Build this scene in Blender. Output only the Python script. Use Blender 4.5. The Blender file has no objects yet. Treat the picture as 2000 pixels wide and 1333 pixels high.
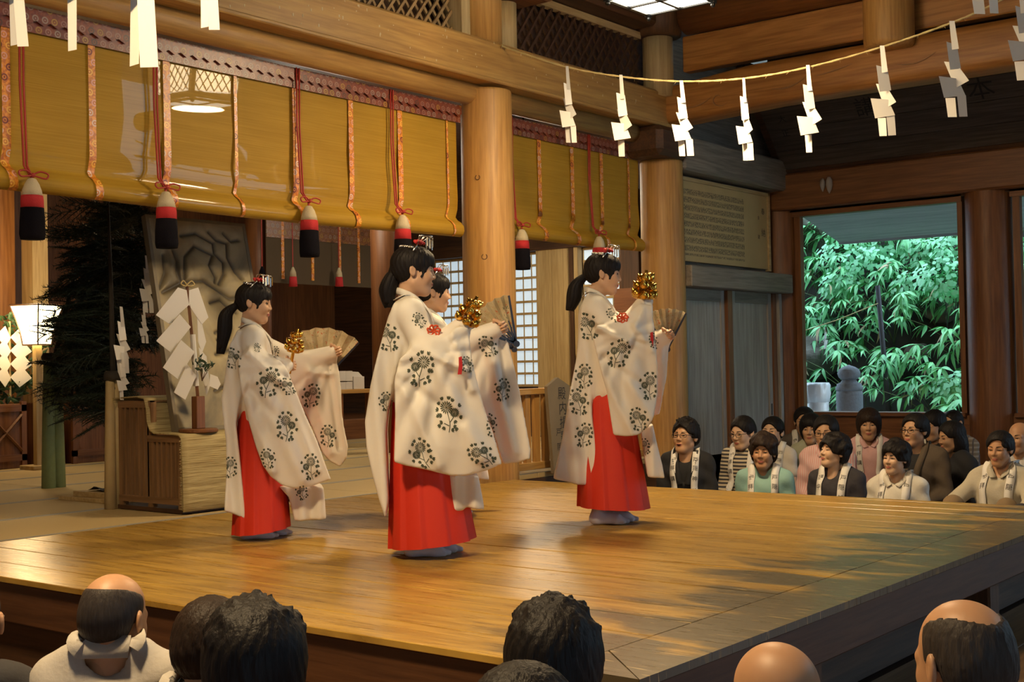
import bpy, bmesh, math, random
import numpy as np
from mathutils import Vector, Matrix, Quaternion
from mathutils.bvhtree import BVHTree

# ------------------------------------------------------------------ camera
SC = bpy.context.scene
COL = SC.collection
FPX, YAW, PITCH, ROLL, CAMH = 2496.35, math.radians(38.3176), math.radians(1.1406), math.radians(-1.0857), 0.86
_cy, _sy = math.cos(YAW), math.sin(YAW)
_fw = np.array([-_sy * math.cos(PITCH), _cy * math.cos(PITCH), math.sin(PITCH)])
_r0 = np.array([_cy, _sy, 0.0])
_u0 = np.cross(_r0, _fw)
_rt = _r0 * math.cos(ROLL) + _u0 * math.sin(ROLL)
_up = np.cross(_rt, _fw)
CAMP = np.array([0.0, 0.0, CAMH])
cd = bpy.data.cameras.new('camera')
cam = bpy.data.objects.new('camera', cd)
COL.objects.link(cam)
cd.sensor_fit = 'HORIZONTAL'
cd.sensor_width = 36.0
cd.lens = FPX / 2000.0 * 36.0
cd.clip_start, cd.clip_end = 0.05, 200
cam.matrix_world = Matrix(((_rt[0], _up[0], -_fw[0], CAMP[0]), (_rt[1], _up[1], -_fw[1], CAMP[1]),
                           (_rt[2], _up[2], -_fw[2], CAMP[2]), (0, 0, 0, 1)))
SC.camera = cam

def ray(x, y):
    return _rt * ((x - 1000) / FPX) - _up * ((y - 666.5) / FPX) + _fw
def onz(x, y, z=0.0):
    d = ray(x, y); return CAMP + d * ((z - CAMH) / d[2])
def onx(x, y, X):
    d = ray(x, y); return CAMP + d * (X / d[0])
def ony(x, y, Y):
    d = ray(x, y); return CAMP + d * (Y / d[1])
def atd(x, y, dep):
    return CAMP + ray(x, y) * dep

# ------------------------------------------------------------------ world, exposure
w = bpy.data.worlds.new('overcast_sky'); SC.world = w
w.use_nodes = True
bg = w.node_tree.nodes['Background']
bg.inputs['Color'].default_value = (0.56, 0.80, 1.0, 1)
bg.inputs['Strength'].default_value = 6.6
SC.view_settings.view_transform = 'Standard'
SC.view_settings.look = 'None'
SC.view_settings.gamma = 1.0
SC.view_settings.use_curve_mapping = False
SC.view_settings.exposure = -0.15
LAMP = (1.0, 0.70, 0.36)          # colour of the hall lamps
LAMP_W = 120.0                    # watts of one ceiling lantern

rnd = random.Random(7)

# ------------------------------------------------------------------ materials
MATS = {}
def _new(name):
    m = bpy.data.materials.new(name); m.use_nodes = True
    nt = m.node_tree
    return m, nt, nt.nodes['Principled BSDF']
def plain(name, col, rough=0.6, metal=0.0, bump=0.0, bscale=60, coat=0.0, trans=0.0, spec=0.5, var=0.0):
    if name in MATS: return MATS[name]
    m, nt, b = _new(name)
    b.inputs['Base Color'].default_value = (*col, 1)
    b.inputs['Roughness'].default_value = rough
    b.inputs['Metallic'].default_value = metal
    b.inputs['Specular IOR Level'].default_value = spec
    if coat: b.inputs['Coat Weight'].default_value = coat; b.inputs['Coat Roughness'].default_value = 0.03
    if bump or var:
        tc = nt.nodes.new('ShaderNodeTexCoord')
        n = nt.nodes.new('ShaderNodeTexNoise'); n.inputs['Scale'].default_value = bscale; n.inputs['Detail'].default_value = 4
        nt.links.new(tc.outputs['Object'], n.inputs['Vector'])
        if bump:
            bp = nt.nodes.new('ShaderNodeBump'); bp.inputs['Strength'].default_value = bump; bp.inputs['Distance'].default_value = 0.01
            nt.links.new(n.outputs['Fac'], bp.inputs['Height']); nt.links.new(bp.outputs['Normal'], b.inputs['Normal'])
        if var:
            mx = nt.nodes.new('ShaderNodeMix'); mx.data_type = 'RGBA'
            mx.inputs[6].default_value = (*[c * (1 - var) for c in col], 1); mx.inputs[7].default_value = (*[min(1, c * (1 + var)) for c in col], 1)
            nt.links.new(n.outputs['Fac'], mx.inputs[0]); nt.links.new(mx.outputs[2], b.inputs['Base Color'])
    MATS[name] = m
    return m
def emit(name, col, s):
    if name in MATS: return MATS[name]
    m, nt, b = _new(name)
    b.inputs['Base Color'].default_value = (*[c * 0.8 for c in col], 1)
    b.inputs['Emission Color'].default_value = (*col, 1); b.inputs['Emission Strength'].default_value = s
    MATS[name] = m; return m
def wood(name, c1, c2, axis='X', rough=0.55, scale=1.0, bump=0.25, ring=0.5, rndm=0.0, coat=0.0, knots=False):
    """grain runs along the given object axis"""
    if name in MATS: return MATS[name]
    m, nt, b = _new(name); N = nt.nodes.new; L = nt.links.new
    tc = N('ShaderNodeTexCoord'); mp = N('ShaderNodeMapping')
    s = {'X': (0.35, 6, 6), 'Y': (6, 0.35, 6), 'Z': (6, 6, 0.35)}[axis]
    mp.inputs['Scale'].default_value = [k * scale for k in s]
    L(tc.outputs['Object'], mp.inputs['Vector'])
    if rndm:
        oi = N('ShaderNodeObjectInfo'); ad = N('ShaderNodeVectorMath'); ad.operation = 'ADD'
        ml = N('ShaderNodeMath'); ml.operation = 'MULTIPLY'; ml.inputs[1].default_value = 37.0
        L(oi.outputs['Random'], ml.inputs[0]); L(mp.outputs['Vector'], ad.inputs[0]); L(ml.outputs[0], ad.inputs[1]); src = ad.outputs['Vector']
    else: src = mp.outputs['Vector']
    n1 = N('ShaderNodeTexNoise'); n1.inputs['Scale'].default_value = 1.6; n1.inputs['Detail'].default_value = 6; n1.inputs['Distortion'].default_value = 0.6
    n2 = N('ShaderNodeTexNoise'); n2.inputs['Scale'].default_value = 9; n2.inputs['Detail'].default_value = 5
    L(src, n1.inputs['Vector']); L(src, n2.inputs['Vector'])
    wv = N('ShaderNodeMath'); wv.operation = 'MULTIPLY'; wv.inputs[1].default_value = 22
    sn = N('ShaderNodeMath'); sn.operation = 'SINE'
    L(n1.outputs['Fac'], wv.inputs[0]); L(wv.outputs[0], sn.inputs[0])
    m1 = N('ShaderNodeMath'); m1.operation = 'MULTIPLY_ADD'; m1.inputs[1].default_value = ring * 0.25; m1.inputs[2].default_value = 0.0
    L(sn.outputs[0], m1.inputs[0])
    a1 = N('ShaderNodeMath'); a1.operation = 'ADD'; L(m1.outputs[0], a1.inputs[0]); L(n2.outputs['Fac'], a1.inputs[1])
    cr = N('ShaderNodeValToRGB'); cr.color_ramp.elements[0].position = 0.28; cr.color_ramp.elements[1].position = 0.72
    cr.color_ramp.elements[0].color = (*c1, 1); cr.color_ramp.elements[1].color = (*c2, 1)
    L(a1.outputs[0], cr.inputs['Fac']); last = cr.outputs['Color']
    if rndm:
        hs = N('ShaderNodeHueSaturation'); mr = N('ShaderNodeMapRange')
        mr.inputs['To Min'].default_value = 1 - rndm; mr.inputs['To Max'].default_value = 1 + rndm
        L(oi.outputs['Random'], mr.inputs['Value']); L(mr.outputs[0], hs.inputs['Value']); L(last, hs.inputs['Color']); last = hs.outputs['Color']
    if knots:
        vo = N('ShaderNodeTexVoronoi'); vo.inputs['Scale'].default_value = 2.1
        mk = N('ShaderNodeMapping'); mk.inputs['Scale'].default_value = {'X': (.4, 1, 1), 'Y': (1, .4, 1), 'Z': (1, 1, .6)}[axis]
        L(tc.outputs['Object'], mk.inputs['Vector']); L(mk.outputs['Vector'], vo.inputs['Vector'])
        rr = N('ShaderNodeValToRGB'); rr.color_ramp.elements[0].position = 0.03; rr.color_ramp.elements[1].position = 0.07
        L(vo.outputs['Distance'], rr.inputs['Fac'])
        mx = N('ShaderNodeMix'); mx.data_type = 'RGBA'; mx.inputs[6].default_value = (c1[0] * .3, c1[1] * .25, c1[2] * .2, 1)
        L(rr.outputs['Color'], mx.inputs[0]); L(last, mx.inputs[7]); last = mx.outputs[2]
    L(last, b.inputs['Base Color'])
    bp = N('ShaderNodeBump'); bp.inputs['Strength'].default_value = bump; bp.inputs['Distance'].default_value = 0.004
    L(a1.outputs[0], bp.inputs['Height']); L(bp.outputs['Normal'], b.inputs['Normal'])
    b.inputs['Roughness'].default_value = rough
    if coat: b.inputs['Coat Weight'].default_value = coat; b.inputs['Coat Roughness'].default_value = 0.12
    MATS[name] = m
    return m

# ------------------------------------------------------------------ mesh helpers
def mesh(name, V, F, mats, smooth=False, fm=None):
    me = bpy.data.meshes.new(name)
    V = np.asarray(V, dtype=np.float64)
    me.from_pydata(V.tolist() if len(V) else [], [], F if isinstance(F, list) else F.tolist())
    if not isinstance(mats, (list, tuple)): mats = [mats]
    for m in mats: me.materials.append(m)
    if fm is not None: me.polygons.foreach_set('material_index', np.asarray(fm, dtype=np.int32))
    if smooth: me.polygons.foreach_set('use_smooth', np.ones(len(me.polygons), dtype=bool))
    me.update()
    return me
def link(name, me, parent=None, loc=None, rot=None, scale=None):
    o = bpy.data.objects.new(name, me); COL.objects.link(o)
    if parent: o.parent = parent
    if loc is not None: o.location = loc
    if rot is not None: o.rotation_euler = rot
    if scale is not None: o.scale = scale
    return o
def tag(o, label, cat, group=None):
    o['label'] = label; o['category'] = cat
    if group: o['group'] = group
    return o
def thing(name, label, cat, loc=(0, 0, 0), rotz=0.0, group=None):
    o = bpy.data.objects.new(name, None); COL.objects.link(o)
    o.empty_display_size = 0.1
    o.location = loc; o.rotation_euler = (0, 0, rotz)
    return tag(o, label, cat, group)
def struct(o):
    o['kind'] = 'structure'; return o
def dup(root, loc=None, rotz=None, label=None):
    r = root.copy(); COL.objects.link(r)
    if loc is not None: r.location = loc
    if rotz is not None: r.rotation_euler = (0, 0, rotz)
    if label: r['label'] = label
    for ch in list(root.children):
        c = ch.copy(); COL.objects.link(c); c.parent = r
        for g in list(ch.children):
            d = g.copy(); COL.objects.link(d); d.parent = c
    return r

class MB:
    def __init__(s): s.V = []; s.F = []; s.M = []; s.mi = 0
    def add(s, V, F):
        n = len(s.V); s.V.extend([tuple(v) for v in V]); s.F.extend([[i + n for i in f] for f in F]); s.M.extend([s.mi] * len(F)); return s
    def box(s, c, d, R=None, bev=0.0):
        x, y, z = d[0] / 2, d[1] / 2, d[2] / 2
        if bev <= 0:
            V = [(-x, -y, -z), (x, -y, -z), (x, y, -z), (-x, y, -z), (-x, -y, z), (x, -y, z), (x, y, z), (-x, y, z)]
            F = [[0, 3, 2, 1], [4, 5, 6, 7], [0, 1, 5, 4], [1, 2, 6, 5], [2, 3, 7, 6], [3, 0, 4, 7]]
        else:
            b = min(bev, x * .9, y * .9, z * .9); V = []; F = []
            for sz in (-1, 1):
                for (px, py) in ((-1, -1), (1, -1), (1, 1), (-1, 1)):
                    V += [(px * x, py * (y - b), sz * (z - b)), (px * (x - b), py * y, sz * (z - b)), (px * (x - b), py * (y - b), sz * z)]
            k = lambda sz, c, a: (0 if sz < 0 else 12) + (c % 4) * 3 + a
            F.append([k(-1, 3, 2), k(-1, 2, 2), k(-1, 1, 2), k(-1, 0, 2)]); F.append([k(1, 0, 2), k(1, 1, 2), k(1, 2, 2), k(1, 3, 2)])
            F.append([k(-1, 0, 1), k(-1, 1, 1), k(1, 1, 1), k(1, 0, 1)]); F.append([k(-1, 1, 0), k(-1, 2, 0), k(1, 2, 0), k(1, 1, 0)])
            F.append([k(-1, 2, 1), k(-1, 3, 1), k(1, 3, 1), k(1, 2, 1)]); F.append([k(-1, 3, 0), k(-1, 0, 0), k(1, 0, 0), k(1, 3, 0)])
            for ci in range(4):
                a, d2 = (0, 1) if ci % 2 == 0 else (1, 0)
                q = [k(-1, ci, a), k(-1, ci, d2), k(1, ci, d2), k(1, ci, a)]; F.append(q)
                e = 1 if ci % 2 == 0 else 0
                for sz in (-1, 1):
                    F.append([k(sz, ci, e), k(sz, ci + 1, e), k(sz, ci + 1, 2), k(sz, ci, 2)])
                    F.append([k(sz, ci, 0), k(sz, ci, 1), k(sz, ci, 2)])
        if R is not None: V = [tuple(R @ Vector(v)) for v in V]
        return s.add([(v[0] + c[0], v[1] + c[1], v[2] + c[2]) for v in V], F)
    def bb(s, x0, x1, y0, y1, z0, z1, bev=0.0):
        return s.box(((x0 + x1) / 2, (y0 + y1) / 2, (z0 + z1) / 2), (abs(x1 - x0), abs(y1 - y0), abs(z1 - z0)), None, bev)
    def tube(s, P, R, n=8, cap=True, flat=1.0, up=None):
        P = [Vector(p) for p in P]
        if not isinstance(R, (list, tuple)): R = [R] * len(P)
        V = []; F = []; prev = None
        for i, p in enumerate(P):
            t = (P[min(i + 1, len(P) - 1)] - P[max(i - 1, 0)])
            t = t.normalized() if t.length > 1e-9 else Vector((0, 0, 1))
            if prev is None:
                u = Vector(up) if up else (Vector((0, 0, 1)) if abs(t.z) < .9 else Vector((1, 0, 0)))
            else: u = prev
            u = (u - t * u.dot(t)).normalized(); prev = u; v = t.cross(u)
            for k in range(n):
                a = 2 * math.pi * k / n
                V.append(p + u * (math.cos(a) * R[i]) + v * (math.sin(a) * R[i] * flat))
        for i in range(len(P) - 1):
            for k in range(n):
                F.append([i * n + k, i * n + (k + 1) % n, (i + 1) * n + (k + 1) % n, (i + 1) * n + k])
        if cap: F.append(list(range(n))[::-1]); F.append([(len(P) - 1) * n + k for k in range(n)])
        return s.add(V, F)
    def lathe(s, prof, c=(0, 0, 0), n=24, sx=1, sy=1, fn=None):
        V = []; F = []
        for (r, z) in prof:
            for k in range(n):
                a = 2 * math.pi * k / n; rr = r if fn is None else fn(r, z, a)
                V.append((c[0] + rr * math.cos(a) * sx, c[1] + rr * math.sin(a) * sy, c[2] + z))
        for i in range(len(prof) - 1):
            for k in range(n): F.append([i * n + k, i * n + (k + 1) % n, (i + 1) * n + (k + 1) % n, (i + 1) * n + k])
        F.append(list(range(n))[::-1]); F.append([(len(prof) - 1) * n + k for k in range(n)])
        return s.add(V, F)
    def prism(s, O, A, B, T, t):
        """outline O in 2d -> 3d by A(x,y) base fn; extruded by vector T*t"""
        n = len(O); V = [A(*p) for p in O]; T = Vector(T) * t
        W = [tuple(Vector(v) + T) for v in V]
        F = [list(range(n))[::-1], [n + i for i in range(n)]] + [[i, (i + 1) % n, n + (i + 1) % n, n + i] for i in range(n)]
        return s.add(V + W, F)
    def grid(s, fn, nu, nv, thick=None):
        V = [fn(i / nu, j / nv) for i in range(nu + 1) for j in range(nv + 1)]
        F = [[i * (nv + 1) + j, (i + 1) * (nv + 1) + j, (i + 1) * (nv + 1) + j + 1, i * (nv + 1) + j + 1] for i in range(nu) for j in range(nv)]
        return s.add(V, F)
    def sphere(s, c, r, n=10, m=7, sc=(1, 1, 1)):
        V = []; F = []
        for j in range(m + 1):
            t = math.pi * j / m
            for k in range(n):
                a = 2 * math.pi * k / n
                V.append((c[0] + r * sc[0] * math.sin(t) * math.cos(a), c[1] + r * sc[1] * math.sin(t) * math.sin(a), c[2] + r * sc[2] * math.cos(t)))
        for j in range(m):
            for k in range(n): F.append([j * n + k, (j + 1) * n + k, (j + 1) * n + (k + 1) % n, j * n + (k + 1) % n])
        return s.add(V, F)
    def me(s, name, mats, smooth=False): return mesh(name, s.V, s.F, mats, smooth, s.M if isinstance(mats, (list, tuple)) and len(mats) > 1 else None)
    def obj(s, name, mats, parent=None, smooth=False, loc=None, rot=None): return link(name, s.me(name, mats, smooth), parent, loc, rot)

def catmull(P, m=8, closed=False):
    P = [Vector(p) for p in P]; n = len(P); out = []
    for i in range(n if closed else n - 1):
        a, b, c, d = (P[(i - 1) % n], P[i], P[(i + 1) % n], P[(i + 2) % n]) if closed else (P[max(i - 1, 0)], P[i], P[i + 1], P[min(i + 2, n - 1)])
        for k in range(m):
            t = k / m
            out.append(0.5 * ((2 * b) + (c - a) * t + (2 * a - 5 * b + 4 * c - d) * t * t + (3 * b - 3 * c + d - a) * t ** 3))
    if not closed: out.append(P[-1])
    return out

_glyph = {}
def glyph(ch):
    """mesh arrays of one printed character, about 1 unit tall, centred"""
    if ch in _glyph: return _glyph[ch]
    cu = bpy.data.curves.new('glyph', 'FONT'); cu.body = ch; cu.size = 1.0; cu.resolution_u = 2
    o = bpy.data.objects.new('glyph', cu); COL.objects.link(o)
    dg = bpy.context.evaluated_depsgraph_get()
    me = bpy.data.meshes.new_from_object(o.evaluated_get(dg))
    V = np.array([v.co[:] for v in me.vertices]) if len(me.vertices) else np.zeros((0, 3))
    F = [list(p.vertices) for p in me.polygons]
    bpy.data.objects.remove(o); bpy.data.meshes.remove(me); bpy.data.curves.remove(cu)
    if len(V):
        lo, hi = V.min(0), V.max(0); V = (V - (lo + hi) / 2) / max(1e-6, max(hi[0] - lo[0], hi[1] - lo[1]))
    _glyph[ch] = (V, F)
    return _glyph[ch]
def put_glyph(mb, ch, c, ux, uy, size):
    V, F = glyph(ch); ux, uy, c = Vector(ux), Vector(uy), Vector(c)
    mb.add([tuple(c + ux * (v[0] * size) + uy * (v[1] * size)) for v in V], F)
# ------------------------------------------------------------------ materials of the hall
SC.cycles.use_denoising = True
SC.cycles.max_bounces = 6
SC.cycles.sample_clamp_indirect = 6.0
W_COLZ = wood('wood_column', (.37, .185, .048), (.54, .30, .085), 'Z', .5, 1.0, .2, .4, knots=True)
W_BEAMY = wood('wood_beam_y', (.36, .19, .052), (.52, .305, .088), 'Y', .5, 1.0, .25, .5)
W_BEAMX = wood('wood_beam_x', (.27, .110, .022), (.42, .19, .045), 'X', .5, 1.0, .25, .6)
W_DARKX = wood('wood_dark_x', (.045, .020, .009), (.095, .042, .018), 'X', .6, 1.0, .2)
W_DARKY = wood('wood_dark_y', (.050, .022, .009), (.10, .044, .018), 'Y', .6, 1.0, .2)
W_DARKZ = wood('wood_dark_z', (.060, .027, .010), (.11, .050, .02), 'Z', .6, 1.0, .2)
W_REDX = wood('wood_red_x', (.14, .050, .015), (.23, .090, .028), 'X', .5, 1.0, .2)
W_REDY = wood('wood_red_y', (.14, .050, .015), (.22, .088, .028), 'Y', .5, 1.0, .2)
W_REDZ = wood('wood_red_z', (.14, .050, .015), (.23, .090, .028), 'Z', .5, 1.0, .2)
W_GREYY = wood('wood_grey_y', (.17, .14, .11), (.28, .24, .19), 'Y', .65, 1.0, .3)
W_GREYX = wood('wood_grey_x', (.055, .040, .030), (.10, .078, .060), 'X', .7, 1.0, .3)
W_GREYZ = wood('wood_grey_z', (.27, .25, .22), (.40, .38, .34), 'Z', .6, 1.0, .3)
W_PALEZ = wood('wood_pale_z', (.42, .29, .12), (.58, .43, .21), 'Z', .6, 1.0, .3, knots=True)
W_PALEY = wood('wood_pale_y', (.42, .29, .12), (.58, .43, .21), 'Y', .6, 1.0, .3)
INK = plain('ink', (.012, .011, .010), .7)
TATAMI = plain('tatami_straw', (.50, .37, .17), .75, bump=.35, bscale=240, var=.12)
TAT_EDGE = plain('tatami_edge_cloth', (.34, .31, .25), .85)
BLACKM = plain('black_metal', (.012, .012, .012), .35, .6)

# worn polished boards of the dance floor
def stage_mat():
    m, nt, b = _new('stage_boards'); N = nt.nodes.new; L = nt.links.new
    tc = N('ShaderNodeTexCoord'); ge = N('ShaderNodeNewGeometry')
    oi = N('ShaderNodeObjectInfo')
    def mapping(scale):
        mp = N('ShaderNodeMapping'); mp.inputs['Scale'].default_value = scale; L(ge.outputs['Position'], mp.inputs['Vector'])
        ad = N('ShaderNodeVectorMath'); ml = N('ShaderNodeMath'); ml.operation = 'MULTIPLY'; ml.inputs[1].default_value = 41
        L(oi.outputs['Random'], ml.inputs[0]); L(mp.outputs[0], ad.inputs[0]); L(ml.outputs[0], ad.inputs[1]); return ad.outputs[0]
    def noise(v, s, d=5, dist=0.0):
        n = N('ShaderNodeTexNoise'); n.inputs['Scale'].default_value = s; n.inputs['Detail'].default_value = d; n.inputs['Distortion'].default_value = dist
        L(v, n.inputs['Vector']); return n.outputs['Fac']
    g = noise(mapping((.5, 7, 1)), 3.2, 6, .8)
    fine = noise(mapping((1.2, 26, 1)), 4, 5)
    mp2 = N('ShaderNodeMapping'); mp2.inputs['Scale'].default_value = (.8, 2.2, 1); L(ge.outputs['Position'], mp2.inputs['Vector'])
    worn = noise(mp2.outputs[0], 2.2, 6, .5)
    flecks = noise(mapping((1.6, 22, 1)), 3.4, 3, 1.2)
    cr = N('ShaderNodeValToRGB'); e = cr.color_ramp.elements
    e[0].position = .25; e[0].color = (.15, .068, .010, 1); e[1].position = .72; e[1].color = (.56, .350, .070, 1)
    mixf = N('ShaderNodeMath'); mixf.operation = 'MULTIPLY_ADD'; mixf.inputs[1].default_value = .45
    hf = N('ShaderNodeMath'); hf.operation = 'MULTIPLY'; hf.inputs[1].default_value = .6
    L(g, hf.inputs[0]); L(fine, mixf.inputs[0]); L(hf.outputs[0], mixf.inputs[2]); L(mixf.outputs[0], cr.inputs['Fac'])
    # bare grey wear where people step up at the open edge
    sx = N('ShaderNodeSeparateXYZ'); L(ge.outputs['Position'], sx.inputs[0])
    mr = N('ShaderNodeMapRange'); mr.inputs['From Min'].default_value = -3.5; mr.inputs['From Max'].default_value = -2.0; L(sx.outputs['X'], mr.inputs['Value'])
    ma = N('ShaderNodeMath'); ma.operation = 'MULTIPLY'; L(mr.outputs[0], ma.inputs[0]); L(worn, ma.inputs[1])
    r2 = N('ShaderNodeValToRGB'); r2.color_ramp.elements[0].position = .30; r2.color_ramp.elements[1].position = .40; L(ma.outputs[0], r2.inputs['Fac'])
    mx = N('ShaderNodeMix'); mx.data_type = 'RGBA'; mx.inputs[7].default_value = (.105, .082, .045, 1)
    L(r2.outputs['Color'], mx.inputs[0]); L(cr.outputs['Color'], mx.inputs[6])
    # pale splinter flecks
    r3 = N('ShaderNodeValToRGB'); r3.color_ramp.elements[0].position = .655; r3.color_ramp.elements[1].position = .70; L(flecks, r3.inputs['Fac'])
    m3 = N('ShaderNodeMix'); m3.data_type = 'RGBA'; m3.inputs[7].default_value = (.60, .42, .18, 1)
    L(r3.outputs['Color'], m3.inputs[0]); L(mx.outputs[2], m3.inputs[6])
    hs = N('ShaderNodeHueSaturation'); vr = N('ShaderNodeMapRange'); vr.inputs['To Min'].default_value = .86; vr.inputs['To Max'].default_value = 1.12
    L(oi.outputs['Random'], vr.inputs['Value']); L(vr.outputs[0], hs.inputs['Value']); L(m3.outputs[2], hs.inputs['Color'])
    L(hs.outputs['Color'], b.inputs['Base Color'])
    rr = N('ShaderNodeMapRange'); rr.inputs['To Min'].default_value = .18; rr.inputs['To Max'].default_value = .44; L(fine, rr.inputs['Value'])
    L(rr.outputs[0], b.inputs['Roughness'])
    bp = N('ShaderNodeBump'); bp.inputs['Strength'].default_value = .25; bp.inputs['Distance'].default_value = .004
    L(mixf.outputs[0], bp.inputs['Height']); L(bp.outputs['Normal'], b.inputs['Normal'])
    return m
STAGE = stage_mat()

# ------------------------------------------------------------------ dance stage
SX0, SX1, SY0, SY1, FLZ = -6.22, -1.91, 2.95, 7.62, -0.45
stage = thing('dance_stage', 'low polished wooden dance stage the white-robed girls stand on', 'stage')
b = MB()
y = SY0; k = 0
while y < SY1 - .05:
    wd = rnd.uniform(.20, .30); y1 = min(SY1, y + wd)
    if SY1 - y1 < .08: y1 = SY1
    xe = SX1 - .27
    lift = rnd.uniform(-.0012, .0012)
    m = MB(); m.bb(SX0 if y1 < 7.43 else -6.035, xe - .003, y + .0022, y1 - .0022, -.026, lift, .0025)
    m.obj('plank', STAGE, stage); y = y1; k += 1
m = MB()
O = [(SX1 - .267, SY0 + .25), (SX1, SY0), (SX1, SY1), (SX1 - .267, SY1)]
m.prism([(O[0][0], O[0][1]), (O[1][0], O[1][1]), (O[2][0], O[2][1]), (O[3][0], O[3][1])], lambda x, y: (x, y, -.026), None, (0, 0, 1), .0265)
m.obj('edge_plank', STAGE, stage)
MB().prism([(SX1 - .27, SY0 + .002), (SX1 - .006, SY0 + .002), (SX1 - .27, SY0 + .245)], lambda x, y: (x, y, -.026), None, (0, 0, 1), .026).obj('corner_board', STAGE, stage)
FASC = wood('wood_fascia', (.06, .022, .008), (.105, .042, .015), 'Y', .55)
FASCX = wood('wood_fascia_x', (.06, .022, .008), (.105, .042, .015), 'X', .55)
MB().bb(SX1 - .14, SX1 - .012, SY0 + .02, SY1, -.185, -.027, .006).obj('fascia', FASC, stage)
MB().bb(SX0, SX1 - .02, SY0 + .02, SY0 + .14, -.20, -.027, .006).obj('fascia', FASCX, stage)
MB().bb(-6.03, SX1 - .02, SY1 - .13, SY1 - .01, -.20, -.027, .006).obj('fascia', FASCX, stage)
MB().bb(SX1 - .32, SX1 - .25, SY0 + .2, SY1 - .1, FLZ, -.185).obj('skirting', W_DARKY, stage)
MB().bb(SX0, SX1 - .3, SY0 + .07, SY0 + .13, FLZ, -.2).obj('skirting', W_DARKX, stage)
MB().bb(-6.03, SX1 - .3, SY1 - .11, SY1 - .05, FLZ, -.2).obj('skirting', W_DARKX, stage)
for yy in (SY0 + .12, 4.16, 6.1, SY1 - .1):
    MB().bb(SX1 - .2, SX1 - .06, yy - .07, yy + .07, FLZ, -.185, .01).obj('post', W_DARKZ, stage)

# ------------------------------------------------------------------ floors
fl = struct(MB().bb(-6.2, 5, -4, 12.5, FLZ - .1, FLZ - .021).obj('floor', W_DARKY))
W_FLB = wood('wood_floor_board', (.19, .105, .042), (.31, .18, .075), 'Y', .4, 1.0, .2, .5, rndm=.2)
x = -2.12
for i in range(16):
    wd = (.30, .24, .33, .27)[i % 4]
    MB().bb(x + .002, x + wd - .002, -3.0, 12.4, FLZ - .02, FLZ, .002).obj('floor_board', W_FLB, fl); x += wd
W_FLX = wood('wood_floor_x', (.12, .062, .026), (.20, .11, .045), 'X', .45, 1.0, .2, .5, rndm=.2)
for i in range(14):
    y0 = 7.66 + i * .345
    MB().bb(-6.1, -2.13, y0, y0 + .341, FLZ - .02, FLZ, .002).obj('floor_board', W_FLX, fl)
for i in range(20):
    y0 = -3.0 + i * .297
    MB().bb(-6.1, -2.13, y0, y0 + .293, FLZ - .02, FLZ, .002).obj('floor_board', W_FLX, fl)
# inner sanctuary floor laid with straw mats
fi = struct(MB().bb(-13.2, -6.225, 0.5, 12.5, -.5, -.04).obj('floor_sanctuary', W_DARKY))
for i, (x0, x1) in enumerate(((-7.13, -6.235), (-8.04, -7.13), (-8.95, -8.04), (-9.86, -8.95), (-10.77, -9.86), (-11.3, -10.77))):
    for j in range(7):
        y0 = 1.0 + j * 1.80 - (.9 if i % 2 else 0); y1 = min(y0 + 1.795, 12.4)
        if y1 < 0.6: continue
        y0 = max(y0, .6)
        t = MB().bb(x0 + .003, x1 - .003, y0, y1, -.04, 0, .003).obj('tatami_mat', TATAMI, fi)
        for xx in (x0 + .003, x1 - .033):
            MB().bb(xx, xx + .03, y0, y1, -.001, .0025).obj('edge_cloth', TAT_EDGE, t)

# ------------------------------------------------------------------ columns
def column(x, y, z0, z1, r, label, mat=None, base=False):
    prof = [(r * .985, 0), (r, .25), (r, (z1 - z0) * .6), (r * .97, z1 - z0 - .02), (r * .95, z1 - z0)]
    o = MB().lathe([(a, z + z0) for a, z in prof], (x, y, 0), 40).obj('wooden_column', mat or W_COLZ, None, True)
    for p in o.data.polygons:
        if len(p.vertices) > 4: p.use_smooth = False
    tag(o, label, 'column')
    return o
CX = -6.25
c1 = column(CX, 7.64, -.45, 2.99, .205, 'thick round wooden column at the inner corner of the stage')
c2 = column(CX, 10.2, -.45, 2.74, .205, 'round wooden column between the plaited blind and the board of names')
c3 = column(CX, 12.6, -.45, 2.5, .205, 'round wooden column left of the open window by the sliding doors', W_REDZ)
c4 = column(-4.03, 12.6, -.45, 2.5, .225, 'round wooden column right of the open window behind the seated crowd', W_REDZ)
column(CX, 2.7, -.45, 2.99, .205, 'round wooden column at the outer end of the long blind')
column(-1.2, 12.6, -.45, 2.5, .225, 'round wooden column at the far end of the window wall', W_REDZ)
# iron ring marks on the column by the stage
mk = MB(); 
for (px, py, r) in ((912, 347, .018), (944, 505, .02)):
    p = Vector(onx(px, py, CX)); n = (Vector((0, 0, p.z)) - Vector((CX, 7.64, p.z))).normalized()
    a = math.atan2(p.y * 0 + (-7.64), (0 - CX))
    q = onx(px, py, -6.12); ang = math.atan2(q[1] - 7.64, q[0] - CX); 
    pts = []
    for i in range(13):
        t = i / 12 * 5.2 + .6
        h = r * math.cos(t); u = r * math.sin(t) / .205
        pts.append((CX + .2055 * math.cos(ang + u), 7.64 + .2055 * math.sin(ang + u), p.z + h))
    mk.tube(pts, .003, 5)
mk.obj('branded_mark', plain('brand_mark', (.09, .04, .015), .7), c1)

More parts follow.
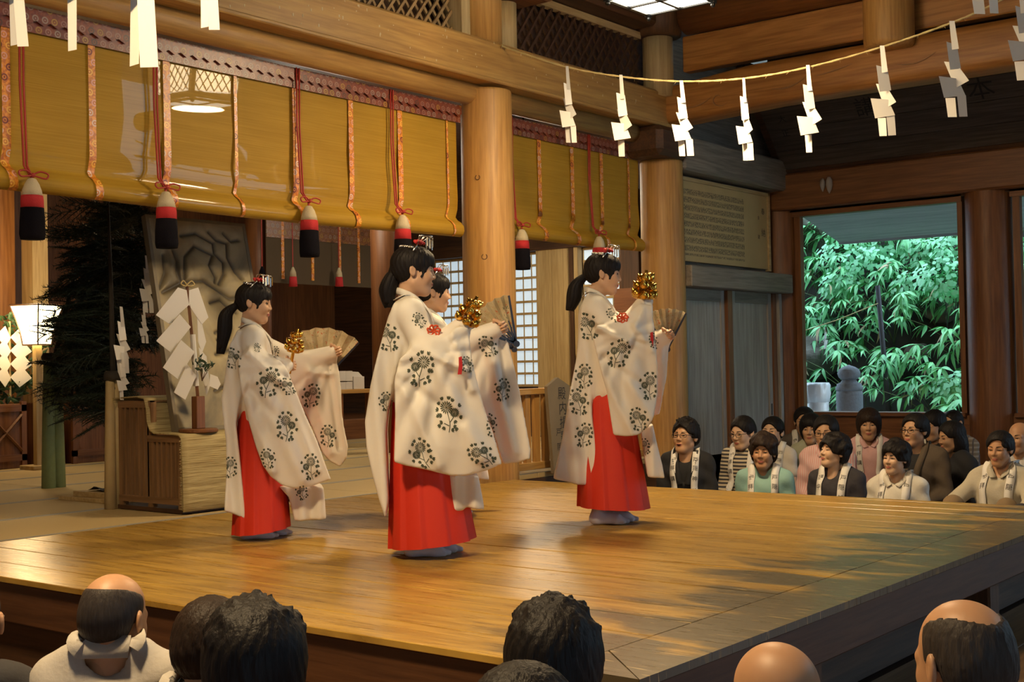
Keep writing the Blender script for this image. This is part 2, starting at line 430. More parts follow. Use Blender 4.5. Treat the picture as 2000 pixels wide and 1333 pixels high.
# ------------------------------------------------------------------ beams over the blinds (along Y)
bm = thing('main_beam', 'long golden wooden beam with flecked paint above the plaited blinds', 'beam')
def beamY(x0, x1, z0, z1, y0, y1, name, mat, par, bev=.02): return MB().bb(x0, x1, y0, y1, z0, z1, bev).obj(name, mat, par)
beamY(-6.42, -6.08, 3.035, 3.345, -1.0, 10.3, 'beam_face', W_BEAMY, bm)
beamY(-6.40, -6.062, 3.02, 3.052, -1.0, 10.3, 'lower_lip', W_BEAMY, bm, .008)
fk = MB()
for i in range(90):
    yy = rnd.uniform(3.4, 9.8); zz = rnd.uniform(3.07, 3.33); h = rnd.uniform(.006, .022)
    fk.box((-6.0795, yy, zz), (.002, rnd.uniform(.005, .010), h))
fk.obj('paint_fleck', plain('paint_fleck', (.62, .50, .30), .7), bm)['kind'] = 'stuff'
lb = MB()
lb.tube([(-6.27, -1.0, 2.955), (-6.27, 9.75, 2.955)], .085, 16)
tag(lb.obj('rounded_rail', W_BEAMY, None, True), 'rounded dark rail under the long golden beam', 'rail')
# post stubs and upper beams
def ztag(o, l, c): return tag(o, l, c)
ztag(MB().lathe([(.185, 3.345), (.185, 4.9)], (CX, 7.56, 0), 32).obj('short_post', W_COLZ, None, True), 'round post stub standing on the beam above the stage column', 'post')
ztag(MB().lathe([(.10, 3.345), (.10, 3.72)], (CX + .02, 7.86, 0), 24).obj('short_post', W_PALEZ, None, True), 'small pale half post beside the round stub on the beam', 'post')
ztag(MB().lathe([(.14, 3.30), (.14, 3.84)], (CX + .1, 10.02, 0), 24).obj('short_post', W_PALEZ, None, True), 'short pale round post at the corner where the two beams meet', 'post')
ztag(MB().bb(CX - .09, CX + .09, 7.26, 7.36, 3.345, 4.9).obj('jamb_post', W_PALEZ), 'thin square jamb at the end of the lattice', 'post')
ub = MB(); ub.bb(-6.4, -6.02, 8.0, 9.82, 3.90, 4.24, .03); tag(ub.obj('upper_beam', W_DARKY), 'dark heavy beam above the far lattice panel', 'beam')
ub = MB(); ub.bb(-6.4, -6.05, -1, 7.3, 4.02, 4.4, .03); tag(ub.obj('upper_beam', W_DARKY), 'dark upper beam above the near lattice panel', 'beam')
# curved bracket arm at the top of the post stub
br = MB()
O = [(0, .0), (.34, .0), (.46, .05), (.50, .12), (.50, .30), (0, .30)]
br.prism(O, lambda a, z: (CX - .02, 7.76 + a, 3.74 + z), None, (1, 0, 0), .30)
tag(br.obj('bracket_arm', W_REDY), 'curved bracket arm jutting from the post stub over the beam', 'bracket')

# diagonal lattice transoms
LATM = wood('wood_lattice', (.24, .145, .06), (.36, .23, .10), 'X', .6, 3.0, rndm=.12)
unit = MB().box((0, 0, 0), (1, .016, .022)).me('lattice_slat', LATM)
def lattice(y0, y1, z0, z1, label, step, unit=unit):
    t = thing('lattice_transom', label, 'lattice', (CX - .02, (y0 + y1) / 2, z0))
    h = z1 - z0; L = y1 - y0
    for s in (1, -1):
        k = -h * 1.0
        while k < L:
            # 52 degree slat from (k,0) upward, clipped to the panel
            dx = h / math.tan(math.radians(52))
            a0, a1 = k, k + dx; za, zb = 0, h
            if a0 < 0: za = (0 - a0) / dx * h; a0 = 0
            if a1 > L: zb = h - (a1 - L) / dx * h; a1 = L
            if a1 - a0 > .02:
                ya, yb = (a0, a1) if s > 0 else (L - a0, L - a1)
                p = Vector((0, ya - L / 2, za)); q = Vector((0, yb - L / 2, zb)); d = q - p
                o = link('lattice_slat', unit, t, (p + q) / 2 + Vector((.010 * s, 0, 0)), None, (d.length, 1, 1))
                o.rotation_euler = d.to_track_quat('X', 'Z').to_euler()
            k += step
    fr = MB(); fr.bb(-.03, .03, -L / 2, L / 2, h, h + .06); fr.bb(-.03, .03, -L / 2, L / 2, -.02, .012)
    fr.obj('lattice_frame', W_PALEY, t)
lattice(4.5, 7.26, 3.36, 3.98, 'pale diagonal lattice transom above the long blind', .098)
lattice(7.97, 9.88, 3.36, 3.83, 'dark diagonal lattice transom above the short blind', .112, MB().box((0, 0, 0), (1, .016, .022)).me('lattice_slat', W_DARKX))
struct(MB().bb(-6.62, -6.58, -1, 12.6, 3.2, 6.3).obj('wall_transom', W_DARKY))

# ------------------------------------------------------------------ carved beam and upper works on the right (along X)
kb = thing('carved_beam', 'broad carved wooden beam with scroll cuts crossing above the seated crowd', 'beam')
n = 40; V = []; F = []
def kz(u): return 3.00 + .06 * math.sin(min(1, max(0, u)) * math.pi) + .0
def koryo(u, a):
    X = -6.15 + u * 7.4; e = min(u, 1 - u) * 7.4
    zb = 3.045 + .05 * min(1, e / 1.1); zt = 3.40 + .075 * min(1, e / .9)
    zc, hh = (zb + zt) / 2, (zt - zb) / 2
    c, s_ = math.cos(a), math.sin(a)
    sq = lambda v: math.copysign(abs(v) ** .45, v)
    return (X, 10.2 + .17 * sq(c), zc + hh * sq(s_))
m = MB(); m.grid(lambda u, v: koryo(u, v * 2 * math.pi), 40, 28); m.obj('beam_body', W_BEAMX, kb, True)
sc_ = MB()
for (px, py, kind) in ((1405, 192, 0), (1540, 168, 1), (1630, 142, 2), (1360, 205, 1), (1790, 120, 1)):
    p = ony(px, py, 10.03)
    pts = []
    if kind == 0:
        for i in range(22):
            t = i / 21 * 4.6; r = .02 + .018 * t
            pts.append((p[0] + r * math.cos(t + 1), 10.026, p[2] + r * .8 * math.sin(t + 1)))
    else:
        for i in range(12):
            t = i / 11; pts.append((p[0] - .16 + .32 * t, 10.026, p[2] - .025 * math.sin(t * math.pi) * (1 if kind == 1 else -.2) + .05 * t * t))
    sc_.tube(pts, [.006 * math.sin((i + .6) / (len(pts) + .2) * math.pi) + .001 for i in range(len(pts))], 6)
sc_.obj('scroll_carving', plain('carving', (.30, .15, .055), .6), kb)
tag(MB().bb(-5.95, 1.0, 10.12, 10.24, 3.52, 3.845, .01).obj('tie_plank', W_BEAMX), 'smooth upright plank beam above the carved beam', 'beam')
tag(MB().tube([(-5.9, 10.12, 4.02), (1.2, 10.12, 4.02)], .17, 18).obj('upper_beam', W_REDX, None, True), 'rounded reddish upper beam above the smooth plank', 'beam')
tag(MB().bb(-5.9, 1.2, 10.32, 10.42, 3.9, 6.28).obj('upper_boarding', W_REDX), 'reddish upper boarding under the ceiling', 'boarding')
p = ony(1737, 95, 9.95)
tag(MB().lathe([(.17, 0), (.195, .025), (.2, .06), (.2, 1.6)], (p[0], 9.95, p[2]), 32).obj('hanging_post', W_COLZ, None, True), 'thick round post end hanging before the smooth plank beam', 'post')
tag(MB().lathe([(.20, 3.86), (.22, 4.0), (.2, 4.7)], (CX + .1, 10.05, 0), 24).obj('corner_boss', W_DARKZ, None, True), 'dark round beam end at the corner beneath the lantern', 'post')
# bracket block on top of the second column
bk = MB(); bk.bb(-6.5, -5.98, 9.76, 10.29, 2.74, 3.01, .05)
tag(bk.obj('capital_block', W_DARKY), 'heavy dark bracket block on top of the second column', 'bracket')

# ------------------------------------------------------------------ aisle behind the stage: left wall with doors, window wall
wl = struct(MB().bb(-6.36, -6.28, 10.3, 12.5, FLZ, 4.0).obj('wall_left', W_GREYY))
tag(MB().bb(-6.40, -6.05, 10.3, 12.5, 2.66, 2.98, .02).obj('side_beam', W_GREYY), 'grey weathered beam above the board of names', 'beam')
tag(MB().bb(-6.28, -6.03, 10.34, 12.44, 1.575, 1.775, .008).obj('door_header', W_GREYY), 'grey projecting header rail above the sliding doors', 'header')
doors = []
for i, (y0, y1) in enumerate(((10.38, 11.28), (11.36, 12.22))):
    d = thing('door_%d' % (i + 1), '', 'door'); del d['category']; del d['label']; struct(d)
    xx = -6.225 + .03 * i
    MB().bb(xx - .02, xx, y0 + .06, y1 - .06, FLZ + .05, 1.50).obj('panel', W_GREYZ, d)
    for a, c in ((y0, y0 + .075), (y1 - .075, y1)): MB().bb(xx - .03, xx + .018, a, c, FLZ + .02, 1.575, .004).obj('stile', W_GREYZ, d)
    for a, c in ((FLZ + .02, FLZ + .14), (1.46, 1.575)): MB().bb(xx - .03, xx + .016, y0 + .075, y1 - .075, a, c, .004).obj('door_rail', W_GREYY, d)
    if i: MB().bb(xx + .018, xx + .021, y1 - .05, y1 - .03, .30, .42).obj('finger_pull', INK, d)
struct(MB().bb(-6.28, -6.17, 11.27, 11.37, FLZ, 1.575, .004).obj('trim_1', W_REDZ))
struct(MB().bb(-6.28, -6.16, 12.22, 12.30, FLZ, 1.575, .004).obj('trim_2', W_REDZ))
struct(MB().bb(-6.28, -6.13, 12.31, 12.37, FLZ, 1.575, .004).obj('trim_3', W_GREYZ))
# window wall
ww = struct(MB().bb(-6.1, 2.0, 12.52, 12.62, FLZ, .30).obj('wall_window', W_REDX))
struct(MB().bb(-6.3, 2.0, 12.5, 12.7, 2.44, 6.3).obj('wall_upper', W_DARKX))
tag(MB().bb(-6.3, 2.0, 12.36, 12.74, 2.46, 2.84, .02).obj('window_lintel', W_REDX), 'long reddish lintel beam above the open window', 'beam')
for i, (x0, x1) in enumerate(((-6.06, -4.26), (-3.80, -1.42))):
    wn = bpy.data.objects.new('window_%d' % (i + 1), None); COL.objects.link(wn); struct(wn)
    MB().bb(x0, x1, 12.46, 12.68, .285, .325, .006).obj('sill', W_REDX, wn)
    MB().bb(x0, x1, 12.50, 12.62, 2.39, 2.46).obj('head_rail', W_REDX, wn)
    MB().bb(x0 + .02, x0 + .085, 12.52, 12.60, .325, 2.39).obj('jamb', W_REDZ, wn)
    MB().bb(x1 - .05, x1, 12.52, 12.60, .325, 2.39).obj('jamb', W_REDZ, wn)
# big votive board leaning out above the lintel
vb = thing('votive_board', 'big dark lettered board leaning forward above the window lintel', 'board')
a0 = Vector((-6.08, 12.40, 2.86)); up_ = Vector((0, -.56, .62)).normalized(); rt_ = Vector((1, 0, 0)); nn = rt_.cross(up_)
def vbp(u, v, o=0.0): return tuple(a0 + rt_ * u + up_ * v + nn * o)
for i in range(5):
    q = MB(); O = [(0, i * .26 + .003), (7.4, i * .26 + .003), (7.4, i * .26 + .257), (0, i * .26 + .257)]
    q.prism(O, lambda u, v: vbp(u, v, 0), None, tuple(nn), -.03); q.obj('board_plank', W_GREYX, vb)
q = MB()
for O in ([(-.05, -.04), (7.45, -.04), (7.45, .03), (-.05, .03)], [(-.07, -.04), (.0, -.04), (.0, 1.32), (-.07, 1.32)]):
    q.prism(O, lambda u, v: vbp(u, v, .012), None, tuple(nn), -.06)
q.obj('frame', W_DARKX, vb)
q = MB()
def on_vb(px, py):
    d = ray(px, py); t = (a0 - Vector(CAMP)).dot(nn) / Vector(d).dot(nn); return Vector(CAMP) + Vector(d) * t + nn * .004
for (px, py, ch, s) in ((1690, 208, '講', .21), (1915, 172, '本', .24)):
    put_glyph(q, ch, on_vb(px, py), rt_, up_, s)
for k, ch in enumerate('大正'): put_glyph(q, ch, on_vb(1527 + k * 8, 232 + k * 28), rt_, up_, .08)
q.obj('lettering', INK, vb)
# pale pegs on the lintel
for (px, py, s) in ((1607, 362, .8), (1620, 362, 1.0)):
    p = ony(px, py, 12.33)
    tag(MB().lathe([(.004, -.085 * s), (.022 * s, -.05 * s), (.034 * s, .0), (.032 * s, .05 * s), (.015 * s, .085 * s)], (p[0], 12.325, p[2]), 14).obj('carved_peg', plain('pale_peg', (.38, .33, .28), .7), None, True),
        'pale pointed peg hanging on the lintel above the window', 'peg', 'pegs on the lintel')
# board of donor names
def names_mat():
    m, nt, b_ = _new('names_board'); N = nt.nodes.new; L = nt.links.new
    tc = N('ShaderNodeTexCoord'); sp = N('ShaderNodeSeparateXYZ'); L(tc.outputs['Object'], sp.inputs[0])
    def math_(op, a, c=None, v=0.0):
        n_ = N('ShaderNodeMath'); n_.operation = op
        L(a, n_.inputs[0])
        if c is not None: L(c, n_.inputs[1])
        else: n_.inputs[1].default_value = v
        return n_.outputs[0]
    z = sp.outputs['Z']; y_ = sp.outputs['Y']
    row = math_('FRACT', math_('MULTIPLY', z, None, 13.0)); rowm = math_('GREATER_THAN', row, None, .30)
    colf = math_('FRACT', math_('MULTIPLY', y_, None, 46.0)); colm = math_('GREATER_THAN', colf, None, .35)
    mp = N('ShaderNodeMapping'); mp.inputs['Scale'].default_value = (1, 120, 55); L(tc.outputs['Object'], mp.inputs['Vector'])
    nz = N('ShaderNodeTexNoise'); nz.inputs['Scale'].default_value = 1.0; nz.inputs['Detail'].default_value = 2; L(mp.outputs[0], nz.inputs['Vector'])
    nm = math_('GREATER_THAN', nz.outputs['Fac'], None, .47)
    lim = math_('LESS_THAN', y_, None, 1.28); top = math_('LESS_THAN', z, None, .70); bot = math_('GREATER_THAN', z, None, .055)
    k = math_('MULTIPLY', math_('MULTIPLY', math_('MULTIPLY', rowm, colm), nm), math_('MULTIPLY', math_('MULTIPLY', lim, top), bot))
    k = math_('MULTIPLY', k, None, .92)
    n2 = N('ShaderNodeTexNoise'); n2.inputs['Scale'].default_value = 3; n2.inputs['Detail'].default_value = 5; L(tc.outputs['Object'], n2.inputs['Vector'])
    cr = N('ShaderNodeValToRGB'); cr.color_ramp.elements[0].color = (.46, .32, .13, 1); cr.color_ramp.elements[1].color = (.62, .46, .22, 1); L(n2.outputs['Fac'], cr.inputs['Fac'])
    mx = N('ShaderNodeMix'); mx.data_type = 'RGBA'; mx.inputs[7].default_value = (.03, .025, .02, 1)
    L(k, mx.inputs[0]); L(cr.outputs['Color'], mx.inputs[6]); L(mx.outputs[2], b_.inputs['Base Color']); b_.inputs['Roughness'].default_value = .65
    return m
nb = thing('names_board', 'pale wooden board of brush-written donor names above the doors', 'board', (-6.2, 10.42, 1.83))
MB().bb(-.03, 0, 0, 1.80, 0, .77).obj('panel', names_mat(), nb)
q = MB(); q.bb(-.03, .02, -.02, 1.82, .765, .80); q.bb(-.03, .02, 1.79, 1.83, -.02, .80); q.obj('frame', W_PALEY, nb)
q = MB()
for (y_, z_, ch, s) in ((1.70, .60, '奉', .075), (1.70, .38, '納', .085), (1.60, .53, '金', .04), (1.60, .33, '建', .045)):
    put_glyph(q, ch, (.0015, y_, z_), (0, 1, 0), (0, 0, 1), s)
q.obj('lettering', INK, nb)

# ------------------------------------------------------------------ inner sanctuary shell
struct(MB().bb(-13.3, -13.2, .4, 12.7, -.5, 4.0).obj('wall_back', W_REDZ))
struct(MB().bb(-13.2, -6.5, .3, .4, -.5, 4.0).obj('wall_near', W_DARKX))
struct(MB().bb(-12.0, -11.9, .5, 7.0, .252, 3.6).obj('wall_partition', wood('partition_wood', (.30, .12, .035), (.46, .21, .065), 'Z', .55)))
struct(MB().bb(-13.2, -6.36, 12.66, 12.74, -.5, 4.0).obj('wall_shoji', W_DARKX))
struct(MB().bb(-13.3, -6.6, .3, 12.7, 3.6, 3.7).obj('ceiling_sanctuary', W_DARKY))
struct(MB().bb(-6.6, 6, -5, 13.6, 6.3, 6.4).obj('ceiling', W_DARKX))
dz = MB().bb(-13.19, -11.3, .5, 12.6, -.04, .25, .01).obj('dais', W_REDY); tag(dz, 'low reddish dais step along the back of the sanctuary', 'dais')

# outer columns, then unseen rear and right walls added against the sky light
for i, (x, y) in enumerate(((5.2, -2.5), (5.2, 2.0), (5.2, 7.6), (5.2, 12.4), (-1.5, -4.4), (-6.25, -4.4))):
    column(x, y, -.45, 6.3, .2, 'round outer column of the hall beyond the front rows of the audience')['group'] = 'outer columns of the hall'
struct(MB().bb(-6.6, 5.6, -4.9, -4.8, -.5, 6.3).obj('wall_rear_added', W_DARKX))
struct(MB().bb(5.5, 5.6, -4.9, 12.7, -.5, 1.2).obj('wall_right_low_added', W_DARKY))
struct(MB().bb(5.5, 5.6, -4.9, 12.7, 2.3, 6.3).obj('wall_right_added', W_DARKY))
struct(MB().bb(5.5, 5.6, 1.0, 12.7, 1.2, 2.3).obj('wall_right_far_added', W_DARKY))  # added to narrow the opening that lets sky light in
struct(MB().bb(-6.6, -6.5, -4.9, .5, -.5, 6.3).obj('wall_left_front', W_DARKY))
# ------------------------------------------------------------------ lanterns and lamps
GLOW = emit('lantern_glass', (1.0, .93, .76), 26.0)
def lantern(loc, label, rz=0.0, power=LAMP_W):
    t = thing('hanging_lantern', label, 'lantern', loc, rz, None)
    S, Hh = .235, .36
    for i in range(2):
        for j in range(2):
            MB().box(((i - .5) * S, (j - .5) * S, 0), (S - .03, S - .03, .012), None, .004).obj('bottom_pane', GLOW, t)
    sl_ = MB().box((0, 0, 0), (.004, 1, .006)).me('lattice_bar', BLACKM)
    for a in range(4):
        R = Matrix.Rotation(a * math.pi / 2, 3, 'Z'); c = R @ Vector((S, 0, .07 + Hh / 2)); MB().box(c, (.006, 2 * S - .05, Hh - .06), R).obj('side_pane', GLOW, t)
        hw, hh_ = S - .03, Hh / 2 - .03
        for sg in (-1, 1):
            k = -(hw + hh_)
            while k < hw + hh_:
                p = [(q, sg * (q - k)) for q in (-hw, hw)] + [(k + sg * q * 1.0, q) for q in (-hh_, hh_)]
                p = sorted({(round(x, 5), round(z, 5)) for x, z in p if abs(x) <= hw + 1e-6 and abs(z) <= hh_ + 1e-6})
                if len(p) >= 2 and math.dist(p[0], p[-1]) > .02:
                    m_ = R @ Vector((S + .006, (p[0][0] + p[-1][0]) / 2, .07 + Hh / 2 + (p[0][1] + p[-1][1]) / 2)); d = R @ Vector((0, p[-1][0] - p[0][0], p[-1][1] - p[0][1]))
                    o = link('lattice_bar', sl_, t, m_, d.to_track_quat('Y', 'Z').to_euler(), (1, d.length, 1))
                k += .075
    f = MB()
    for x in (-S, 0, S): f.bb(x - .012, x + .012, -S - .015, S + .015, -.014, .010); f.bb(-S - .015, S + .015, x - .012, x + .012, -.014, .010)
    for x in (-S, S):
        f.bb(x - .012, x + .012, -S, S, .02, .09); f.bb(-S, S, x - .012, x + .012, .02, .09)
        for y in (-S, S): f.bb(x - .018, x + .018, y - .018, y + .018, -.02, Hh + .08); f.sphere((x, y, -.03), .016, 8, 5)
    f.bb(-S - .03, S + .03, -S - .03, S + .03, Hh + .06, Hh + .10); f.obj('frame', BLACKM, t)
    r = MB(); r.lathe([(S * 1.25, 0), (S * .6, .09), (.03, .16), (.02, .2)], (0, 0, Hh + .10), 4); r.obj('cap', BLACKM, t)
    MB().tube([(0, 0, Hh + .25), (0, 0, (6.3 if loc[0] > -6.5 else 3.6) - loc[2])], .012, 8).obj('hanging_rod', BLACKM, t)
    ld = bpy.data.lights.new('lantern_light', 'AREA'); ld.shape = 'DISK'; ld.size = .42; ld.energy = power; ld.color = LAMP
    lo = bpy.data.objects.new('lantern_light', ld); COL.objects.link(lo); lo.parent = t; lo.location = (0, 0, -.06)
    for k in range(4 if power > 60 else 0):
        ld2 = bpy.data.lights.new('lantern_light', 'AREA'); ld2.shape = 'RECTANGLE'; ld2.size = .4; ld2.size_y = .3; ld2.energy = power * .30; ld2.color = LAMP
        l2 = bpy.data.objects.new('lantern_light', ld2); COL.objects.link(l2); l2.parent = t
        R = Matrix.Rotation(k * math.pi / 2, 3, 'Z'); l2.location = R @ Vector((S + .06, 0, Hh / 2 + .06)); l2.rotation_euler = (math.pi / 2, 0, k * math.pi / 2 + math.pi / 2)
    return t
pL = atd(1290, 5, 7.9)
lantern((pL[0], pL[1], pL[2] + .02), 'square black-framed glass lantern hanging over the middle of the stage', 0, LAMP_W)
lantern((-3.0, 1.6, 3.55), 'square black-framed glass lantern hanging over the front edge of the stage', 0, LAMP_W * 1.75)
lantern((-9.2, 8.6, 2.75), 'square black-framed glass lantern hanging inside the sanctuary', 0, LAMP_W * .06)

lantern((-8.4, 10.9, 2.62), 'square black-framed glass lantern hanging in the side room behind the short blind', 0, LAMP_W * .32)

# ------------------------------------------------------------------ plaited blinds with brocade bands
def blind_mat():
    m, nt, b_ = _new('plaited_rush'); N = nt.nodes.new; L = nt.links.new
    tc = N('ShaderNodeTexCoord')
    mp = N('ShaderNodeMapping'); mp.inputs['Scale'].default_value = (1, 2.0, 230); L(tc.outputs['Object'], mp.inputs['Vector'])
    n1 = N('ShaderNodeTexNoise'); n1.inputs['Scale'].default_value = 1.0; n1.inputs['Detail'].default_value = 3; L(mp.outputs[0], n1.inputs['Vector'])
    mp2 = N('ShaderNodeMapping'); mp2.inputs['Scale'].default_value = (1, 1.2, 5); L(tc.outputs['Object'], mp2.inputs['Vector'])
    n2 = N('ShaderNodeTexNoise'); n2.inputs['Scale'].default_value = 1.5; n2.inputs['Detail'].default_value = 4; L(mp2.outputs[0], n2.inputs['Vector'])
    ad = N('ShaderNodeMath'); ad.operation = 'MULTIPLY_ADD'; ad.inputs[1].default_value = .4; L(n2.outputs['Fac'], ad.inputs[0])
    hl = N('ShaderNodeMath'); hl.operation = 'MULTIPLY'; hl.inputs[1].default_value = .6; L(n1.outputs['Fac'], hl.inputs[0]); L(hl.outputs[0], ad.inputs[2])
    cr = N('ShaderNodeValToRGB'); cr.color_ramp.elements[0].position = .3; cr.color_ramp.elements[1].position = .7
    cr.color_ramp.elements[0].color = (.29, .160, .010, 1); cr.color_ramp.elements[1].color = (.42, .250, .026, 1)
    L(ad.outputs[0], cr.inputs['Fac']); L(cr.outputs['Color'], b_.inputs['Base Color'])
    b_.inputs['Roughness'].default_value = .6
    b_.inputs['Coat Weight'].default_value = .32; b_.inputs['Coat Roughness'].default_value = .012; b_.inputs['Coat IOR'].default_value = 1.45; b_.inputs['Specular IOR Level'].default_value = .2
    return m
BLIND = blind_mat()
def brocade_mat(name, base, spacing, off=(0, 0), dark=1.0):
    m, nt, b_ = _new(name); N = nt.nodes.new; L = nt.links.new
    tc = N('ShaderNodeTexCoord'); sp = N('ShaderNodeSeparateXYZ'); L(tc.outputs['Object'], sp.inputs[0])
    def M(op, a, c=None, v=0.0):
        n_ = N('ShaderNodeMath'); n_.operation = op
        if isinstance(a, float): n_.inputs[0].default_value = a
        else: L(a, n_.inputs[0])
        if c is not None: L(c, n_.inputs[1])
        else: n_.inputs[1].default_value = v
        return n_.outputs[0]
    y = M('DIVIDE', M('ADD', sp.outputs['Y'], None, off[0]), None, spacing); z = M('DIVIDE', M('ADD', sp.outputs['Z'], None, off[1]), None, spacing)
    row = M('FLOOR', z); y = M('ADD', y, M('MULTIPLY', row, None, .5))
    fy = M('SUBTRACT', M('FRACT', y), None, .5); fz = M('SUBTRACT', M('FRACT', z), None, .5)
    r = M('SQRT', M('ADD', M('MULTIPLY', fy, fy), M('MULTIPLY', fz, fz)))
    disc = M('LESS_THAN', r, None, .34); ring = M('SUBTRACT', disc, M('LESS_THAN', r, None, .2)); core = M('LESS_THAN', r, None, .09)
    cell = N('ShaderNodeCombineXYZ'); L(M('FLOOR', y), cell.inputs[0]); L(row, cell.inputs[1])
    wn = N('ShaderNodeTexWhiteNoise'); L(cell.outputs[0], wn.inputs['Vector'])
    cr = N('ShaderNodeValToRGB'); cr.color_ramp.interpolation = 'CONSTANT'
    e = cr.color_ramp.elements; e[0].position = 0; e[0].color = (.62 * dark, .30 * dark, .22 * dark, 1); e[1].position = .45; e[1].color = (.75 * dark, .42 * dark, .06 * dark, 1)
    x = e.new(.62); x.color = (.62 * dark, .45 * dark, .36 * dark, 1); x = e.new(.85); x.color = (.16 * dark, .03, .02, 1)
    L(wn.outputs['Value'], cr.inputs['Fac'])
    k = M('ADD', ring, core)
    nz = N('ShaderNodeTexNoise'); nz.inputs['Scale'].default_value = 55; L(tc.outputs['Object'], nz.inputs['Vector'])
    c2 = N('ShaderNodeValToRGB'); c2.color_ramp.elements[0].position = .42; c2.color_ramp.elements[1].position = .58
    c2.color_ramp.elements[0].color = (*base, 1); c2.color_ramp.elements[1].color = (min(1, base[0] * 1.5), base[1] * 2.0, base[2] * 1.4, 1); L(nz.outputs['Fac'], c2.inputs['Fac'])
    mx = N('ShaderNodeMix'); mx.data_type = 'RGBA'; L(k, mx.inputs[0]); L(c2.outputs['Color'], mx.inputs[6]); L(cr.outputs['Color'], mx.inputs[7])
    L(mx.outputs[2], b_.inputs['Base Color']); b_.inputs['Roughness'].default_value = .38; b_.inputs['Specular IOR Level'].default_value = .7
    bp = N('ShaderNodeBump'); bp.inputs['Strength'].default_value = .5; bp.inputs['Distance'].default_value = .003
    L(k, bp.inputs['Height']); L(bp.outputs['Normal'], b_.inputs['Normal'])
    return m
BROC = brocade_mat('brocade_gold', (.52, .15, .018), .058, (.0, 0), 1.15)
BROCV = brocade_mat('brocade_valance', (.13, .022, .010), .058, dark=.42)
CORD = plain('red_cord', (.36, .03, .02), .6)
SILKW = plain('cream_floss', (.62, .52, .33), .75, bump=.6, bscale=300)
SILKR = plain('scarlet_floss', (.55, .02, .025), .7, bump=.6, bscale=300)
SILKB = plain('black_floss', (.007, .006, .009), .95, bump=.6, bscale=300, spec=.1)
BX = -6.36
def blind(y0, y1, zb, label, ribs, sag):
    t = thing('plaited_blind', label, 'blind')
    L = y1 - y0
    zf = lambda y: zb + sag * (math.sin((y - y0) / L * math.pi * 2.2 + .6)) * .5
    prof = [(-.02, 0.10), (.0, .075), (.035, .055), (.062, .025), (.068, -.01), (.055, -.04), (.025, -.055), (-.01, -.045), (-.03, -.015), (-.03, .04)]
    m = MB(); nu = 60
    pts = [(0.0, 2.95), (0.0, 2.6), (.0, 2.3)]
    def f(u, v):
        y = y0 + u * L; q = v * (len(prof) + 5 - 1); i = q
        col = [(0, 2.865), (.004 * math.sin(y * 2.1), 2.6), (.008 * math.sin(y * 1.7), 2.35), (.01 * math.sin(y * 1.9 + 1), 2.15), (0, zf(y) + .16)] + [(a, zf(y) + c) for a, c in prof]
        a = int(min(i, len(col) - 1.001)); w_ = i - a
        return (BX + col[a][0] * (1 - w_) + col[a + 1][0] * w_, y, col[a][1] * (1 - w_) + col[a + 1][1] * w_)
    m.grid(f, nu, len(prof) + 4); m.obj('rush_sheet', BLIND, t, True)
    # valance with scalloped upper layer
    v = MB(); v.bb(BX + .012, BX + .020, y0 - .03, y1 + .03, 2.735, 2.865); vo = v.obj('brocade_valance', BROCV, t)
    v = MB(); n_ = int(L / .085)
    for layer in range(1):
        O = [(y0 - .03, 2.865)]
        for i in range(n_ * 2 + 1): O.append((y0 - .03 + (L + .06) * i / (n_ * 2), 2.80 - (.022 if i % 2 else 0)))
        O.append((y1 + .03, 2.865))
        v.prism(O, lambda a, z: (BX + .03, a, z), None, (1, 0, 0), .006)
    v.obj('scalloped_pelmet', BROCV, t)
    for (px, py, wd) in ribs:
        y = onx(px, py, BX)[1]
        y = min(max(y, y0 + wd / 2), y1 - wd / 2)
        r = MB()
        def fr(u, v_):
            yy = y + (v_ - .5) * wd
            col = [(0.006, 2.74), (.008, 2.5), (.010, 2.3), (.010, 2.1), (.006, zf(y) + .17)] + [(a + .004, zf(y) + c) for a, c in prof[:7]]
            i = u * (len(col) - 1); a = int(min(i, len(col) - 1.001)); w_ = i - a
            tw = .03 * max(0, u - .75) * 4 * .5
            return (BX + .006 + col[a][0] * (1 - w_) + col[a + 1][0] * w_, yy + tw, col[a][1] * (1 - w_) + col[a + 1][1] * w_)
        r.grid(fr, 22, 2); o = r.obj('brocade_band', BROC, t, True)
    return t
blind(3.02, 7.405, 1.90, 'long golden plaited rush blind with brocade bands behind the dancers',
      [(10, 250, .05), (178, 250, .046), (324, 250, .05), (459, 300, .024), (575, 300, .05), (684, 320, .046), (780, 330, .05), (872, 330, .02)], .02)
blind(7.88, 9.97, 1.945, 'short golden plaited rush blind between the two round columns',
      [(1052, 370, .05), (1116, 370, .05), (1173, 370, .05), (1226, 380, .03)], .01)

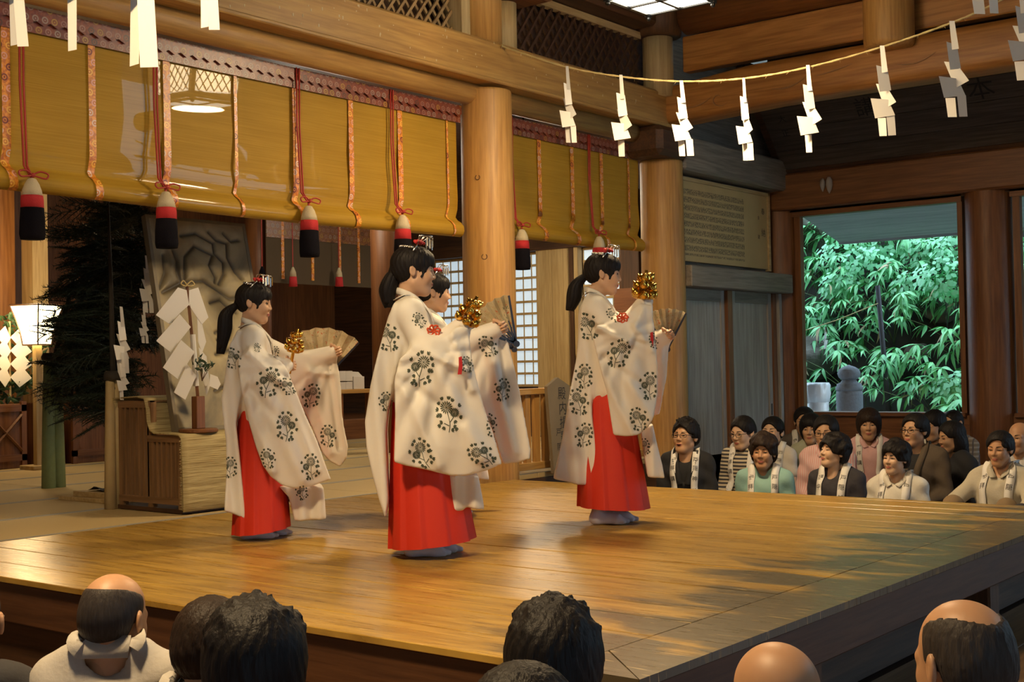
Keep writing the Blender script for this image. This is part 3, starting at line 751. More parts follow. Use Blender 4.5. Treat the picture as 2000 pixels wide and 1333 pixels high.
def tassel_set(px, ybow, ytop, ybot, label, rad=.062):
    """red cord pair from the valance, a bow, and a three-coloured tassel hanging in front of the blind"""
    X = BX + .13
    pt = Vector(onx(px, ytop, X)); pb = Vector(onx(px, ybot, X)); h = pt.z - pb.z
    t = thing('tassel', label, 'tassel', (X, pt.y, pb.z))
    zt = h
    zb_ = onx(px, ybow, X)[2] - pb.z
    c = MB()
    for s in (-1, 1):
        c.tube([(-.085, s * .012, 2.865 - pb.z), (-.088, s * .011, zt + .55 * (2.9 - pb.z - zt)), (-.06, s * .009, zb_ + .06), (-.0, s * .004, zb_ - .01), (0, 0, zt - .02)], .006, 6)
    c.obj('cord', CORD, t, True)
    bw = MB()
    for s in (-1, 1):
        P = catmull([(0.01, 0, zb_), (.015, s * .04, zb_ + .022), (.02, s * .085, zb_ + .012), (.02, s * .075, zb_ - .012), (.015, s * .035, zb_ - .008), (.012, 0, zb_)], 5)
        bw.tube(P, .005, 6)
    bw.sphere((.012, 0, zb_), .014, 8, 6); bw.obj('bow', CORD, t, True)
    def wav(r, z, a): return r * (1 + .03 * math.sin(a * 9 + z * 30) + .015 * math.sin(a * 17))
    a1, a2 = h * .70, h * .50
    MB().lathe([(.008, h), (rad * .35, h * .985), (rad * .62, h * .90), (rad * .80, h * .80), (rad * .88, a1)], (0, 0, 0), 22, fn=wav).obj('cream_head', SILKW, t, True)
    MB().lathe([(rad * .885, a1 + .004), (rad * .93, a1 - .02), (rad * .97, a2)], (0, 0, 0), 22, fn=wav).obj('scarlet_band', SILKR, t, True)
    MB().lathe([(rad * .975, a2 + .004), (rad * 1.04, h * .3), (rad * 1.06, h * .08), (rad * .98, .0)], (0, 0, 0), 22, fn=wav).obj('black_skirt', SILKB, t, True)
    return t
tassel_set(62, 343, 348, 468, 'cream scarlet and black tassel before the blind, nearest the lit paper lamp')
tassel_set(324, 366, 374, 485, 'cream scarlet and black tassel hanging before the carved grey panel')
tassel_set(603, 393, 402, 502, 'cream scarlet and black tassel hanging between the carved panel and the tall middle girl')
tassel_set(786, 414, 420, 518, 'cream scarlet and black tassel hanging over the tall middle girl')
tassel_set(1019, 440, 448, 527, 'cream scarlet and black tassel hanging just beside the stage column')
tassel_set(1170, 455, 462, 540, 'cream scarlet and black tassel hanging over the girl by the second column')

# ------------------------------------------------------------------ straw rope with folded papers
PAPER = plain('white_paper', (.70, .68, .63), .85)
ROPE = plain('straw_rope', (.55, .42, .18), .8, bump=.8, bscale=120)
def rope(P, label):
    pts = catmull(P, 14); m = MB()
    for s in range(2):
        tw = []; 
        for i, p in enumerate(pts):
            a = i * .9 + s * math.pi
            tw.append((p[0] + .0025 * math.cos(a), p[1] + .0025 * math.sin(a), p[2] + .003 * math.sin(a)))
        m.tube(tw, .0055, 6)
    for i in range(0, len(pts), 5):
        p = pts[i]; m.tube([p, p + Vector((rnd.uniform(-.02, .02), rnd.uniform(-.02, .02), -.022))], [.0022, .0006], 4)
    return tag(m.obj('straw_rope', ROPE, None, True), label, 'rope')
RY = 7.66
rp = [Vector(ony(x, y, RY)) for x, y in ((980, 88), (1000, 97), (1107, 131), (1215, 150), (1330, 159), (1455, 153), (1580, 131), (1722, 92), (1860, 44), (1950, 3), (2060, -60))]
rp[0] = Vector((-6.05, 7.60, rp[1].z + .03))
rope(rp, 'thin straw rope with white papers strung above the inner edge of the stage')
rope([(-6.1, 2.82, 3.0), (-5.0, 2.86, 2.72), (-4.0, 2.86, 2.62), (-3.0, 2.86, 2.68), (-1.4, 2.86, 3.0)], 'thin straw rope strung above the front edge of the stage by the audience')
rope([(-1.9, 2.9, 3.0), (-1.9, 4.4, 2.96), (-1.9, 5.9, 2.99), (-1.9, 7.6, 3.15)], 'thin straw rope strung above the worn stepping edge of the stage')
SH = [[(-.02, 0.01), (.03, .0), (.065, -.30), (.0, -.30)], [(-.055, -.21), (.052, -.25), (.085, -.50), (-.025, -.51)], [(-.085, -.40), (.03, -.43), (.155, -.64), (.02, -.70)],
      [(-.13, -.57), (.05, -.60), (.12, -.78), (-.085, -.80)], [(-.075, -.78), (.02, -.79), (.03, -.995), (-.055, -.985)], [(.04, -.78), (.125, -.78), (.135, -1.0), (.055, -1.0)]]
SH2 = [[(-.02, 0.01), (.03, .0), (.06, -.2), (.0, -.2)], [(-.06, -.12), (.05, -.14), (.08, -.34), (-.03, -.34)], [(-.08, -.26), (.03, -.28), (.12, -.45), (.0, -.47)], [(-.10, -.38), (.05, -.40), (.10, -.58), (-.07, -.59)],
       [(-.065, -.55), (.01, -.56), (.02, -.97), (-.05, -.97)], [(.03, -.55), (.095, -.55), (.115, -1.0), (.045, -1.0)]]
def shide(p, h, ang, label, flip=1, grp=None, sp=1.0, seed=0, cat='paper streamer', SH=SH):
    t = thing('paper_streamer', label, cat, p, ang, grp)
    rr = random.Random(seed)
    for i, O in enumerate(SH):
        j = 1 + rr.uniform(-.06, .06)
        if i == 5 and seed % 3 == 1: continue
        off = rr.uniform(-.012, .012); ti = (.28 if i % 2 else -.28) + rr.uniform(-.12, .12); y0 = (-.004 * i if i % 2 else .004 * i)
        m = MB(); m.prism([(a * flip * sp * h * j + off * (i > 1) * h * .5, z * h) for a, z in O][::flip], lambda a, z: (a, y0 * h * 2 + a * ti + .02 * h * math.sin(z * 7 + i), z), None, (0, -1, 0), .0012)
        m.obj('fold', PAPER, t)
    return t
A = math.radians(38)
for k, (x, yt, yb) in enumerate(((1107, 130, 280), (1212, 147, 307), (1330, 158, 306), (1452, 153, 315), (1577, 128, 299), (1722, 90, 267), (1858, 42, 230), (1992, -28, 158))):
    p = ony(x, yt, RY - .012); q = ony(x, yb, RY - .012)
    shide(tuple(p), p[2] - q[2], A * .4 + rnd.uniform(-.2, .2), ['narrow folded white paper on the rope, nearest the stage column', 'folded white paper on the rope before the dark lattice', 'folded white paper on the rope at the corner of the two beams',
          'folded white paper on the rope before the scroll carving', 'wide folded white paper on the rope over the sliding doors', 'folded white paper on the rope over the open window', 'folded white paper on the rope below the hanging round post',
          'folded white paper on the rope near its far end over the elderly man'][k], 1, 'folded papers on the inner rope', 1.0 if k not in (0, 3) else .8, k)
for k, (x, yb, w_) in enumerate(((395, 60, .7), (260, 135, 1.0), (137, 104, .95), (22, 92, 1.0))):
    q = ony(x, yb, 2.84); zt = 2.66 + .02 * k
    shide((q[0], 2.845, zt), zt - q[2], A * .5 + rnd.uniform(-.1, .1), ['narrow folded white paper on the front rope, nearest the stage corner', 'long two-tailed folded white paper on the front rope', 'wide folded white paper on the front rope over the small girl', 'folded white paper on the front rope over the paper lamp side'][k], 1, 'folded papers on the front rope', w_ * 1.25, 11 + k, SH=SH2)
q = onx(1921, 27, -1.91); shide((q[0], q[1], 2.99), 2.99 - q[2], A, 'folded white paper on the rope over the worn stepping edge', 1, None, 1.0, 21)

# ------------------------------------------------------------------ altar stand with straw matting
MATT = plain('straw_matting', (.46, .37, .17), .8, bump=.9, bscale=70, var=.2)
def matting():
    m, nt, b_ = _new('reed_matting'); N = nt.nodes.new; L = nt.links.new
    tc = N('ShaderNodeTexCoord'); mp = N('ShaderNodeMapping'); mp.inputs['Scale'].default_value = (60, 5, 260); L(tc.outputs['Object'], mp.inputs['Vector'])
    n1 = N('ShaderNodeTexNoise'); n1.inputs['Scale'].default_value = 1; n1.inputs['Detail'].default_value = 4; L(mp.outputs[0], n1.inputs['Vector'])
    cr = N('ShaderNodeValToRGB'); cr.color_ramp.elements[0].position = .3; cr.color_ramp.elements[1].position = .62
    cr.color_ramp.elements[0].color = (.20, .14, .045, 1); cr.color_ramp.elements[1].color = (.50, .41, .20, 1); L(n1.outputs['Fac'], cr.inputs['Fac'])
    L(cr.outputs['Color'], b_.inputs['Base Color']); b_.inputs['Roughness'].default_value = .75
    bp = N('ShaderNodeBump'); bp.inputs['Strength'].default_value = .6; bp.inputs['Distance'].default_value = .004; L(n1.outputs['Fac'], bp.inputs['Height']); L(bp.outputs['Normal'], b_.inputs['Normal'])
    return m
REED = matting()
W_ALTZ = wood('altar_wood_z', (.16, .085, .035), (.26, .145, .065), 'Z', .6); W_ALTX = wood('altar_wood_x', (.16, .085, .035), (.26, .145, .065), 'X', .6)
al = thing('altar_stand', 'stepped slatted altar stand standing on the straw mats beside the stage', 'altar stand')
AY0, AY1 = 4.83, 5.86
for x in (-6.40, -6.70, -7.0):
    for y in (AY0 + .02, AY1 - .02): MB().bb(x - .02, x + .02, y - .02, y + .02, 0.03, .46 if x > -6.6 else .68).obj('post', W_ALTZ, al)
for i in range(12):
    x = -6.44 - i * .046
    MB().bb(x - .010, x + .010, AY0, AY0 + .03, .09, .45 if x > -6.68 else .66).obj('slat', W_ALTZ, al)
for (z, x0) in ((.075, -7.02), (.455, -6.72)): MB().bb(x0 if z > .1 else -7.02, -6.38, AY0 - .004, AY0 + .034, z - .02, z + .02).obj('rail', W_ALTX, al)
MB().bb(-7.02, -6.69, AY0 - .004, AY0 + .034, .645, .69).obj('rail', W_ALTX, al)
MB().bb(-7.04, -6.38, AY0, AY1, .005, .03).obj('bottom_board', W_DARKX, al)
MB().bb(-6.70, -6.39, AY0, AY1, .455, .468).obj('step_board', W_ALTX, al); MB().bb(-7.02, -6.69, AY0, AY1, .68, .69).obj('step_board', W_ALTX, al)
pr = [(-7.06, .62), (-7.04, .70), (-6.80, .712), (-6.72, .70), (-6.70, .64), (-6.69, .56), (-6.665, .505), (-6.62, .486), (-6.45, .482), (-6.375, .478), (-6.355, .46), (-6.350, .25), (-6.345, .02)]
m = MB()
def fm_(u, v):
    q = v * (len(pr) - 1); a = int(min(q, len(pr) - 1.001)); w_ = q - a
    x = pr[a][0] * (1 - w_) + pr[a + 1][0] * w_; z = pr[a][1] * (1 - w_) + pr[a + 1][1] * w_
    return (x + .003 * math.sin(u * 23 + z * 9), AY0 - .025 + u * (AY1 - AY0 + .05), z)
m.grid(fm_, 24, 48)
mo = m.obj('reed_mat', REED, None, True); sl = mo.modifiers.new('thickness', 'SOLIDIFY'); sl.thickness = .008; sl.offset = -1
tag(mo, 'reed matting draped down the steps of the altar stand', 'mat')
fr_ = MB()
for i in range(140):
    z = .03 + i * .0031; fr_.tube([(-6.352, AY0 - .02, z), (-6.352 + rnd.uniform(-.004, .004), AY0 - .02 - rnd.uniform(.006, .022), z + rnd.uniform(-.004, .004))], [.0018, .001], 3)
o = fr_.obj('frayed_edge', REED, mo); o['kind'] = 'stuff'
# flat tray stand on the mats behind
ts = thing('tray_stand', 'low flat wooden tray with dark cloth lying beside the altar stand', 'tray')
MB().bb(-7.95, -7.14, 4.98, 5.55, .0, .025, .003).obj('foot_board', W_PALEY, ts); MB().bb(-7.85, -7.2, 5.03, 5.5, .025, .06, .003).obj('tray', W_PALEY, ts)
m = MB(); m.grid(lambda u, v: (-7.75 + u * .5, 5.08 + v * .36, .066 + .03 * (math.sin(u * 9) * math.cos(v * 7)) ** 2), 14, 10); m.obj('dark_cloth', plain('dark_cloth', (.012, .010, .012), .8), ts, True)

# ------------------------------------------------------------------ leaning carved panel
def ponx(px, py, X): return Vector(onx(px, py, X))
BLc = ponx(339, 846, -6.57); TLc = ponx(279, 418, -7.0); TRc = ponx(474, 443, -7.0)
BLc.z = .487; BRc = Vector((-6.57, BLc.y + (TRc.y - TLc.y), BLc.z))
cp = thing('carved_screen', 'tall grey wooden panel carved with jagged mountain lines leaning behind the white papers', 'panel')
pu = (BRc - BLc); pv = ((TLc - BLc) + (TRc - BRc)) / 2; pn = pu.cross(pv).normalized()
if pn.x < 0: pn = -pn
def pp(u, v, o=0.0): return tuple(BLc + pu * u + pv * v + pn * o)
def panel_mat():
    m, nt, b_ = _new('panel_wash'); N = nt.nodes.new; L = nt.links.new
    tc = N('ShaderNodeTexCoord'); n1 = N('ShaderNodeTexNoise'); n1.inputs['Scale'].default_value = 2.6; n1.inputs['Detail'].default_value = 5; n1.inputs['Distortion'].default_value = .8; L(tc.outputs['Object'], n1.inputs['Vector'])
    cr = N('ShaderNodeValToRGB'); cr.color_ramp.elements[0].position = .32; cr.color_ramp.elements[1].position = .68
    cr.color_ramp.elements[0].color = (.12, .095, .055, 1); cr.color_ramp.elements[1].color = (.40, .33, .18, 1)
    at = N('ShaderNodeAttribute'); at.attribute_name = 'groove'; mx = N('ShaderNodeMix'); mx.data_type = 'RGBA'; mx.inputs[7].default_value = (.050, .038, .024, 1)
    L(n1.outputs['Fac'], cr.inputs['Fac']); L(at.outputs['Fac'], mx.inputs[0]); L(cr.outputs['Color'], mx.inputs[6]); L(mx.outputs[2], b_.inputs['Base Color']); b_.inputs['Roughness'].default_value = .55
    return m
PANM = panel_mat()
lines = [[(210, 210), (290, 190), (380, 240), (385, 300), (430, 350), (430, 420), (400, 480)], [(170, 300), (190, 360), (190, 420), (210, 480)],
         [(225, 460), (230, 330), (280, 265), (375, 310), (355, 370), (385, 440), (380, 470)], [(360, 175), (400, 220), (455, 235), (455, 320), (490, 400), (520, 440)],
         [(120, 540), (210, 480), (320, 465), (370, 500), (450, 560), (490, 560)], [(440, 175), (480, 220), (520, 210)], [(350, 590), (400, 570), (430, 600), (480, 640)],
         [(370, 760), (400, 740), (450, 735), (435, 790), (380, 800)], [(370, 880), (440, 855), (460, 820)], [(120, 330), (130, 430), (105, 520)], [(360, 1080), (400, 1060), (450, 1110)], [(150, 640), (175, 720), (160, 800)]]
def zuv(zx, zy):
    v = 1 - (zy - 110) / (1290 - 110); xl = 22 + (185 - 22) * (1 - v); xr = 560 + (640 - 560) * (1 - v)
    return ((zx - xl) / (xr - xl), v)
segs = []
for l in lines:
    q = [zuv(*p) for p in l]; segs += [(q[i], q[i + 1]) for i in range(len(q) - 1)]
S0 = np.array([s[0] for s in segs]); S1 = np.array([s[1] for s in segs])
nu, nv = 110, 190
gu, gv = np.meshgrid(np.linspace(.02, .98, nu), np.linspace(.015, .985, nv), indexing='ij')
asp = np.array([pu.length, pv.length])
P2 = np.stack([gu, gv], -1).reshape(-1, 1, 2) * asp; a_ = S0 * asp; d_ = (S1 - S0) * asp
tt = np.clip(((P2 - a_) * d_).sum(-1) / (d_ ** 2).sum(-1), 0, 1)
ds = np.linalg.norm(P2 - a_ - d_ * tt[..., None], axis=-1).min(1).reshape(nu, nv)
dep = -.016 * np.exp(-(ds / .014) ** 2) + .010 * np.clip(ds / .06, 0, 1)
V = [pp(gu[i, j], gv[i, j], .012 + dep[i, j]) for i in range(nu) for j in range(nv)]
F = [[i * nv + j, (i + 1) * nv + j, (i + 1) * nv + j + 1, i * nv + j + 1] for i in range(nu - 1) for j in range(nv - 1)]
pm_ = mesh('carved_face', V, F, PANM, True)
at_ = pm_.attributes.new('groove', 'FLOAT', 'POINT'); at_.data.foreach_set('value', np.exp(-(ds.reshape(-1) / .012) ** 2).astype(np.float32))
link('carved_face', pm_, cp)
m = MB()
for O in ([(0, 0), (.03, 0), (.03, 1), (0, 1)], [(.97, 0), (1, 0), (1, 1), (.97, 1)], [(.03, 0), (.97, 0), (.97, .018), (.03, .018)], [(.03, .985), (.97, .985), (.97, 1), (.03, 1)]):
    m.prism(O, lambda u, v: pp(u, v, -.02), None, tuple(pn), .045)
m.prism([(0.01, .01), (.99, .01), (.99, .99), (.01, .99)], lambda u, v: pp(u, v, -.02), None, tuple(pn), .012)
m.obj('frame', plain('panel_frame', (.17, .14, .09), .6, var=.15, bscale=20), cp)

# ------------------------------------------------------------------ wand of white papers on its stand
gw = thing('paper_wand', 'big zigzag white paper wand on a wooden stand on the reed mat', 'paper wand')
gp = lambda zx, zy, X: onx(270 + zx * .36, 380 + zy * .36, X)
sb = Vector(onx(388, 850, -6.45)); sb.z = .488
MB().lathe([(.115, 0), (.12, .006), (.12, .018), (.112, .024)], (sb.x, sb.y, sb.z), 28).obj('base', W_REDY, gw)
MB().box((sb.x, sb.y, sb.z + .024 + .10), (.055, .065, .20), None, .004).obj('block', W_REDZ, gw)
top = Vector(gp(265, 500, -6.47)); 
MB().tube([(sb.x, sb.y, sb.z + .2), tuple(top)], .013, 4).obj('rod', W_REDZ, gw)
t2 = Vector(gp(295, 760, -6.455)); t3 = Vector(gp(315, 1040, -6.45))
MB().tube([tuple(t2), tuple(t3)], .017, 8).obj('paper_wrap', PAPER, gw)
kn = MB()
kc = Vector(gp(262, 492, -6.455))
for s in (-1, 1): kn.tube(catmull([kc, kc + Vector((.01, s * .03, .025)), kc + Vector((.012, s * .05, .005)), kc + Vector((.012, s * .02, -.008)), kc], 5), .0045, 5)
kn.obj('straw_knot', ROPE, gw, True)
sq = [[(95, 655), (215, 505), (262, 520), (275, 600), (225, 645), (170, 705)], [(97, 795), (225, 650), (285, 720), (175, 858)], [(133, 940), (232, 790), (305, 855), (215, 1003)], [(193, 1075), (265, 920), (315, 985), (255, 1115)],
      [(275, 520), (325, 505), (380, 668), (345, 705), (300, 640), (275, 600)], [(318, 650), (345, 700), (368, 800), (345, 862), (325, 800)], [(328, 830), (370, 880), (388, 1040), (370, 1095), (350, 1000)], [(390, 975), (430, 990), (447, 1030), (430, 1060), (385, 1040)]]
for i, O in enumerate(sq):
    dx = (.0, .012, .022, .03, .0, -.012, -.02, .03)[i]
    m = MB(); c0 = np.mean(O, 0)
    m.prism(O, lambda a, z: tuple(gp(a, z, -6.452 + dx + .00012 * (a - c0[0]) - .00008 * (z - c0[1]))), None, (1, 0, 0), .0015)
    m.obj('paper_fold', PAPER, gw)
LEAFD = plain('sakaki_leaf', (.020, .045, .018), .4)
def leafy(mb, c, n, r, ll, rr):
    for i in range(n):
        p = Vector(c) + Vector((rr.uniform(-r, r), rr.uniform(-r, r), rr.uniform(-r, r)))
        d = Vector((rr.uniform(-.3, .6), rr.uniform(-1, 1), rr.uniform(-.3, 1))).normalized(); s = d.cross(Vector((1, .3, .1))).normalized() * ll * .24
        nn_ = d.cross(s).normalized() * ll * .05
        mb.add([p, p + d * ll * .45 + s + nn_, p + d * ll, p + d * ll * .45 - s + nn_, p + d * ll * .5 - nn_], [[0, 4, 1], [1, 4, 2], [2, 4, 3], [3, 4, 0]])
sg = thing('sakaki_sprig', 'small glossy green sprig tied before the paper wand', 'sprig')
cc = Vector(gp(345, 960, -6.40)); tw = MB()
rr = random.Random(3)
for i in range(6):
    tipv = cc + Vector((.01, rr.uniform(-.07, .08), rr.uniform(.0, .13))); tw.tube([cc + Vector((0, 0, -.06)), (cc + tipv) / 2 + Vector((.01, 0, -.01)), tipv], [.003, .002, .001], 4)
    lv = MB(); leafy(lv, (cc + tipv) / 2, 3, .02, .042, rr); leafy(lv, tipv, 3, .015, .042, rr); lv.obj('leaf_cluster', LEAFD, sg)
tw.obj('twig', plain('twig', (.10, .06, .03), .7), sg)

# ------------------------------------------------------------------ green trees on wrapped poles
NEED = plain('fir_needle', (.010, .020, .011), .6, var=.3, bscale=8)
BARK = plain('dark_bark', (.03, .022, .014), .8)
def fir_branch(seed, L):
    r = random.Random(seed); m = MB(); tw_ = MB()
    def spray(p0, d0, ln, depth):
        k = 7; pts = [p0 + d0 * (ln * i / k) + Vector((0, 0, -.10 * ln * (i / k) ** 2)) for i in range(k + 1)]
        m.tube(pts, [.004 * (1 - i / (k + 1)) + .001 for i in range(k + 1)], 4, False)
        step = .011; s = .0
        while s < ln:
            f = s / ln; i = min(int(f * k), k - 1); p = pts[i].lerp(pts[i + 1], f * k - i); t = (pts[i + 1] - pts[i]).normalized()
            for q in range(3):
                a = r.uniform(0, 6.28); side = t.cross(Vector((0, 0, 1))).normalized() * math.cos(a) + Vector((0, 0, 1)) * math.sin(a) * .6
                d = (t * .55 + side).normalized(); l = r.uniform(.022, .038); wv_ = d.cross(Vector((.3, .2, 1))).normalized() * .0022
                m.add([p - wv_, p + wv_, p + d * l], [[0, 1, 2]])
            s += step
        if depth:
            for i in range(1, k):
                for sgn in (-1, 1):
                    d = (d0 * .75 + d0.cross(Vector((0, 0, 1))).normalized() * sgn * .8).normalized()
                    spray(pts[i], d, ln * (.55 - .05 * i), depth - 1)
    spray(Vector((0, 0, 0)), Vector((1, 0, .05)).normalized(), L, 1)
    return m.me('fir_branch', NEED)
FB = [fir_branch(i, .42) for i in range(3)]
def fir_tree(base, h0, h1, rmax, label, polemat, polelabel, rpole, azs, seed, n, lean=(0, 0), bare=None):
    """pole wrapped at the foot carries a cut fir; azs limits the branch directions"""
    r = random.Random(seed); base = Vector(base)
    po = thing('wrapped_pole', polelabel, 'pole', tuple(base))
    for s in (-1, 1): MB().tube([(0, s * rpole * .55, 0), (0, s * rpole * .5, h0 * .5), (0, s * rpole * .4, h0)], [rpole * .72, rpole * .62, rpole * .5], 12).obj('wrapped_half', polemat, po, True)
    MB().lathe([(rpole * 1.05, h0 - .06), (rpole * 1.1, h0 - .03), (rpole * .9, h0)], (0, 0, 0), 14).obj('binding', BARK, po, True)
    t = thing('fir_tree', label, 'tree', tuple(base + Vector((0, 0, h0))))
    H = h1 - h0
    MB().tube([(0, 0, -.12), (lean[0] * .4, lean[1] * .4, H * .5), (lean[0], lean[1], H)], [.02, .014, .006], 8).obj('trunk', BARK, t, True)
    for i in range(n):
        f = (i + .5) / n; z = -.25 * H * (1 - f) * 0 + H * f - .30 * (1 - f); az = r.uniform(*azs[int(f * len(azs)) % len(azs)])
        rad = rmax * (1.0 - .35 * abs(f - .4)) * r.uniform(.7, 1.1)
        o = link('fir_branch', FB[i % 3], t, (lean[0] * max(f, 0), lean[1] * max(f, 0), z), (r.uniform(-.5, .5), r.uniform(-.25, .55) - .1, az), None)
        sc = rad / .42; o.scale = (sc, sc, sc)
    return t
GREENP = plain('green_wrap', (.22, .28, .12), .6, bump=.3, bscale=25, var=.15)
TANP = plain('tan_wrap', (.45, .33, .15), .6, bump=.2, bscale=20, var=.12)
pb1 = onz(105, 953)
fir_tree((pb1[0], pb1[1], 0), 1.03, 2.25, .75, 'dark fir tree bound to the green wrapped pole', GREENP, 'green wrapped pole standing on the straw mats', .075, [(-.5, 2.3)], 5, 110, (.12, .42))
pb2 = onz(235, 994)
fir_tree((pb2[0] - .03, pb2[1] - .02, 0), .88, 2.0, .48, 'dark fir tree bound to the tan wrapped pole beside the altar', TANP, 'tan wrapped pole beside the altar stand', .055, [(2.2, 4.6)], 9, 90, (-.25, .15))
# papers among the branches
for k, (px, py, h, X) in enumerate(((155, 545, .42, -8.75), (236, 600, .42, -6.95), (285, 500, .38, -7.15), (238, 690, .30, -6.94), (280, 600, .24, -7.1))):
    p = onx(px, py, X)
    shide(tuple(p), h, A + .3, ['small folded paper hung among the fir boughs toward the lamp', 'curled folded paper hung at the top of the tan pole', 'small folded paper hung beside the carved panel edge', 'short folded paper at the neck of the tan pole', 'tiny folded paper deep in the fir boughs'][k], 1, 'papers among the fir boughs', .9, 31 + k)

# ------------------------------------------------------------------ standing lamp, small wand and furniture on the dais
lp = thing('standing_lamp', 'glowing flared paper lamp on a wooden post at the back dais', 'lamp', (-10.7, onx(72, 640, -10.7)[1], 0))
z0, z1 = onx(70, 674, -10.7)[2], onx(70, 597, -10.7)[2]
LP = emit('lamp_paper', (1.0, .82, .46), 8.0)
for k in range(4):
    R = Matrix.Rotation(k * math.pi / 2 + .3, 3, 'Z'); m = MB()
    def fl_(u, v):
        hw = .085 + .075 * v ** 1.5; return tuple(R @ Vector((hw, (u * 2 - 1) * hw, z0 + (z1 - z0) * v)))
    m.grid(fl_, 4, 8); m.obj('paper_panel', LP, lp, True)
fr2 = MB()
for k in range(4):
    R = Matrix.Rotation(k * math.pi / 2 + .3, 3, 'Z')
    fr2.tube([tuple(R @ Vector((.087 + .077 * v ** 1.5, .087 + .077 * v ** 1.5, z0 + (z1 - z0) * v))) for v in (0, .33, .66, 1)], .007, 5)
    a, c = R @ Vector((.165, .165, z1)), R @ Vector((.165, -.165, z1)); fr2.tube([a, c], .010, 5)
    a, c = R @ Vector((.088, .088, z0)), R @ Vector((.088, -.088, z0)); fr2.tube([a, c], .008, 5)
fr2.obj('frame', W_DARKZ, lp)
MB().bb(-.03, .03, -.03, .03, 0, z0).obj('post', W_PALEZ, lp); MB().bb(-.12, .12, -.12, .12, 0, .04, .006).obj('foot', W_PALEY, lp)
pl = bpy.data.lights.new('lamp_bulb', 'POINT'); pl.energy = 40; pl.color = LAMP; pl.shadow_soft_size = .1
po_ = bpy.data.objects.new('lamp_bulb', pl); COL.objects.link(po_); po_.parent = lp; po_.location = (.0, 0, z1 + .12)
pl2 = bpy.data.lights.new('lamp_bulb', 'POINT'); pl2.energy = 16; pl2.color = LAMP; pl2.shadow_soft_size = .1
po2 = bpy.data.objects.new('lamp_bulb', pl2); COL.objects.link(po2); po2.parent = lp; po2.location = (.0, -.22, (z0 + z1) / 2)
g2 = thing('paper_wand', 'cream zigzag paper wand among greenery near the glowing lamp', 'paper wand')
for side in (-1, 1):
    for i in range(4):
        z = (668 - 0) + i * 30 if False else 655 + i * 26
        xx = 22 + side * 14
        O = [(xx - 16, z + (4 if side > 0 else 0)), (xx + 4 + 2 * side, z - 18), (xx + 26 * (1 if side > 0 else .5), z + 6), (xx + 2, z + 24)]
        m = MB(); m.prism(O, lambda a, c: tuple(onx(a, c, -11.02 + .012 * i)), None, (1, 0, 0), .002); m.obj('paper_fold', PAPER, g2)
a, c = Vector(onx(18, 628, -11.05)), Vector(onx(20, 800, -11.05)); MB().tube([a, Vector((c.x, c.y, .62))], .012, 6).obj('rod', W_PALEZ, g2)
gr = thing('greenery_bunch', 'bunch of dark green sprigs behind the cream paper wand', 'plant'); rr = random.Random(8)
for (px, py) in ((20, 635), (5, 760), (40, 755), (60, 690), (20, 770), (62, 740)):
    lv = MB(); leafy(lv, onx(px, py, -11.12), 30, .10, .09, rr); lv.obj('leaf_cluster', plain('green_sprig', (.03, .07, .02), .5), gr)
MB().tube([(-11.12, 6.3, .6), (-11.12, 6.35, 1.4)], .02, 6).obj('stem', BARK, gr)
# box pedestals with crossed panels
for k, (pxa, pxb, lab) in enumerate(((-30, 50, 'crossed-panel wooden pedestal under the cream paper wand'), (78, 118, 'plain wooden pedestal behind the green pole'), (140, 215, 'low wooden pedestal behind the fir boughs'))):
    ya, yb = onx(pxa, 820, -11.0)[1], onx(pxb, 820, -11.0)[1]
    t = thing('pedestal', lab, 'pedestal')
    MB().bb(-11.28, -11.0, ya + .02, yb - .02, .0 if k < 0 else .0, .60, .006).obj('body', W_REDZ, t)
    for y in (ya, yb - .05): MB().bb(-11.02, -10.98, y, y + .05, .0, .62).obj('corner_post', W_REDZ, t)
    for z in (.10, .56): MB().bb(-11.01, -10.98, ya, yb, z - .03, z + .03).obj('rail', W_REDY, t)
    if k == 0:
        for s in (-1, 1): MB().tube([(-10.988, ya + .04, .33 - s * .17), (-10.988, yb - .04, .33 + s * .17)], .014, 4).obj('cross_slat', W_REDY, t)
# inner posts, inner blind and hanging cloths
for (px, X, r, lab, mt) in ((505, -11.2, .14, 'round inner post behind the carved panel', W_REDZ), (755, -9.2, .16, 'round inner post behind the tall middle girl', W_REDZ)):
    y = onx(px, 560, X)[1]; tag(MB().lathe([(r, .0 if X > -11.3 else .25), (r, 3.6)], (X, y, 0), 24).obj('inner_post', mt, None, True), lab, 'post')
tag(MB().bb(-11.83, -11.63, 7.03, 7.2, .25, 3.6).obj('inner_post', W_PALEZ), 'pale square post lit by the standing lamp', 'post')
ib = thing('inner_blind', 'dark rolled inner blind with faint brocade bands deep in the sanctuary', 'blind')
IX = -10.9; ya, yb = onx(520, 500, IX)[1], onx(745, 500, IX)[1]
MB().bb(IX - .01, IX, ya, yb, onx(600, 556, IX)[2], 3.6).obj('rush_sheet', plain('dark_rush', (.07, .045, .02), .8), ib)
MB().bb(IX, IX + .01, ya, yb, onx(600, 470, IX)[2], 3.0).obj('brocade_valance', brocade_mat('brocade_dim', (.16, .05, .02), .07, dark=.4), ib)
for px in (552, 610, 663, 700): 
    y = onx(px, 520, IX)[1]; MB().bb(IX, IX + .012, y - .018, y + .018, onx(600, 548, IX)[2], 3.0).obj('brocade_band', BROC, ib)
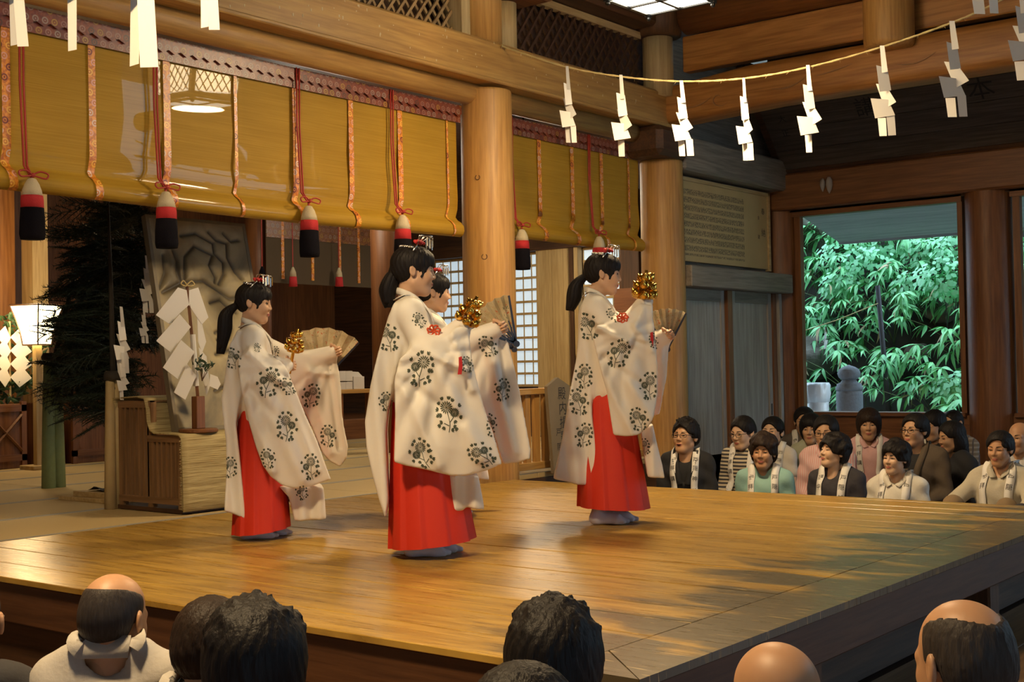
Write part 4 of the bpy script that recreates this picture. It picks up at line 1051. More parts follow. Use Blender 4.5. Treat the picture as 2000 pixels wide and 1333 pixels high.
for k, px in enumerate((512, 572, 662)):
    y = onx(px, 520, IX + .1)[1]; z = onx(px, 560, IX + .1)[2]
    t = thing('tassel', ['small dark tassel on the inner blind behind the carved panel', 'small pale-headed tassel on the dark inner blind', 'small pale-headed tassel near the end of the dark inner blind'][k], 'tassel', (IX + .1, y, z))
    MB().tube([(0, 0, .2), (0, 0, 3.6 - z)], .006, 5).obj('cord', CORD, t)
    MB().lathe([(.01, .22), (.035, .16), (.04, .11)], (0, 0, 0), 12).obj('cream_head', SILKB if k == 0 else SILKW, t, True); MB().lathe([(.041, .11), (.05, .0)], (0, 0, 0), 12).obj('scarlet_skirt', SILKB if k == 0 else SILKR, t, True)

# side shelf with white boxes
sh = thing('offering_shelf', 'long low wooden shelf deep in the hall carrying white boxes', 'shelf')
cx = -10.0; ya = onx(560, 762, cx)[1]; yb = onx(726, 762, cx)[1]
MB().bb(cx - .55, cx + .04, ya, yb, .60, .645, .005).obj('top_board', W_BEAMY, sh)
for px in (600, 663, 722): 
    y = onx(px, 800, cx)[1]; MB().bb(cx - .03, cx + .02, y - .04, y + .04, 0, .60).obj('leg', W_REDZ, sh)
MB().bb(cx - .5, cx - .46, ya, yb, 0, .6).obj('back_board', W_DARKZ, sh)
WBOX = plain('white_card', (.62, .60, .57), .7)
for k, (pxa, pxb, pya, pyb) in enumerate(((662, 676, 745, 760), (676, 689, 745, 760), (662, 676, 724, 744), (676, 689, 724, 744), (691, 712, 735, 760))):
    p, q = onx(pxa, pyb, cx - .02), onx(pxb, pya, cx - .02)
    zb = .645 if pyb == 760 else .645 + (p[2] - onx(680, 760, cx - .02)[2]) ; zt = zb + q[2] - p[2]
    b_ = MB(); b_.bb(cx - .12, cx - .02, p[1], q[1] - .003, zb, zt, .002)
    if k == 4: b_.prism([(p[1], zt), (q[1], zt), ((p[1] + q[1]) / 2 + .02, zt + .05), (p[1] + .015, zt + .055)], lambda a, z: (cx - .09, a, z), None, (1, 0, 0), .04)
    tag(b_.obj('white_box' if k < 4 else 'paper_bag', WBOX), ['white box at the bottom of the small stack beside the girl with the fan', 'white box at the bottom next to the paper bag', 'white box on top of the stack beside the fan girl', 'white box on top next to the paper bag', 'crumpled white paper bag next to the stacked white boxes'][k], 'box' if k < 4 else 'bag')

# ------------------------------------------------------------------ paper windows, pale boards, railing, notice
SHOJI = emit('paper_pane', (.70, .87, 1.0), .66)
def shoji(x0, x1, z0, z1, nx, nz, n):
    w_ = bpy.data.objects.new('window_%d' % n, None); COL.objects.link(w_); struct(w_); w_.location = (x0, 12.64, z0)
    dx, dz_ = (x1 - x0) / nx, (z1 - z0) / nz
    pm = MB().bb(0, dx - .012, 0, .004, 0, dz_ - .014).me('pane', SHOJI)
    for i in range(nx):
        for j in range(nz): link('pane', pm, w_, (i * dx + .006, 0, j * dz_ + .007))
    hb = MB().bb(0, x1 - x0, -.022, .004, -.015, .015).me('muntin', W_PALEY); vb_ = MB().bb(-.005, .005, -.012, .002, 0, z1 - z0).me('muntin', W_PALEZ)
    for j in range(nz + 1): link('muntin', hb, w_, (0, 0, j * dz_))
    for i in range(nx + 1): link('muntin', vb_, w_, (i * dx, 0, 0))
shoji(-11.25, -9.52, .62, 2.26, 13, 11, 3)
shoji(-8.86, -8.30, .62, 2.26, 4, 11, 4)
st = lambda x0, x1, m_, l: tag(MB().bb(x0, x1, 12.52, 12.62, 0, 2.9, .004).obj('wall_plank', m_), l, 'plank')
st(-9.50, -9.26, W_PALEZ, 'wide pale upright plank beside the paper window'); st(-9.255, -9.02, W_PALEZ, 'cracked pale upright plank next to the wide one')
st(-9.0, -8.94, W_DARKZ, 'thin dark upright next to the cracked plank'); st(-8.93, -8.87, W_PALEZ, 'thin pale upright before the second paper window')
st(-8.28, -8.0, W_DARKZ, 'dark upright post past the second paper window')
tag(MB().bb(-11.4, -8.0, 12.5, 12.64, 2.28, 2.42).obj('paper_window_header', W_DARKX), 'dark header rail over the paper windows', 'rail')
# railing between the columns
rl = thing('railing', 'low slatted wooden railing between the two round columns', 'railing')
MB().bb(-6.30, -6.21, 7.9, 9.98, .63, .68, .006).obj('top_rail', W_BEAMY, rl); MB().bb(-6.29, -6.22, 7.9, 9.98, .03, .09, .004).obj('bottom_rail', W_BEAMY, rl)
sm = MB().bb(-.018, .018, -.032, .032, .09, .63).me('slat', W_COLZ)
for i in range(17): link('slat', sm, rl, (-6.255, 7.96 + i * .122, 0))
# notice board
nt_ = thing('notice_post', 'pointed wooden notice post with black brush writing by the railing', 'sign')
pc = Vector(onz(1098, 931, 0)); pc = Vector((-6.10, 8.2, 0)); 
px0, px1 = Vector(onx(1062, 760, -6.12)), Vector(onx(1106, 760, -6.12)); zt = onx(1078, 738, -6.12)[2]; wy = px1.y - px0.y
ymid = (px0.y + px1.y) / 2
lean = .10
def npz(a, z, o=0.0): return (-6.12 + o, ymid + a + lean * (zt - z) * .35 if False else ymid + a + (zt - z) * .085, z)
m = MB(); hw = wy / 2
m.prism([(-hw * .92, 0.0), (hw * .92, 0.0), (hw, zt - .07), (0.0, zt), (-hw, zt - .07)], lambda a, z: npz(a, z), None, (1, 0, 0), .03); m.obj('board', plain('weathered_board', (.20, .15, .085), .7, var=.12, bscale=9), nt_)
for k, ch in enumerate('殿内撮影'):
    q = MB(); put_glyph(q, ch, npz(.035, zt - .13 - k * .118, .0315), (0, 1, 0), (0, 0, 1), .105); q.obj('brush_letter', INK, nt_)
for k, ch in enumerate('戸隠神社'):
    q = MB(); put_glyph(q, ch, npz(-.045, zt - .44 - k * .115, .0315), (0, 1, 0), (0, 0, 1), .062); q.obj('brush_letter', INK, nt_)
# step chest behind the girl by the second column
sc2 = thing('step_chest', 'brown wooden step chest standing behind the second column', 'chest')
for i in range(7):
    x0 = -8.1 + .1 * i * 0; z0_ = i * .245
    MB().bb(-8.0, -6.75, 11.2 + i * .13, 12.3, z0_, z0_ + .24, .006).obj('step_tier', W_REDX, sc2)
tag(MB().lathe([(.05, 0), (.06, .05), (.05, .12), (.03, .13)], (-7.55, 12.15, 1.712), 16).obj('white_jar', plain('white_glaze', (.7, .7, .68), .3), None, True), 'small white jar on top of the step chest', 'jar')
tag(MB().lathe([(.07, 0), (.10, .03), (.10, .10), (.04, .14)], (-7.25, 12.15, 1.712), 16).obj('black_bowl', plain('black_glaze', (.02, .015, .012), .3), None, True), 'black lidded bowl on top of the step chest', 'bowl')

# ------------------------------------------------------------------ smooth solid modelling on a grid (bodies, hair, cloth)
class Field:
    def __init__(s, lo, hi, h):
        s.lo = np.array(lo, float); s.h = h
        s.n = np.ceil((np.array(hi, float) - s.lo) / h).astype(int) + 1
        s.ax = [s.lo[i] + np.arange(s.n[i]) * h for i in range(3)]
        s.V = np.full(s.n, .5, np.float32)
    def blk(s, lo, hi):
        sl = []
        for i in range(3):
            a = max(0, int((lo[i] - s.lo[i]) / s.h)); b = min(s.n[i], int((hi[i] - s.lo[i]) / s.h) + 2)
            if b <= a: return None
            sl.append(slice(a, b))
        return tuple(sl)
    def xyz(s, sl): return np.meshgrid(*[s.ax[i][sl[i]].astype(np.float32) for i in range(3)], indexing='ij', sparse=True)
    def mix(s, sl, d, k, op):
        v = s.V[sl]
        if op == '-': d = -d; v2 = v
        if op == '+':
            if k > 0: hh = np.maximum(k - np.abs(v - d), 0) / k; s.V[sl] = np.minimum(v, d) - hh * hh * k * .25
            else: s.V[sl] = np.minimum(v, d)
        else:
            if k > 0: hh = np.maximum(k - np.abs(v - d), 0) / k; s.V[sl] = np.maximum(v, d) + hh * hh * k * .25
            else: s.V[sl] = np.maximum(v, d)
    def cap(s, a, b, ra, rb=None, k=.02, op='+', sy=1.0):
        rb = ra if rb is None else rb; a = np.array(a, float); b = np.array(b, float); m = max(ra, rb) * max(1, 1 / sy) + k + 3 * s.h
        sl = s.blk(np.minimum(a, b) - m, np.maximum(a, b) + m)
        if sl is None: return s
        x, y, z = s.xyz(sl); d = b - a; L2 = max(1e-9, (d * d * np.array([1, sy * sy, 1])).sum())
        px, py, pz = x - a[0], (y - a[1]) * sy, z - a[2]; dy = d[1] * sy
        t = np.clip((px * d[0] + py * dy + pz * d[2]) / L2, 0, 1)
        q = np.sqrt((px - t * d[0]) ** 2 + (py - t * dy) ** 2 + (pz - t * d[2]) ** 2) - (ra + (rb - ra) * t)
        s.mix(sl, q, k, op); return s
    def ell(s, c, r, k=.02, op='+', rot=None):
        c = np.array(c, float); r = np.array(r, float); m = max(r) + k + 3 * s.h if rot is not None else r + k + 3 * s.h
        sl = s.blk(c - m, c + m)
        if sl is None: return s
        x, y, z = s.xyz(sl); x, y, z = x - c[0], y - c[1], z - c[2]
        if rot is not None:
            R = np.array(rot.transposed()); x, y, z = (R[0, 0] * x + R[0, 1] * y + R[0, 2] * z), (R[1, 0] * x + R[1, 1] * y + R[1, 2] * z), (R[2, 0] * x + R[2, 1] * y + R[2, 2] * z)
        k0 = np.sqrt((x / r[0]) ** 2 + (y / r[1]) ** 2 + (z / r[2]) ** 2); k1 = np.sqrt((x / r[0] ** 2) ** 2 + (y / r[1] ** 2) ** 2 + (z / r[2] ** 2) ** 2) + 1e-6
        s.mix(sl, k0 * (k0 - 1) / k1, k, op); return s
    def box(s, lo, hi, k=.01, op='-', r=.0):
        lo = np.array(lo, float); hi = np.array(hi, float); m = k + 3 * s.h
        sl = s.blk(lo - m, hi + m)
        if sl is None: return s
        x, y, z = s.xyz(sl); c = (lo + hi) / 2; e = (hi - lo) / 2 - r
        qx, qy, qz = np.abs(x - c[0]) - e[0], np.abs(y - c[1]) - e[1], np.abs(z - c[2]) - e[2]
        d = np.sqrt(np.maximum(qx, 0) ** 2 + np.maximum(qy, 0) ** 2 + np.maximum(qz, 0) ** 2) + np.minimum(np.maximum(np.maximum(qx, qy), qz), 0) - r
        s.mix(sl, d, k, op); return s
    def sheet(s, poly, ym, th, k=.03, rnd_=.006, carve=None):
        """cloth slab: outline poly in the x-z plane, mid surface ym(x,z), half thickness th(x,z)"""
        P = np.array(poly, float); X, Z = np.meshgrid(s.ax[0], s.ax[2], indexing='ij')
        d2 = polysdf(P, X, Z); YM = ym(X, Z); TH = th(X, Z, d2)
        a = np.maximum(0, int((P[:, 0].min() - .06 - s.lo[0]) / s.h)); 
        d2 = (d2 + rnd_)[:, None, :]; dy = np.abs(s.ax[1][None, :, None] - YM[:, None, :]) - TH[:, None, :] + rnd_
        d = np.minimum(np.maximum(d2, dy), 0) + np.sqrt(np.maximum(d2, 0) ** 2 + np.maximum(dy, 0) ** 2) - rnd_
        sl = (slice(None),) * 3; s.mix(sl, d.astype(np.float32), k, '+')
        if carve is not None:
            E, depth, wall = carve; E = np.array(E, float); de = np.full(X.shape, 9.0)
            for i in range(len(E) - 1): de = np.minimum(de, segd(E[i], E[i + 1], X, Z))
            c = np.maximum(de[:, None, :] - depth, np.abs(s.ax[1][None, :, None] - YM[:, None, :]) - (TH[:, None, :] - wall))
            s.mix(sl, c.astype(np.float32), .004, '-')
        return s
    def mesh(s):
        V = s.V; ng = V < 0
        c = sum(ng[i:i - 1 or None, j:j - 1 or None, k:k - 1 or None].astype(np.int8) for i in (0, 1) for j in (0, 1) for k in (0, 1))
        act = (c > 0) & (c < 8); I = np.argwhere(act)
        if len(I) == 0: return np.zeros((0, 3)), np.zeros((0, 4), int)
        idx = np.full(act.shape, -1, np.int64); idx[act] = np.arange(len(I))
        cor = np.array([(i, j, k) for i in (0, 1) for j in (0, 1) for k in (0, 1)])
        vals = np.stack([V[I[:, 0] + o[0], I[:, 1] + o[1], I[:, 2] + o[2]] for o in cor], 1).astype(float)
        pos = np.zeros((len(I), 3)); cnt = np.zeros(len(I))
        for a in range(8):
            for b in range(a + 1, 8):
                if np.abs(cor[a] - cor[b]).sum() != 1: continue
                va, vb = vals[:, a], vals[:, b]; m = (va < 0) != (vb < 0)
                t = np.where(m, va / np.where(m, va - vb, 1), 0)[:, None]
                pos += np.where(m[:, None], cor[a] + (cor[b] - cor[a]) * t, 0); cnt += m
        P = s.lo + (I + pos / cnt[:, None]) * s.h
        F = []
        for ax in range(3):
            o = [1, 2, 0, 1][ax:ax + 2] if ax < 2 else [0, 1]
            u, v = (ax + 1) % 3, (ax + 2) % 3
            sl0 = [slice(None)] * 3; sl1 = [slice(None)] * 3
            sl0[ax] = slice(0, -1); sl1[ax] = slice(1, None)
            for q in (u, v): sl0[q] = slice(1, -1); sl1[q] = slice(1, -1)
            A, B = ng[tuple(sl0)], ng[tuple(sl1)]
            E = np.argwhere(A != B)
            if len(E) == 0: continue
            fl = A[tuple(E.T)]
            base = E.copy(); base[:, u] += 1; base[:, v] += 1
            def g(du, dv):
                q = base.copy(); q[:, u] += du; q[:, v] += dv; return idx[q[:, 0], q[:, 1], q[:, 2]]
            quad = np.stack([g(-1, -1), g(0, -1), g(0, 0), g(-1, 0)], 1)
            quad[~fl] = quad[~fl][:, ::-1]
            F.append(quad)
        return P, np.concatenate(F)
def segd(a, b, X, Z):
    dx, dz = b[0] - a[0], b[1] - a[1]; t = np.clip(((X - a[0]) * dx + (Z - a[1]) * dz) / (dx * dx + dz * dz + 1e-12), 0, 1)
    return np.sqrt((X - a[0] - t * dx) ** 2 + (Z - a[1] - t * dz) ** 2)
def polysdf(P, X, Z):
    n = len(P); d = np.full(X.shape, 1e9); ins = np.zeros(X.shape, bool)
    for i in range(n):
        a, b = P[i], P[(i + 1) % n]; d = np.minimum(d, segd(a, b, X, Z))
        if a[1] != b[1]:
            c = ((a[1] > Z) != (b[1] > Z)) & (X < (b[0] - a[0]) * (Z - a[1]) / (b[1] - a[1]) + a[0]); ins ^= c
    return np.where(ins, -d, d)
def relax(V, F, it=2, lam=.5):
    V = V.copy(); F = np.asarray(F); n = len(V)
    e = np.concatenate([F[:, [0, 1]], F[:, [1, 2]], F[:, [2, 3]], F[:, [3, 0]]]); e = np.concatenate([e, e[:, ::-1]])
    deg = np.bincount(e[:, 0], minlength=n)[:, None] + 1e-9
    for _ in range(it):
        S = np.stack([np.bincount(e[:, 0], weights=V[e[:, 1], i], minlength=n) for i in range(3)], 1)
        V += lam * (S / deg - V)
    return V
def xf(V, M):
    M = np.array(M); return np.asarray(V) @ M[:3, :3].T + M[:3, 3]
def join(*VF):
    Vs, Fs, n = [], [], 0
    for V, F in VF: Vs.append(np.asarray(V)); Fs.append(np.asarray(F) + n); n += len(V)
    return np.concatenate(Vs), np.concatenate(Fs)
def bvh(V, F): return BVHTree.FromPolygons([tuple(v) for v in V], [tuple(int(i) for i in f) for f in F])

# ------------------------------------------------------------------ skin, hair, cloth materials
def skin(name, col):
    if name in MATS: return MATS[name]
    m = plain(name, col, .48, var=.08, bscale=14, spec=.4); b_ = m.node_tree.nodes['Principled BSDF']
    b_.inputs['Subsurface Weight'].default_value = .12; b_.inputs['Subsurface Radius'].default_value = (.012, .005, .003); b_.inputs['Subsurface Scale'].default_value = 1.0
    return m
def hairm(name, col):
    if name in MATS: return MATS[name]
    m, nt, b_ = _new(name); N = nt.nodes.new; L = nt.links.new
    tc = N('ShaderNodeTexCoord'); mp = N('ShaderNodeMapping'); mp.inputs['Scale'].default_value = (160, 160, 14); L(tc.outputs['Object'], mp.inputs['Vector'])
    n1 = N('ShaderNodeTexNoise'); n1.inputs['Scale'].default_value = 1.0; n1.inputs['Detail'].default_value = 3; L(mp.outputs[0], n1.inputs['Vector'])
    bp = N('ShaderNodeBump'); bp.inputs['Strength'].default_value = .7; bp.inputs['Distance'].default_value = .004; L(n1.outputs['Fac'], bp.inputs['Height']); L(bp.outputs['Normal'], b_.inputs['Normal'])
    cr = N('ShaderNodeValToRGB'); cr.color_ramp.elements[0].color = (*[c * .5 for c in col], 1); cr.color_ramp.elements[1].color = (*[c * 1.6 for c in col], 1); L(n1.outputs['Fac'], cr.inputs['Fac'])
    L(cr.outputs['Color'], b_.inputs['Base Color']); b_.inputs['Roughness'].default_value = .55; b_.inputs['Specular IOR Level'].default_value = .18
    MATS[name] = m; return m
SK_GIRL = skin('skin_girl', (.60, .37, .23)); SK_A = skin('skin_tan', (.50, .29, .165)); SK_B = skin('skin_light', (.62, .40, .26)); SK_O = skin('skin_elder', (.48, .265, .145))
HR_B = hairm('hair_black', (.010, .008, .008)); HR_D = hairm('hair_dark_brown', (.022, .013, .009)); HR_G = hairm('hair_grey', (.040, .033, .030))
EYEW = plain('eye_white', (.50, .46, .42), .3); EYEB = plain('eye_dark', (.012, .008, .007), .2); LIP = plain('lip', (.42, .13, .10), .45); LIPR = plain('lip_red', (.55, .05, .045), .4)
GLASSF = plain('glasses_frame', (.012, .011, .012), .3)

# ------------------------------------------------------------------ heads (+x forward, +y to the person's left, origin between the ears)
def head_mesh(kind, h):
    old, girl, man = kind == 'old', kind == 'girl', kind == 'man'
    f = Field((-.125, -.105, -.235), (.135, .105, .14), h)
    f.ell((-.012, 0, .034), (.094, .076, .083), 0)
    f.ell((.028, 0, -.030), (.060, .055 if not girl else .060, .082), .035)
    f.cap((.058, -.010, -.098 if not girl else -.094), (.058, .010, -.098 if not girl else -.094), .020 if man else .017, k=.03)
    for s in (-1, 1):
        f.cap((.0, s * .050, -.060), (.055, s * .014, -.098), .016, .014, .035)
        f.ell((.056, s * (.037 if girl else .034), -.030), (.030, .026 if girl else .022, .028), .03)
        f.cap((.074, s * .012, .019), (.064, s * .048, .014), .010, .008, .018)
        f.ell((.094, s * .031, -.002), (.016, .018, .0125), .014, '-')
        f.ell((.0715, s * .0305, -.003), (.0125, .0165, .0105), .006)
        f.cap((.0828, s * .018, .0035), (.0775, s * .043, .0025), .0022, .0020, .004)
        f.ell((-.010, s * .080, -.006), (.017 if girl else .019, .0080, .027 if girl else .031), .008, rot=Matrix.Rotation(s * -.30, 3, 'Z') @ Matrix.Rotation(-.15, 3, 'Y'))
        f.ell((-.004, s * .0895, -.003), (.010, .006, .018), .004, '-')
        if old: f.cap((.078, s * .020, -.040), (.066, s * .034, -.070), .003, k=.008, op='-')
    nz = .9 if girl else 1.0
    f.cap((.086, 0, .010), (.1035 if not girl else .1005, 0, -.030), .0055, .0095 * nz, .013)
    for s in (-1, 1): f.ell((.0925, s * .0115, -.034), (.010, .0075, .0075), .006)
    f.ell((.0845, 0, -.0600), (.0105, .0215, .0062), .008); f.ell((.083, 0, -.0705), (.0105, .0185, .0068), .008)
    f.cap((.097, -.021, -.0652), (.097, .021, -.0652), .0028, k=.004, op='-')
    f.cap((-.022, 0, -.06), (-.040, 0, -.235), .052 if man else .044, .056 if man else .046, .03)
    V, F = f.mesh()
    return relax(V, F, 1, .4), F
_heads = {}
def get_head(kind, h=.0042):
    if (kind, h) not in _heads:
        V, F = head_mesh(kind, h); _heads[(kind, h)] = (V, F, bvh(V, F))
    return _heads[(kind, h)]
def face_parts(B, M, par, sk=1.0, lipm=None, hair=None, gaze=0.0, lid=1.0, brow=1.0, glasses=False, mouth=0.0):
    def proj(y, z, off):
        r = B.ray_cast(Vector((.3, y, z)), Vector((-1, 0, 0)))
        if r[0] is None: return Vector((.05, y, z))
        return r[0] + r[1] * off
    M = Matrix(M)
    def strip(name, up, lo, ys, mat, off, parent=par, rows=2):
        m = MB(); n = len(ys)
        m.add([M @ proj(ys[i], up[i] + (lo[i] - up[i]) * r / rows, off) for r in range(rows + 1) for i in range(n)], [[r * n + i, r * n + i + 1, (r + 1) * n + i + 1, (r + 1) * n + i] for r in range(rows) for i in range(n - 1)])
        return m.obj(name, mat, parent, True)
    for s in (-1, 1):
        cy_ = s * .0305; ys = [cy_ + s * (t * .0290 - .0145) for t in np.linspace(0, 1, 9)]
        T = np.linspace(0, 1, 9); a = np.sin(T * math.pi) ** .7
        zc = -.003 + .0022 * T; up = zc + .0048 * a * lid; lo = zc - .0038 * a * lid
        e = strip('eye', up, lo, ys, EYEW, .0007)
        gi = gaze * .006; m = MB(); n = 12; cyi = cy_ + gi
        m.add([M @ proj(cyi, -.0022, .0013)] + [M @ proj(cyi + 0.0062 * math.cos(q * 2 * math.pi / n), -.0022 + max(-.0036 * lid, min(.0044 * lid, .0052 * math.sin(q * 2 * math.pi / n))), .0011) for q in range(n)], [[0, 1 + q, 1 + (q + 1) % n] for q in range(n)])
        m.obj('iris', EYEB, e)
        q_ = MB(); q_.tube([M @ proj(ys[i], up[i] + .0004, .0012) for i in range(len(ys))], [.0022 * sk] * len(ys), 5); q_.obj('eyelash', EYEB, e, True)
        yb = [cy_ + s * (t * .036 - .017) for t in np.linspace(0, 1, 7)]; T = np.linspace(0, 1, 7)
        zb = .0195 + .004 * np.sin(T * 2.2); tk = (.0034 - .0022 * T) * brow
        if brow > 0: strip('eyebrow', zb + tk, zb - tk, yb, hair or HR_B, .0012)
    ys = np.linspace(-.0215, .0215, 11); a = np.sin(np.linspace(0, 1, 11) * math.pi) ** .6
    l = strip('lips', -.0652 + .0075 * a * (1 - .15 * np.cos(ys * 200)), -.0655 - .0088 * a - mouth * a, ys, lipm or LIP, .0007, par, 6)
    if mouth: strip('mouth_opening', -.0652 + .001 * a, -.0655 - .006 * a - mouth * .6 * a, ys * .8, EYEB, .0014, l, 4)
    if glasses:
        g = MB()
        for s in (-1, 1):
            pts = [M @ Vector((.100 - abs(math.cos(q)) * 0 - .006 * (s * math.cos(q) > 0) * abs(math.cos(q)), s * .033 + .025 * math.cos(q), -.004 + .0155 * math.copysign(abs(math.sin(q)) ** .7, math.sin(q)))) for q in np.linspace(0, 2 * math.pi, 19)]
            g.tube(pts, [.0022] * 19, 5)
            g.tube([M @ Vector((.095, s * .057, .002)), M @ Vector((.05, s * .078, .003)), M @ Vector((-.005, s * .082, .0))], .0022, 5)
        g.tube([M @ Vector((.101, -.009, .0)), M @ Vector((.104, 0, .003)), M @ Vector((.101, .009, 0))], .002, 5)
        g.obj('glasses', GLASSF, par, True)

def hair_mesh(style, h=.006, seed=0):
    f = Field((-.16, -.13, -.34 if style in ('long',) else -.16), (.13, .13, .16), h)
    C, R = (-.012, 0, .034), np.array((.094, .076, .083))
    th = {'short': .014, 'spiky': .020, 'bob': .020, 'perm': .022, 'long': .016, 'pony': .010, 'buzz': .004, 'ring': .0025, 'balding': .0045, 'bun': .014, 'sidepart': .018}[style]
    f.ell(C, R + th, 0)
    if style in ('short', 'spiky', 'sidepart', 'buzz', 'balding', 'ring'): f.ell((-.045, 0, -.01), (.056 + th, .066 + th * .8, .06), .03)
    if style == 'spiky':
        r = random.Random(seed)
        for i in range(46):
            a, t = r.uniform(-2.6, 2.6), r.uniform(.1, 1.2)
            d = Vector((math.cos(a) * math.sin(t), math.sin(a) * math.sin(t), math.cos(t))); p = Vector(C) + Vector((d.x * .10, d.y * .085, d.z * .095))
            f.cap(p, p + d * .016 + Vector((.012, 0, .0)), .014, .005, .012)
    if style in ('bob', 'perm'):
        f.ell((-.022, 0, -.022), (.098, .094, .100 if style == 'bob' else .085), .03)
        f.ell((.045, 0, .055), (.055, .062, .045), .03)
        if style == 'perm':
            r = random.Random(seed)
            for i in range(40):
                a, t = r.uniform(-3.1, 3.1), r.uniform(.1, 1.7); d = Vector((math.cos(a) * math.sin(t), math.sin(a) * math.sin(t), math.cos(t)))
                p = Vector(C) + Vector((d.x * .105, d.y * .092, d.z * .10)); f.ell(p, (.022, .022, .02), .02)
    if style == 'long':
        f.ell((-.03, 0, -.04), (.088, .088, .11), .03); f.cap((-.06, 0, -.06), (-.075, 0, -.30), .062, .055, .03, sy=.75)
    if style == 'pony':
        f.ell((.035, 0, .055), (.062, .062, .045), .03); f.ell((-.045, 0, -.012), (.055, .062, .052), .03); f.cap((-.095, 0, -.005), (-.105, 0, -.012), .022, .018, .02)
        for s in (-1, 1): f.cap((.062, s * .055, .03), (.035, s * .070, -.035), .011, .005, .014)
    if style == 'bun': f.ell((-.04, 0, -.01), (.062, .068, .06), .03)
    x, y, z = f.xyz((slice(None),) * 3); r_ = np.random.RandomState(seed + 5)
    an = np.arctan2(y, x + .03); f.V += (.0022 * np.sin(an * 34 + 4 * np.sin(z * 38) + 9 * z) * np.sin(an * 13 + 20 * z + seed)).astype(np.float32) * (0 if style in ('buzz', 'ring') else 1)
    # openings for the face, ears and nape
    big = .4
    if style in ('short', 'sidepart', 'buzz', 'spiky'):
        zf = {'short': .052, 'sidepart': .050, 'buzz': .048, 'spiky': .036}[style]
        f.ell((.112, 0, -.012), (.088, .067, .060 + zf * .4), .010, '-'); f.box((.036, -.2, -.4), (big, .2, .012), .012); f.box((-.022, -.2, -.4), (big, .2, -.012), .010); f.box((-.3, -.2, -.4), (big, .2, -.066), .010)
        if style == 'sidepart': f.ell((.10, .02, .052), (.05, .035, .02), .01, '-')
    elif style in ('bob', 'perm'):
        zf = .030 if style == 'bob' else .048
        f.ell((.095, 0, -.045), (.078, .060 if style == 'bob' else .066, .045 + zf + .0), .012, '-'); f.box((.02, -.056, -.4), (big, .056, -.03), .012)
        f.box((-.3, -.2, -.4), (big, .2, -.105 if style == 'bob' else -.072), .012)
        if style == 'perm': f.box((-.015, -.2, -.4), (big, .2, -.02), .012)
    elif style in ('long', 'bun'):
        f.ell((.100, 0, -.03), (.085, .066, .092), .012, '-'); f.box((.0, -.2, -.4), (big, .2, -.02 if style == 'bun' else -.12), .012); f.box((.02, -.2, -.4), (big, .2, .0), .012)
        if style == 'bun': f.box((-.3, -.2, -.4), (big, .2, -.06), .01)
    elif style == 'pony':
        f.ell((.105, 0, -.045), (.085, .055, .068), .010, '-'); f.box((-.020, -.2, -.4), (.02, .2, -.004), .010); f.box((.034, -.052, -.4), (big, .052, .015), .010)
        f.box((.0, -.2, -.4), (big, .2, -.042), .010); f.box((-.3, -.2, -.4), (big, .2, -.062), .010)
    elif style in ('ring', 'balding'):
        f.ell((.040, 0, .105 if style == 'ring' else .095), (.135, .078 if style == 'ring' else .062, .075), .014, '-')
        f.box((.022, -.2, -.4), (big, .2, .4), .012); f.box((-.022, -.2, -.4), (big, .2, -.010), .010); f.box((-.3, -.2, -.4), (big, .2, -.066), .010)
    if style in ('bob', 'pony', 'spiky', 'perm'):
        rr_ = random.Random(seed + 2); zl = {'bob': .03, 'pony': .018, 'spiky': .045, 'perm': .048, 'short': .07}[style]
        for i in range(13):
            yy = -.055 + i * .0092 + rr_.uniform(-.003, .003); l = rr_.uniform(.006, .020)
            f.cap((.13, yy, zl - .02), (.06, yy * .9 + rr_.uniform(-.008, .008), zl + l), .0045, .0012, .003, '-')
    V, F = f.mesh()
    return V, F
_hairs = {}
def get_hair(style, h, seed=0):
    if (style, h, seed) not in _hairs: _hairs[(style, h, seed)] = hair_mesh(style, h, seed)
    return _hairs[(style, h, seed)]

# ------------------------------------------------------------------ hands: palm in the x-y plane, fingers toward +x, palm faces -z, thumb on +y (mirror for the other hand)
def hand_mesh(curl, h=.0038, spread=.0):
    f = Field((-.07, -.065, -.085), (.13, .075, .04), h)
    f.ell((.030, 0, 0), (.042, .036, .013), 0); f.cap((-.06, 0, 0), (0, 0, 0), .021, .022, .02, sy=.9)
    for i, (y, L) in enumerate(((.0265, .072), (.0088, .080), (-.0088, .074), (-.0265, .058))):
        p = np.array((.062 - abs(i - 1.2) * .003, y, .0)); a = 0.0; l = L * .42
        for j, fr in enumerate((.42, .33, .25)):
            a += curl * (.9, 1.15, .8)[j]; q = p + np.array((math.cos(a) * L * fr, (y * spread) * fr * 8, -math.sin(a) * L * fr))
            f.cap(p, q, .0088 - .0006 * j, .0082 - .0006 * j, .004); p = q
    p = np.array((.008, .028, -.006)); 
    for j, (d, L) in enumerate((((.45, .75, -.30), .040), ((.85 - curl * .3, .15 - curl * .5, -.45), .032), ((.8 - curl * .3, -.1 - curl * .5, -.4), .026))):
        d = np.array(d); d = d / np.linalg.norm(d); q = p + d * L; f.cap(p, q, .0105 - .001 * j, .0098 - .001 * j, .008); p = q
    return f.mesh()
_hands = {}
def get_hand(curl):
    if curl not in _hands: _hands[curl] = hand_mesh(curl)
    return _hands[curl]
def frame(x, z, o):
    """matrix with given x axis and approximate z axis at o"""
    x = Vector(x).normalized(); z = Vector(z); y = z.cross(x).normalized(); z = x.cross(y)
    return Matrix(((x.x, y.x, z.x, o[0]), (x.y, y.y, z.y, o[1]), (x.z, y.z, z.z, o[2]), (0, 0, 0, 1)))

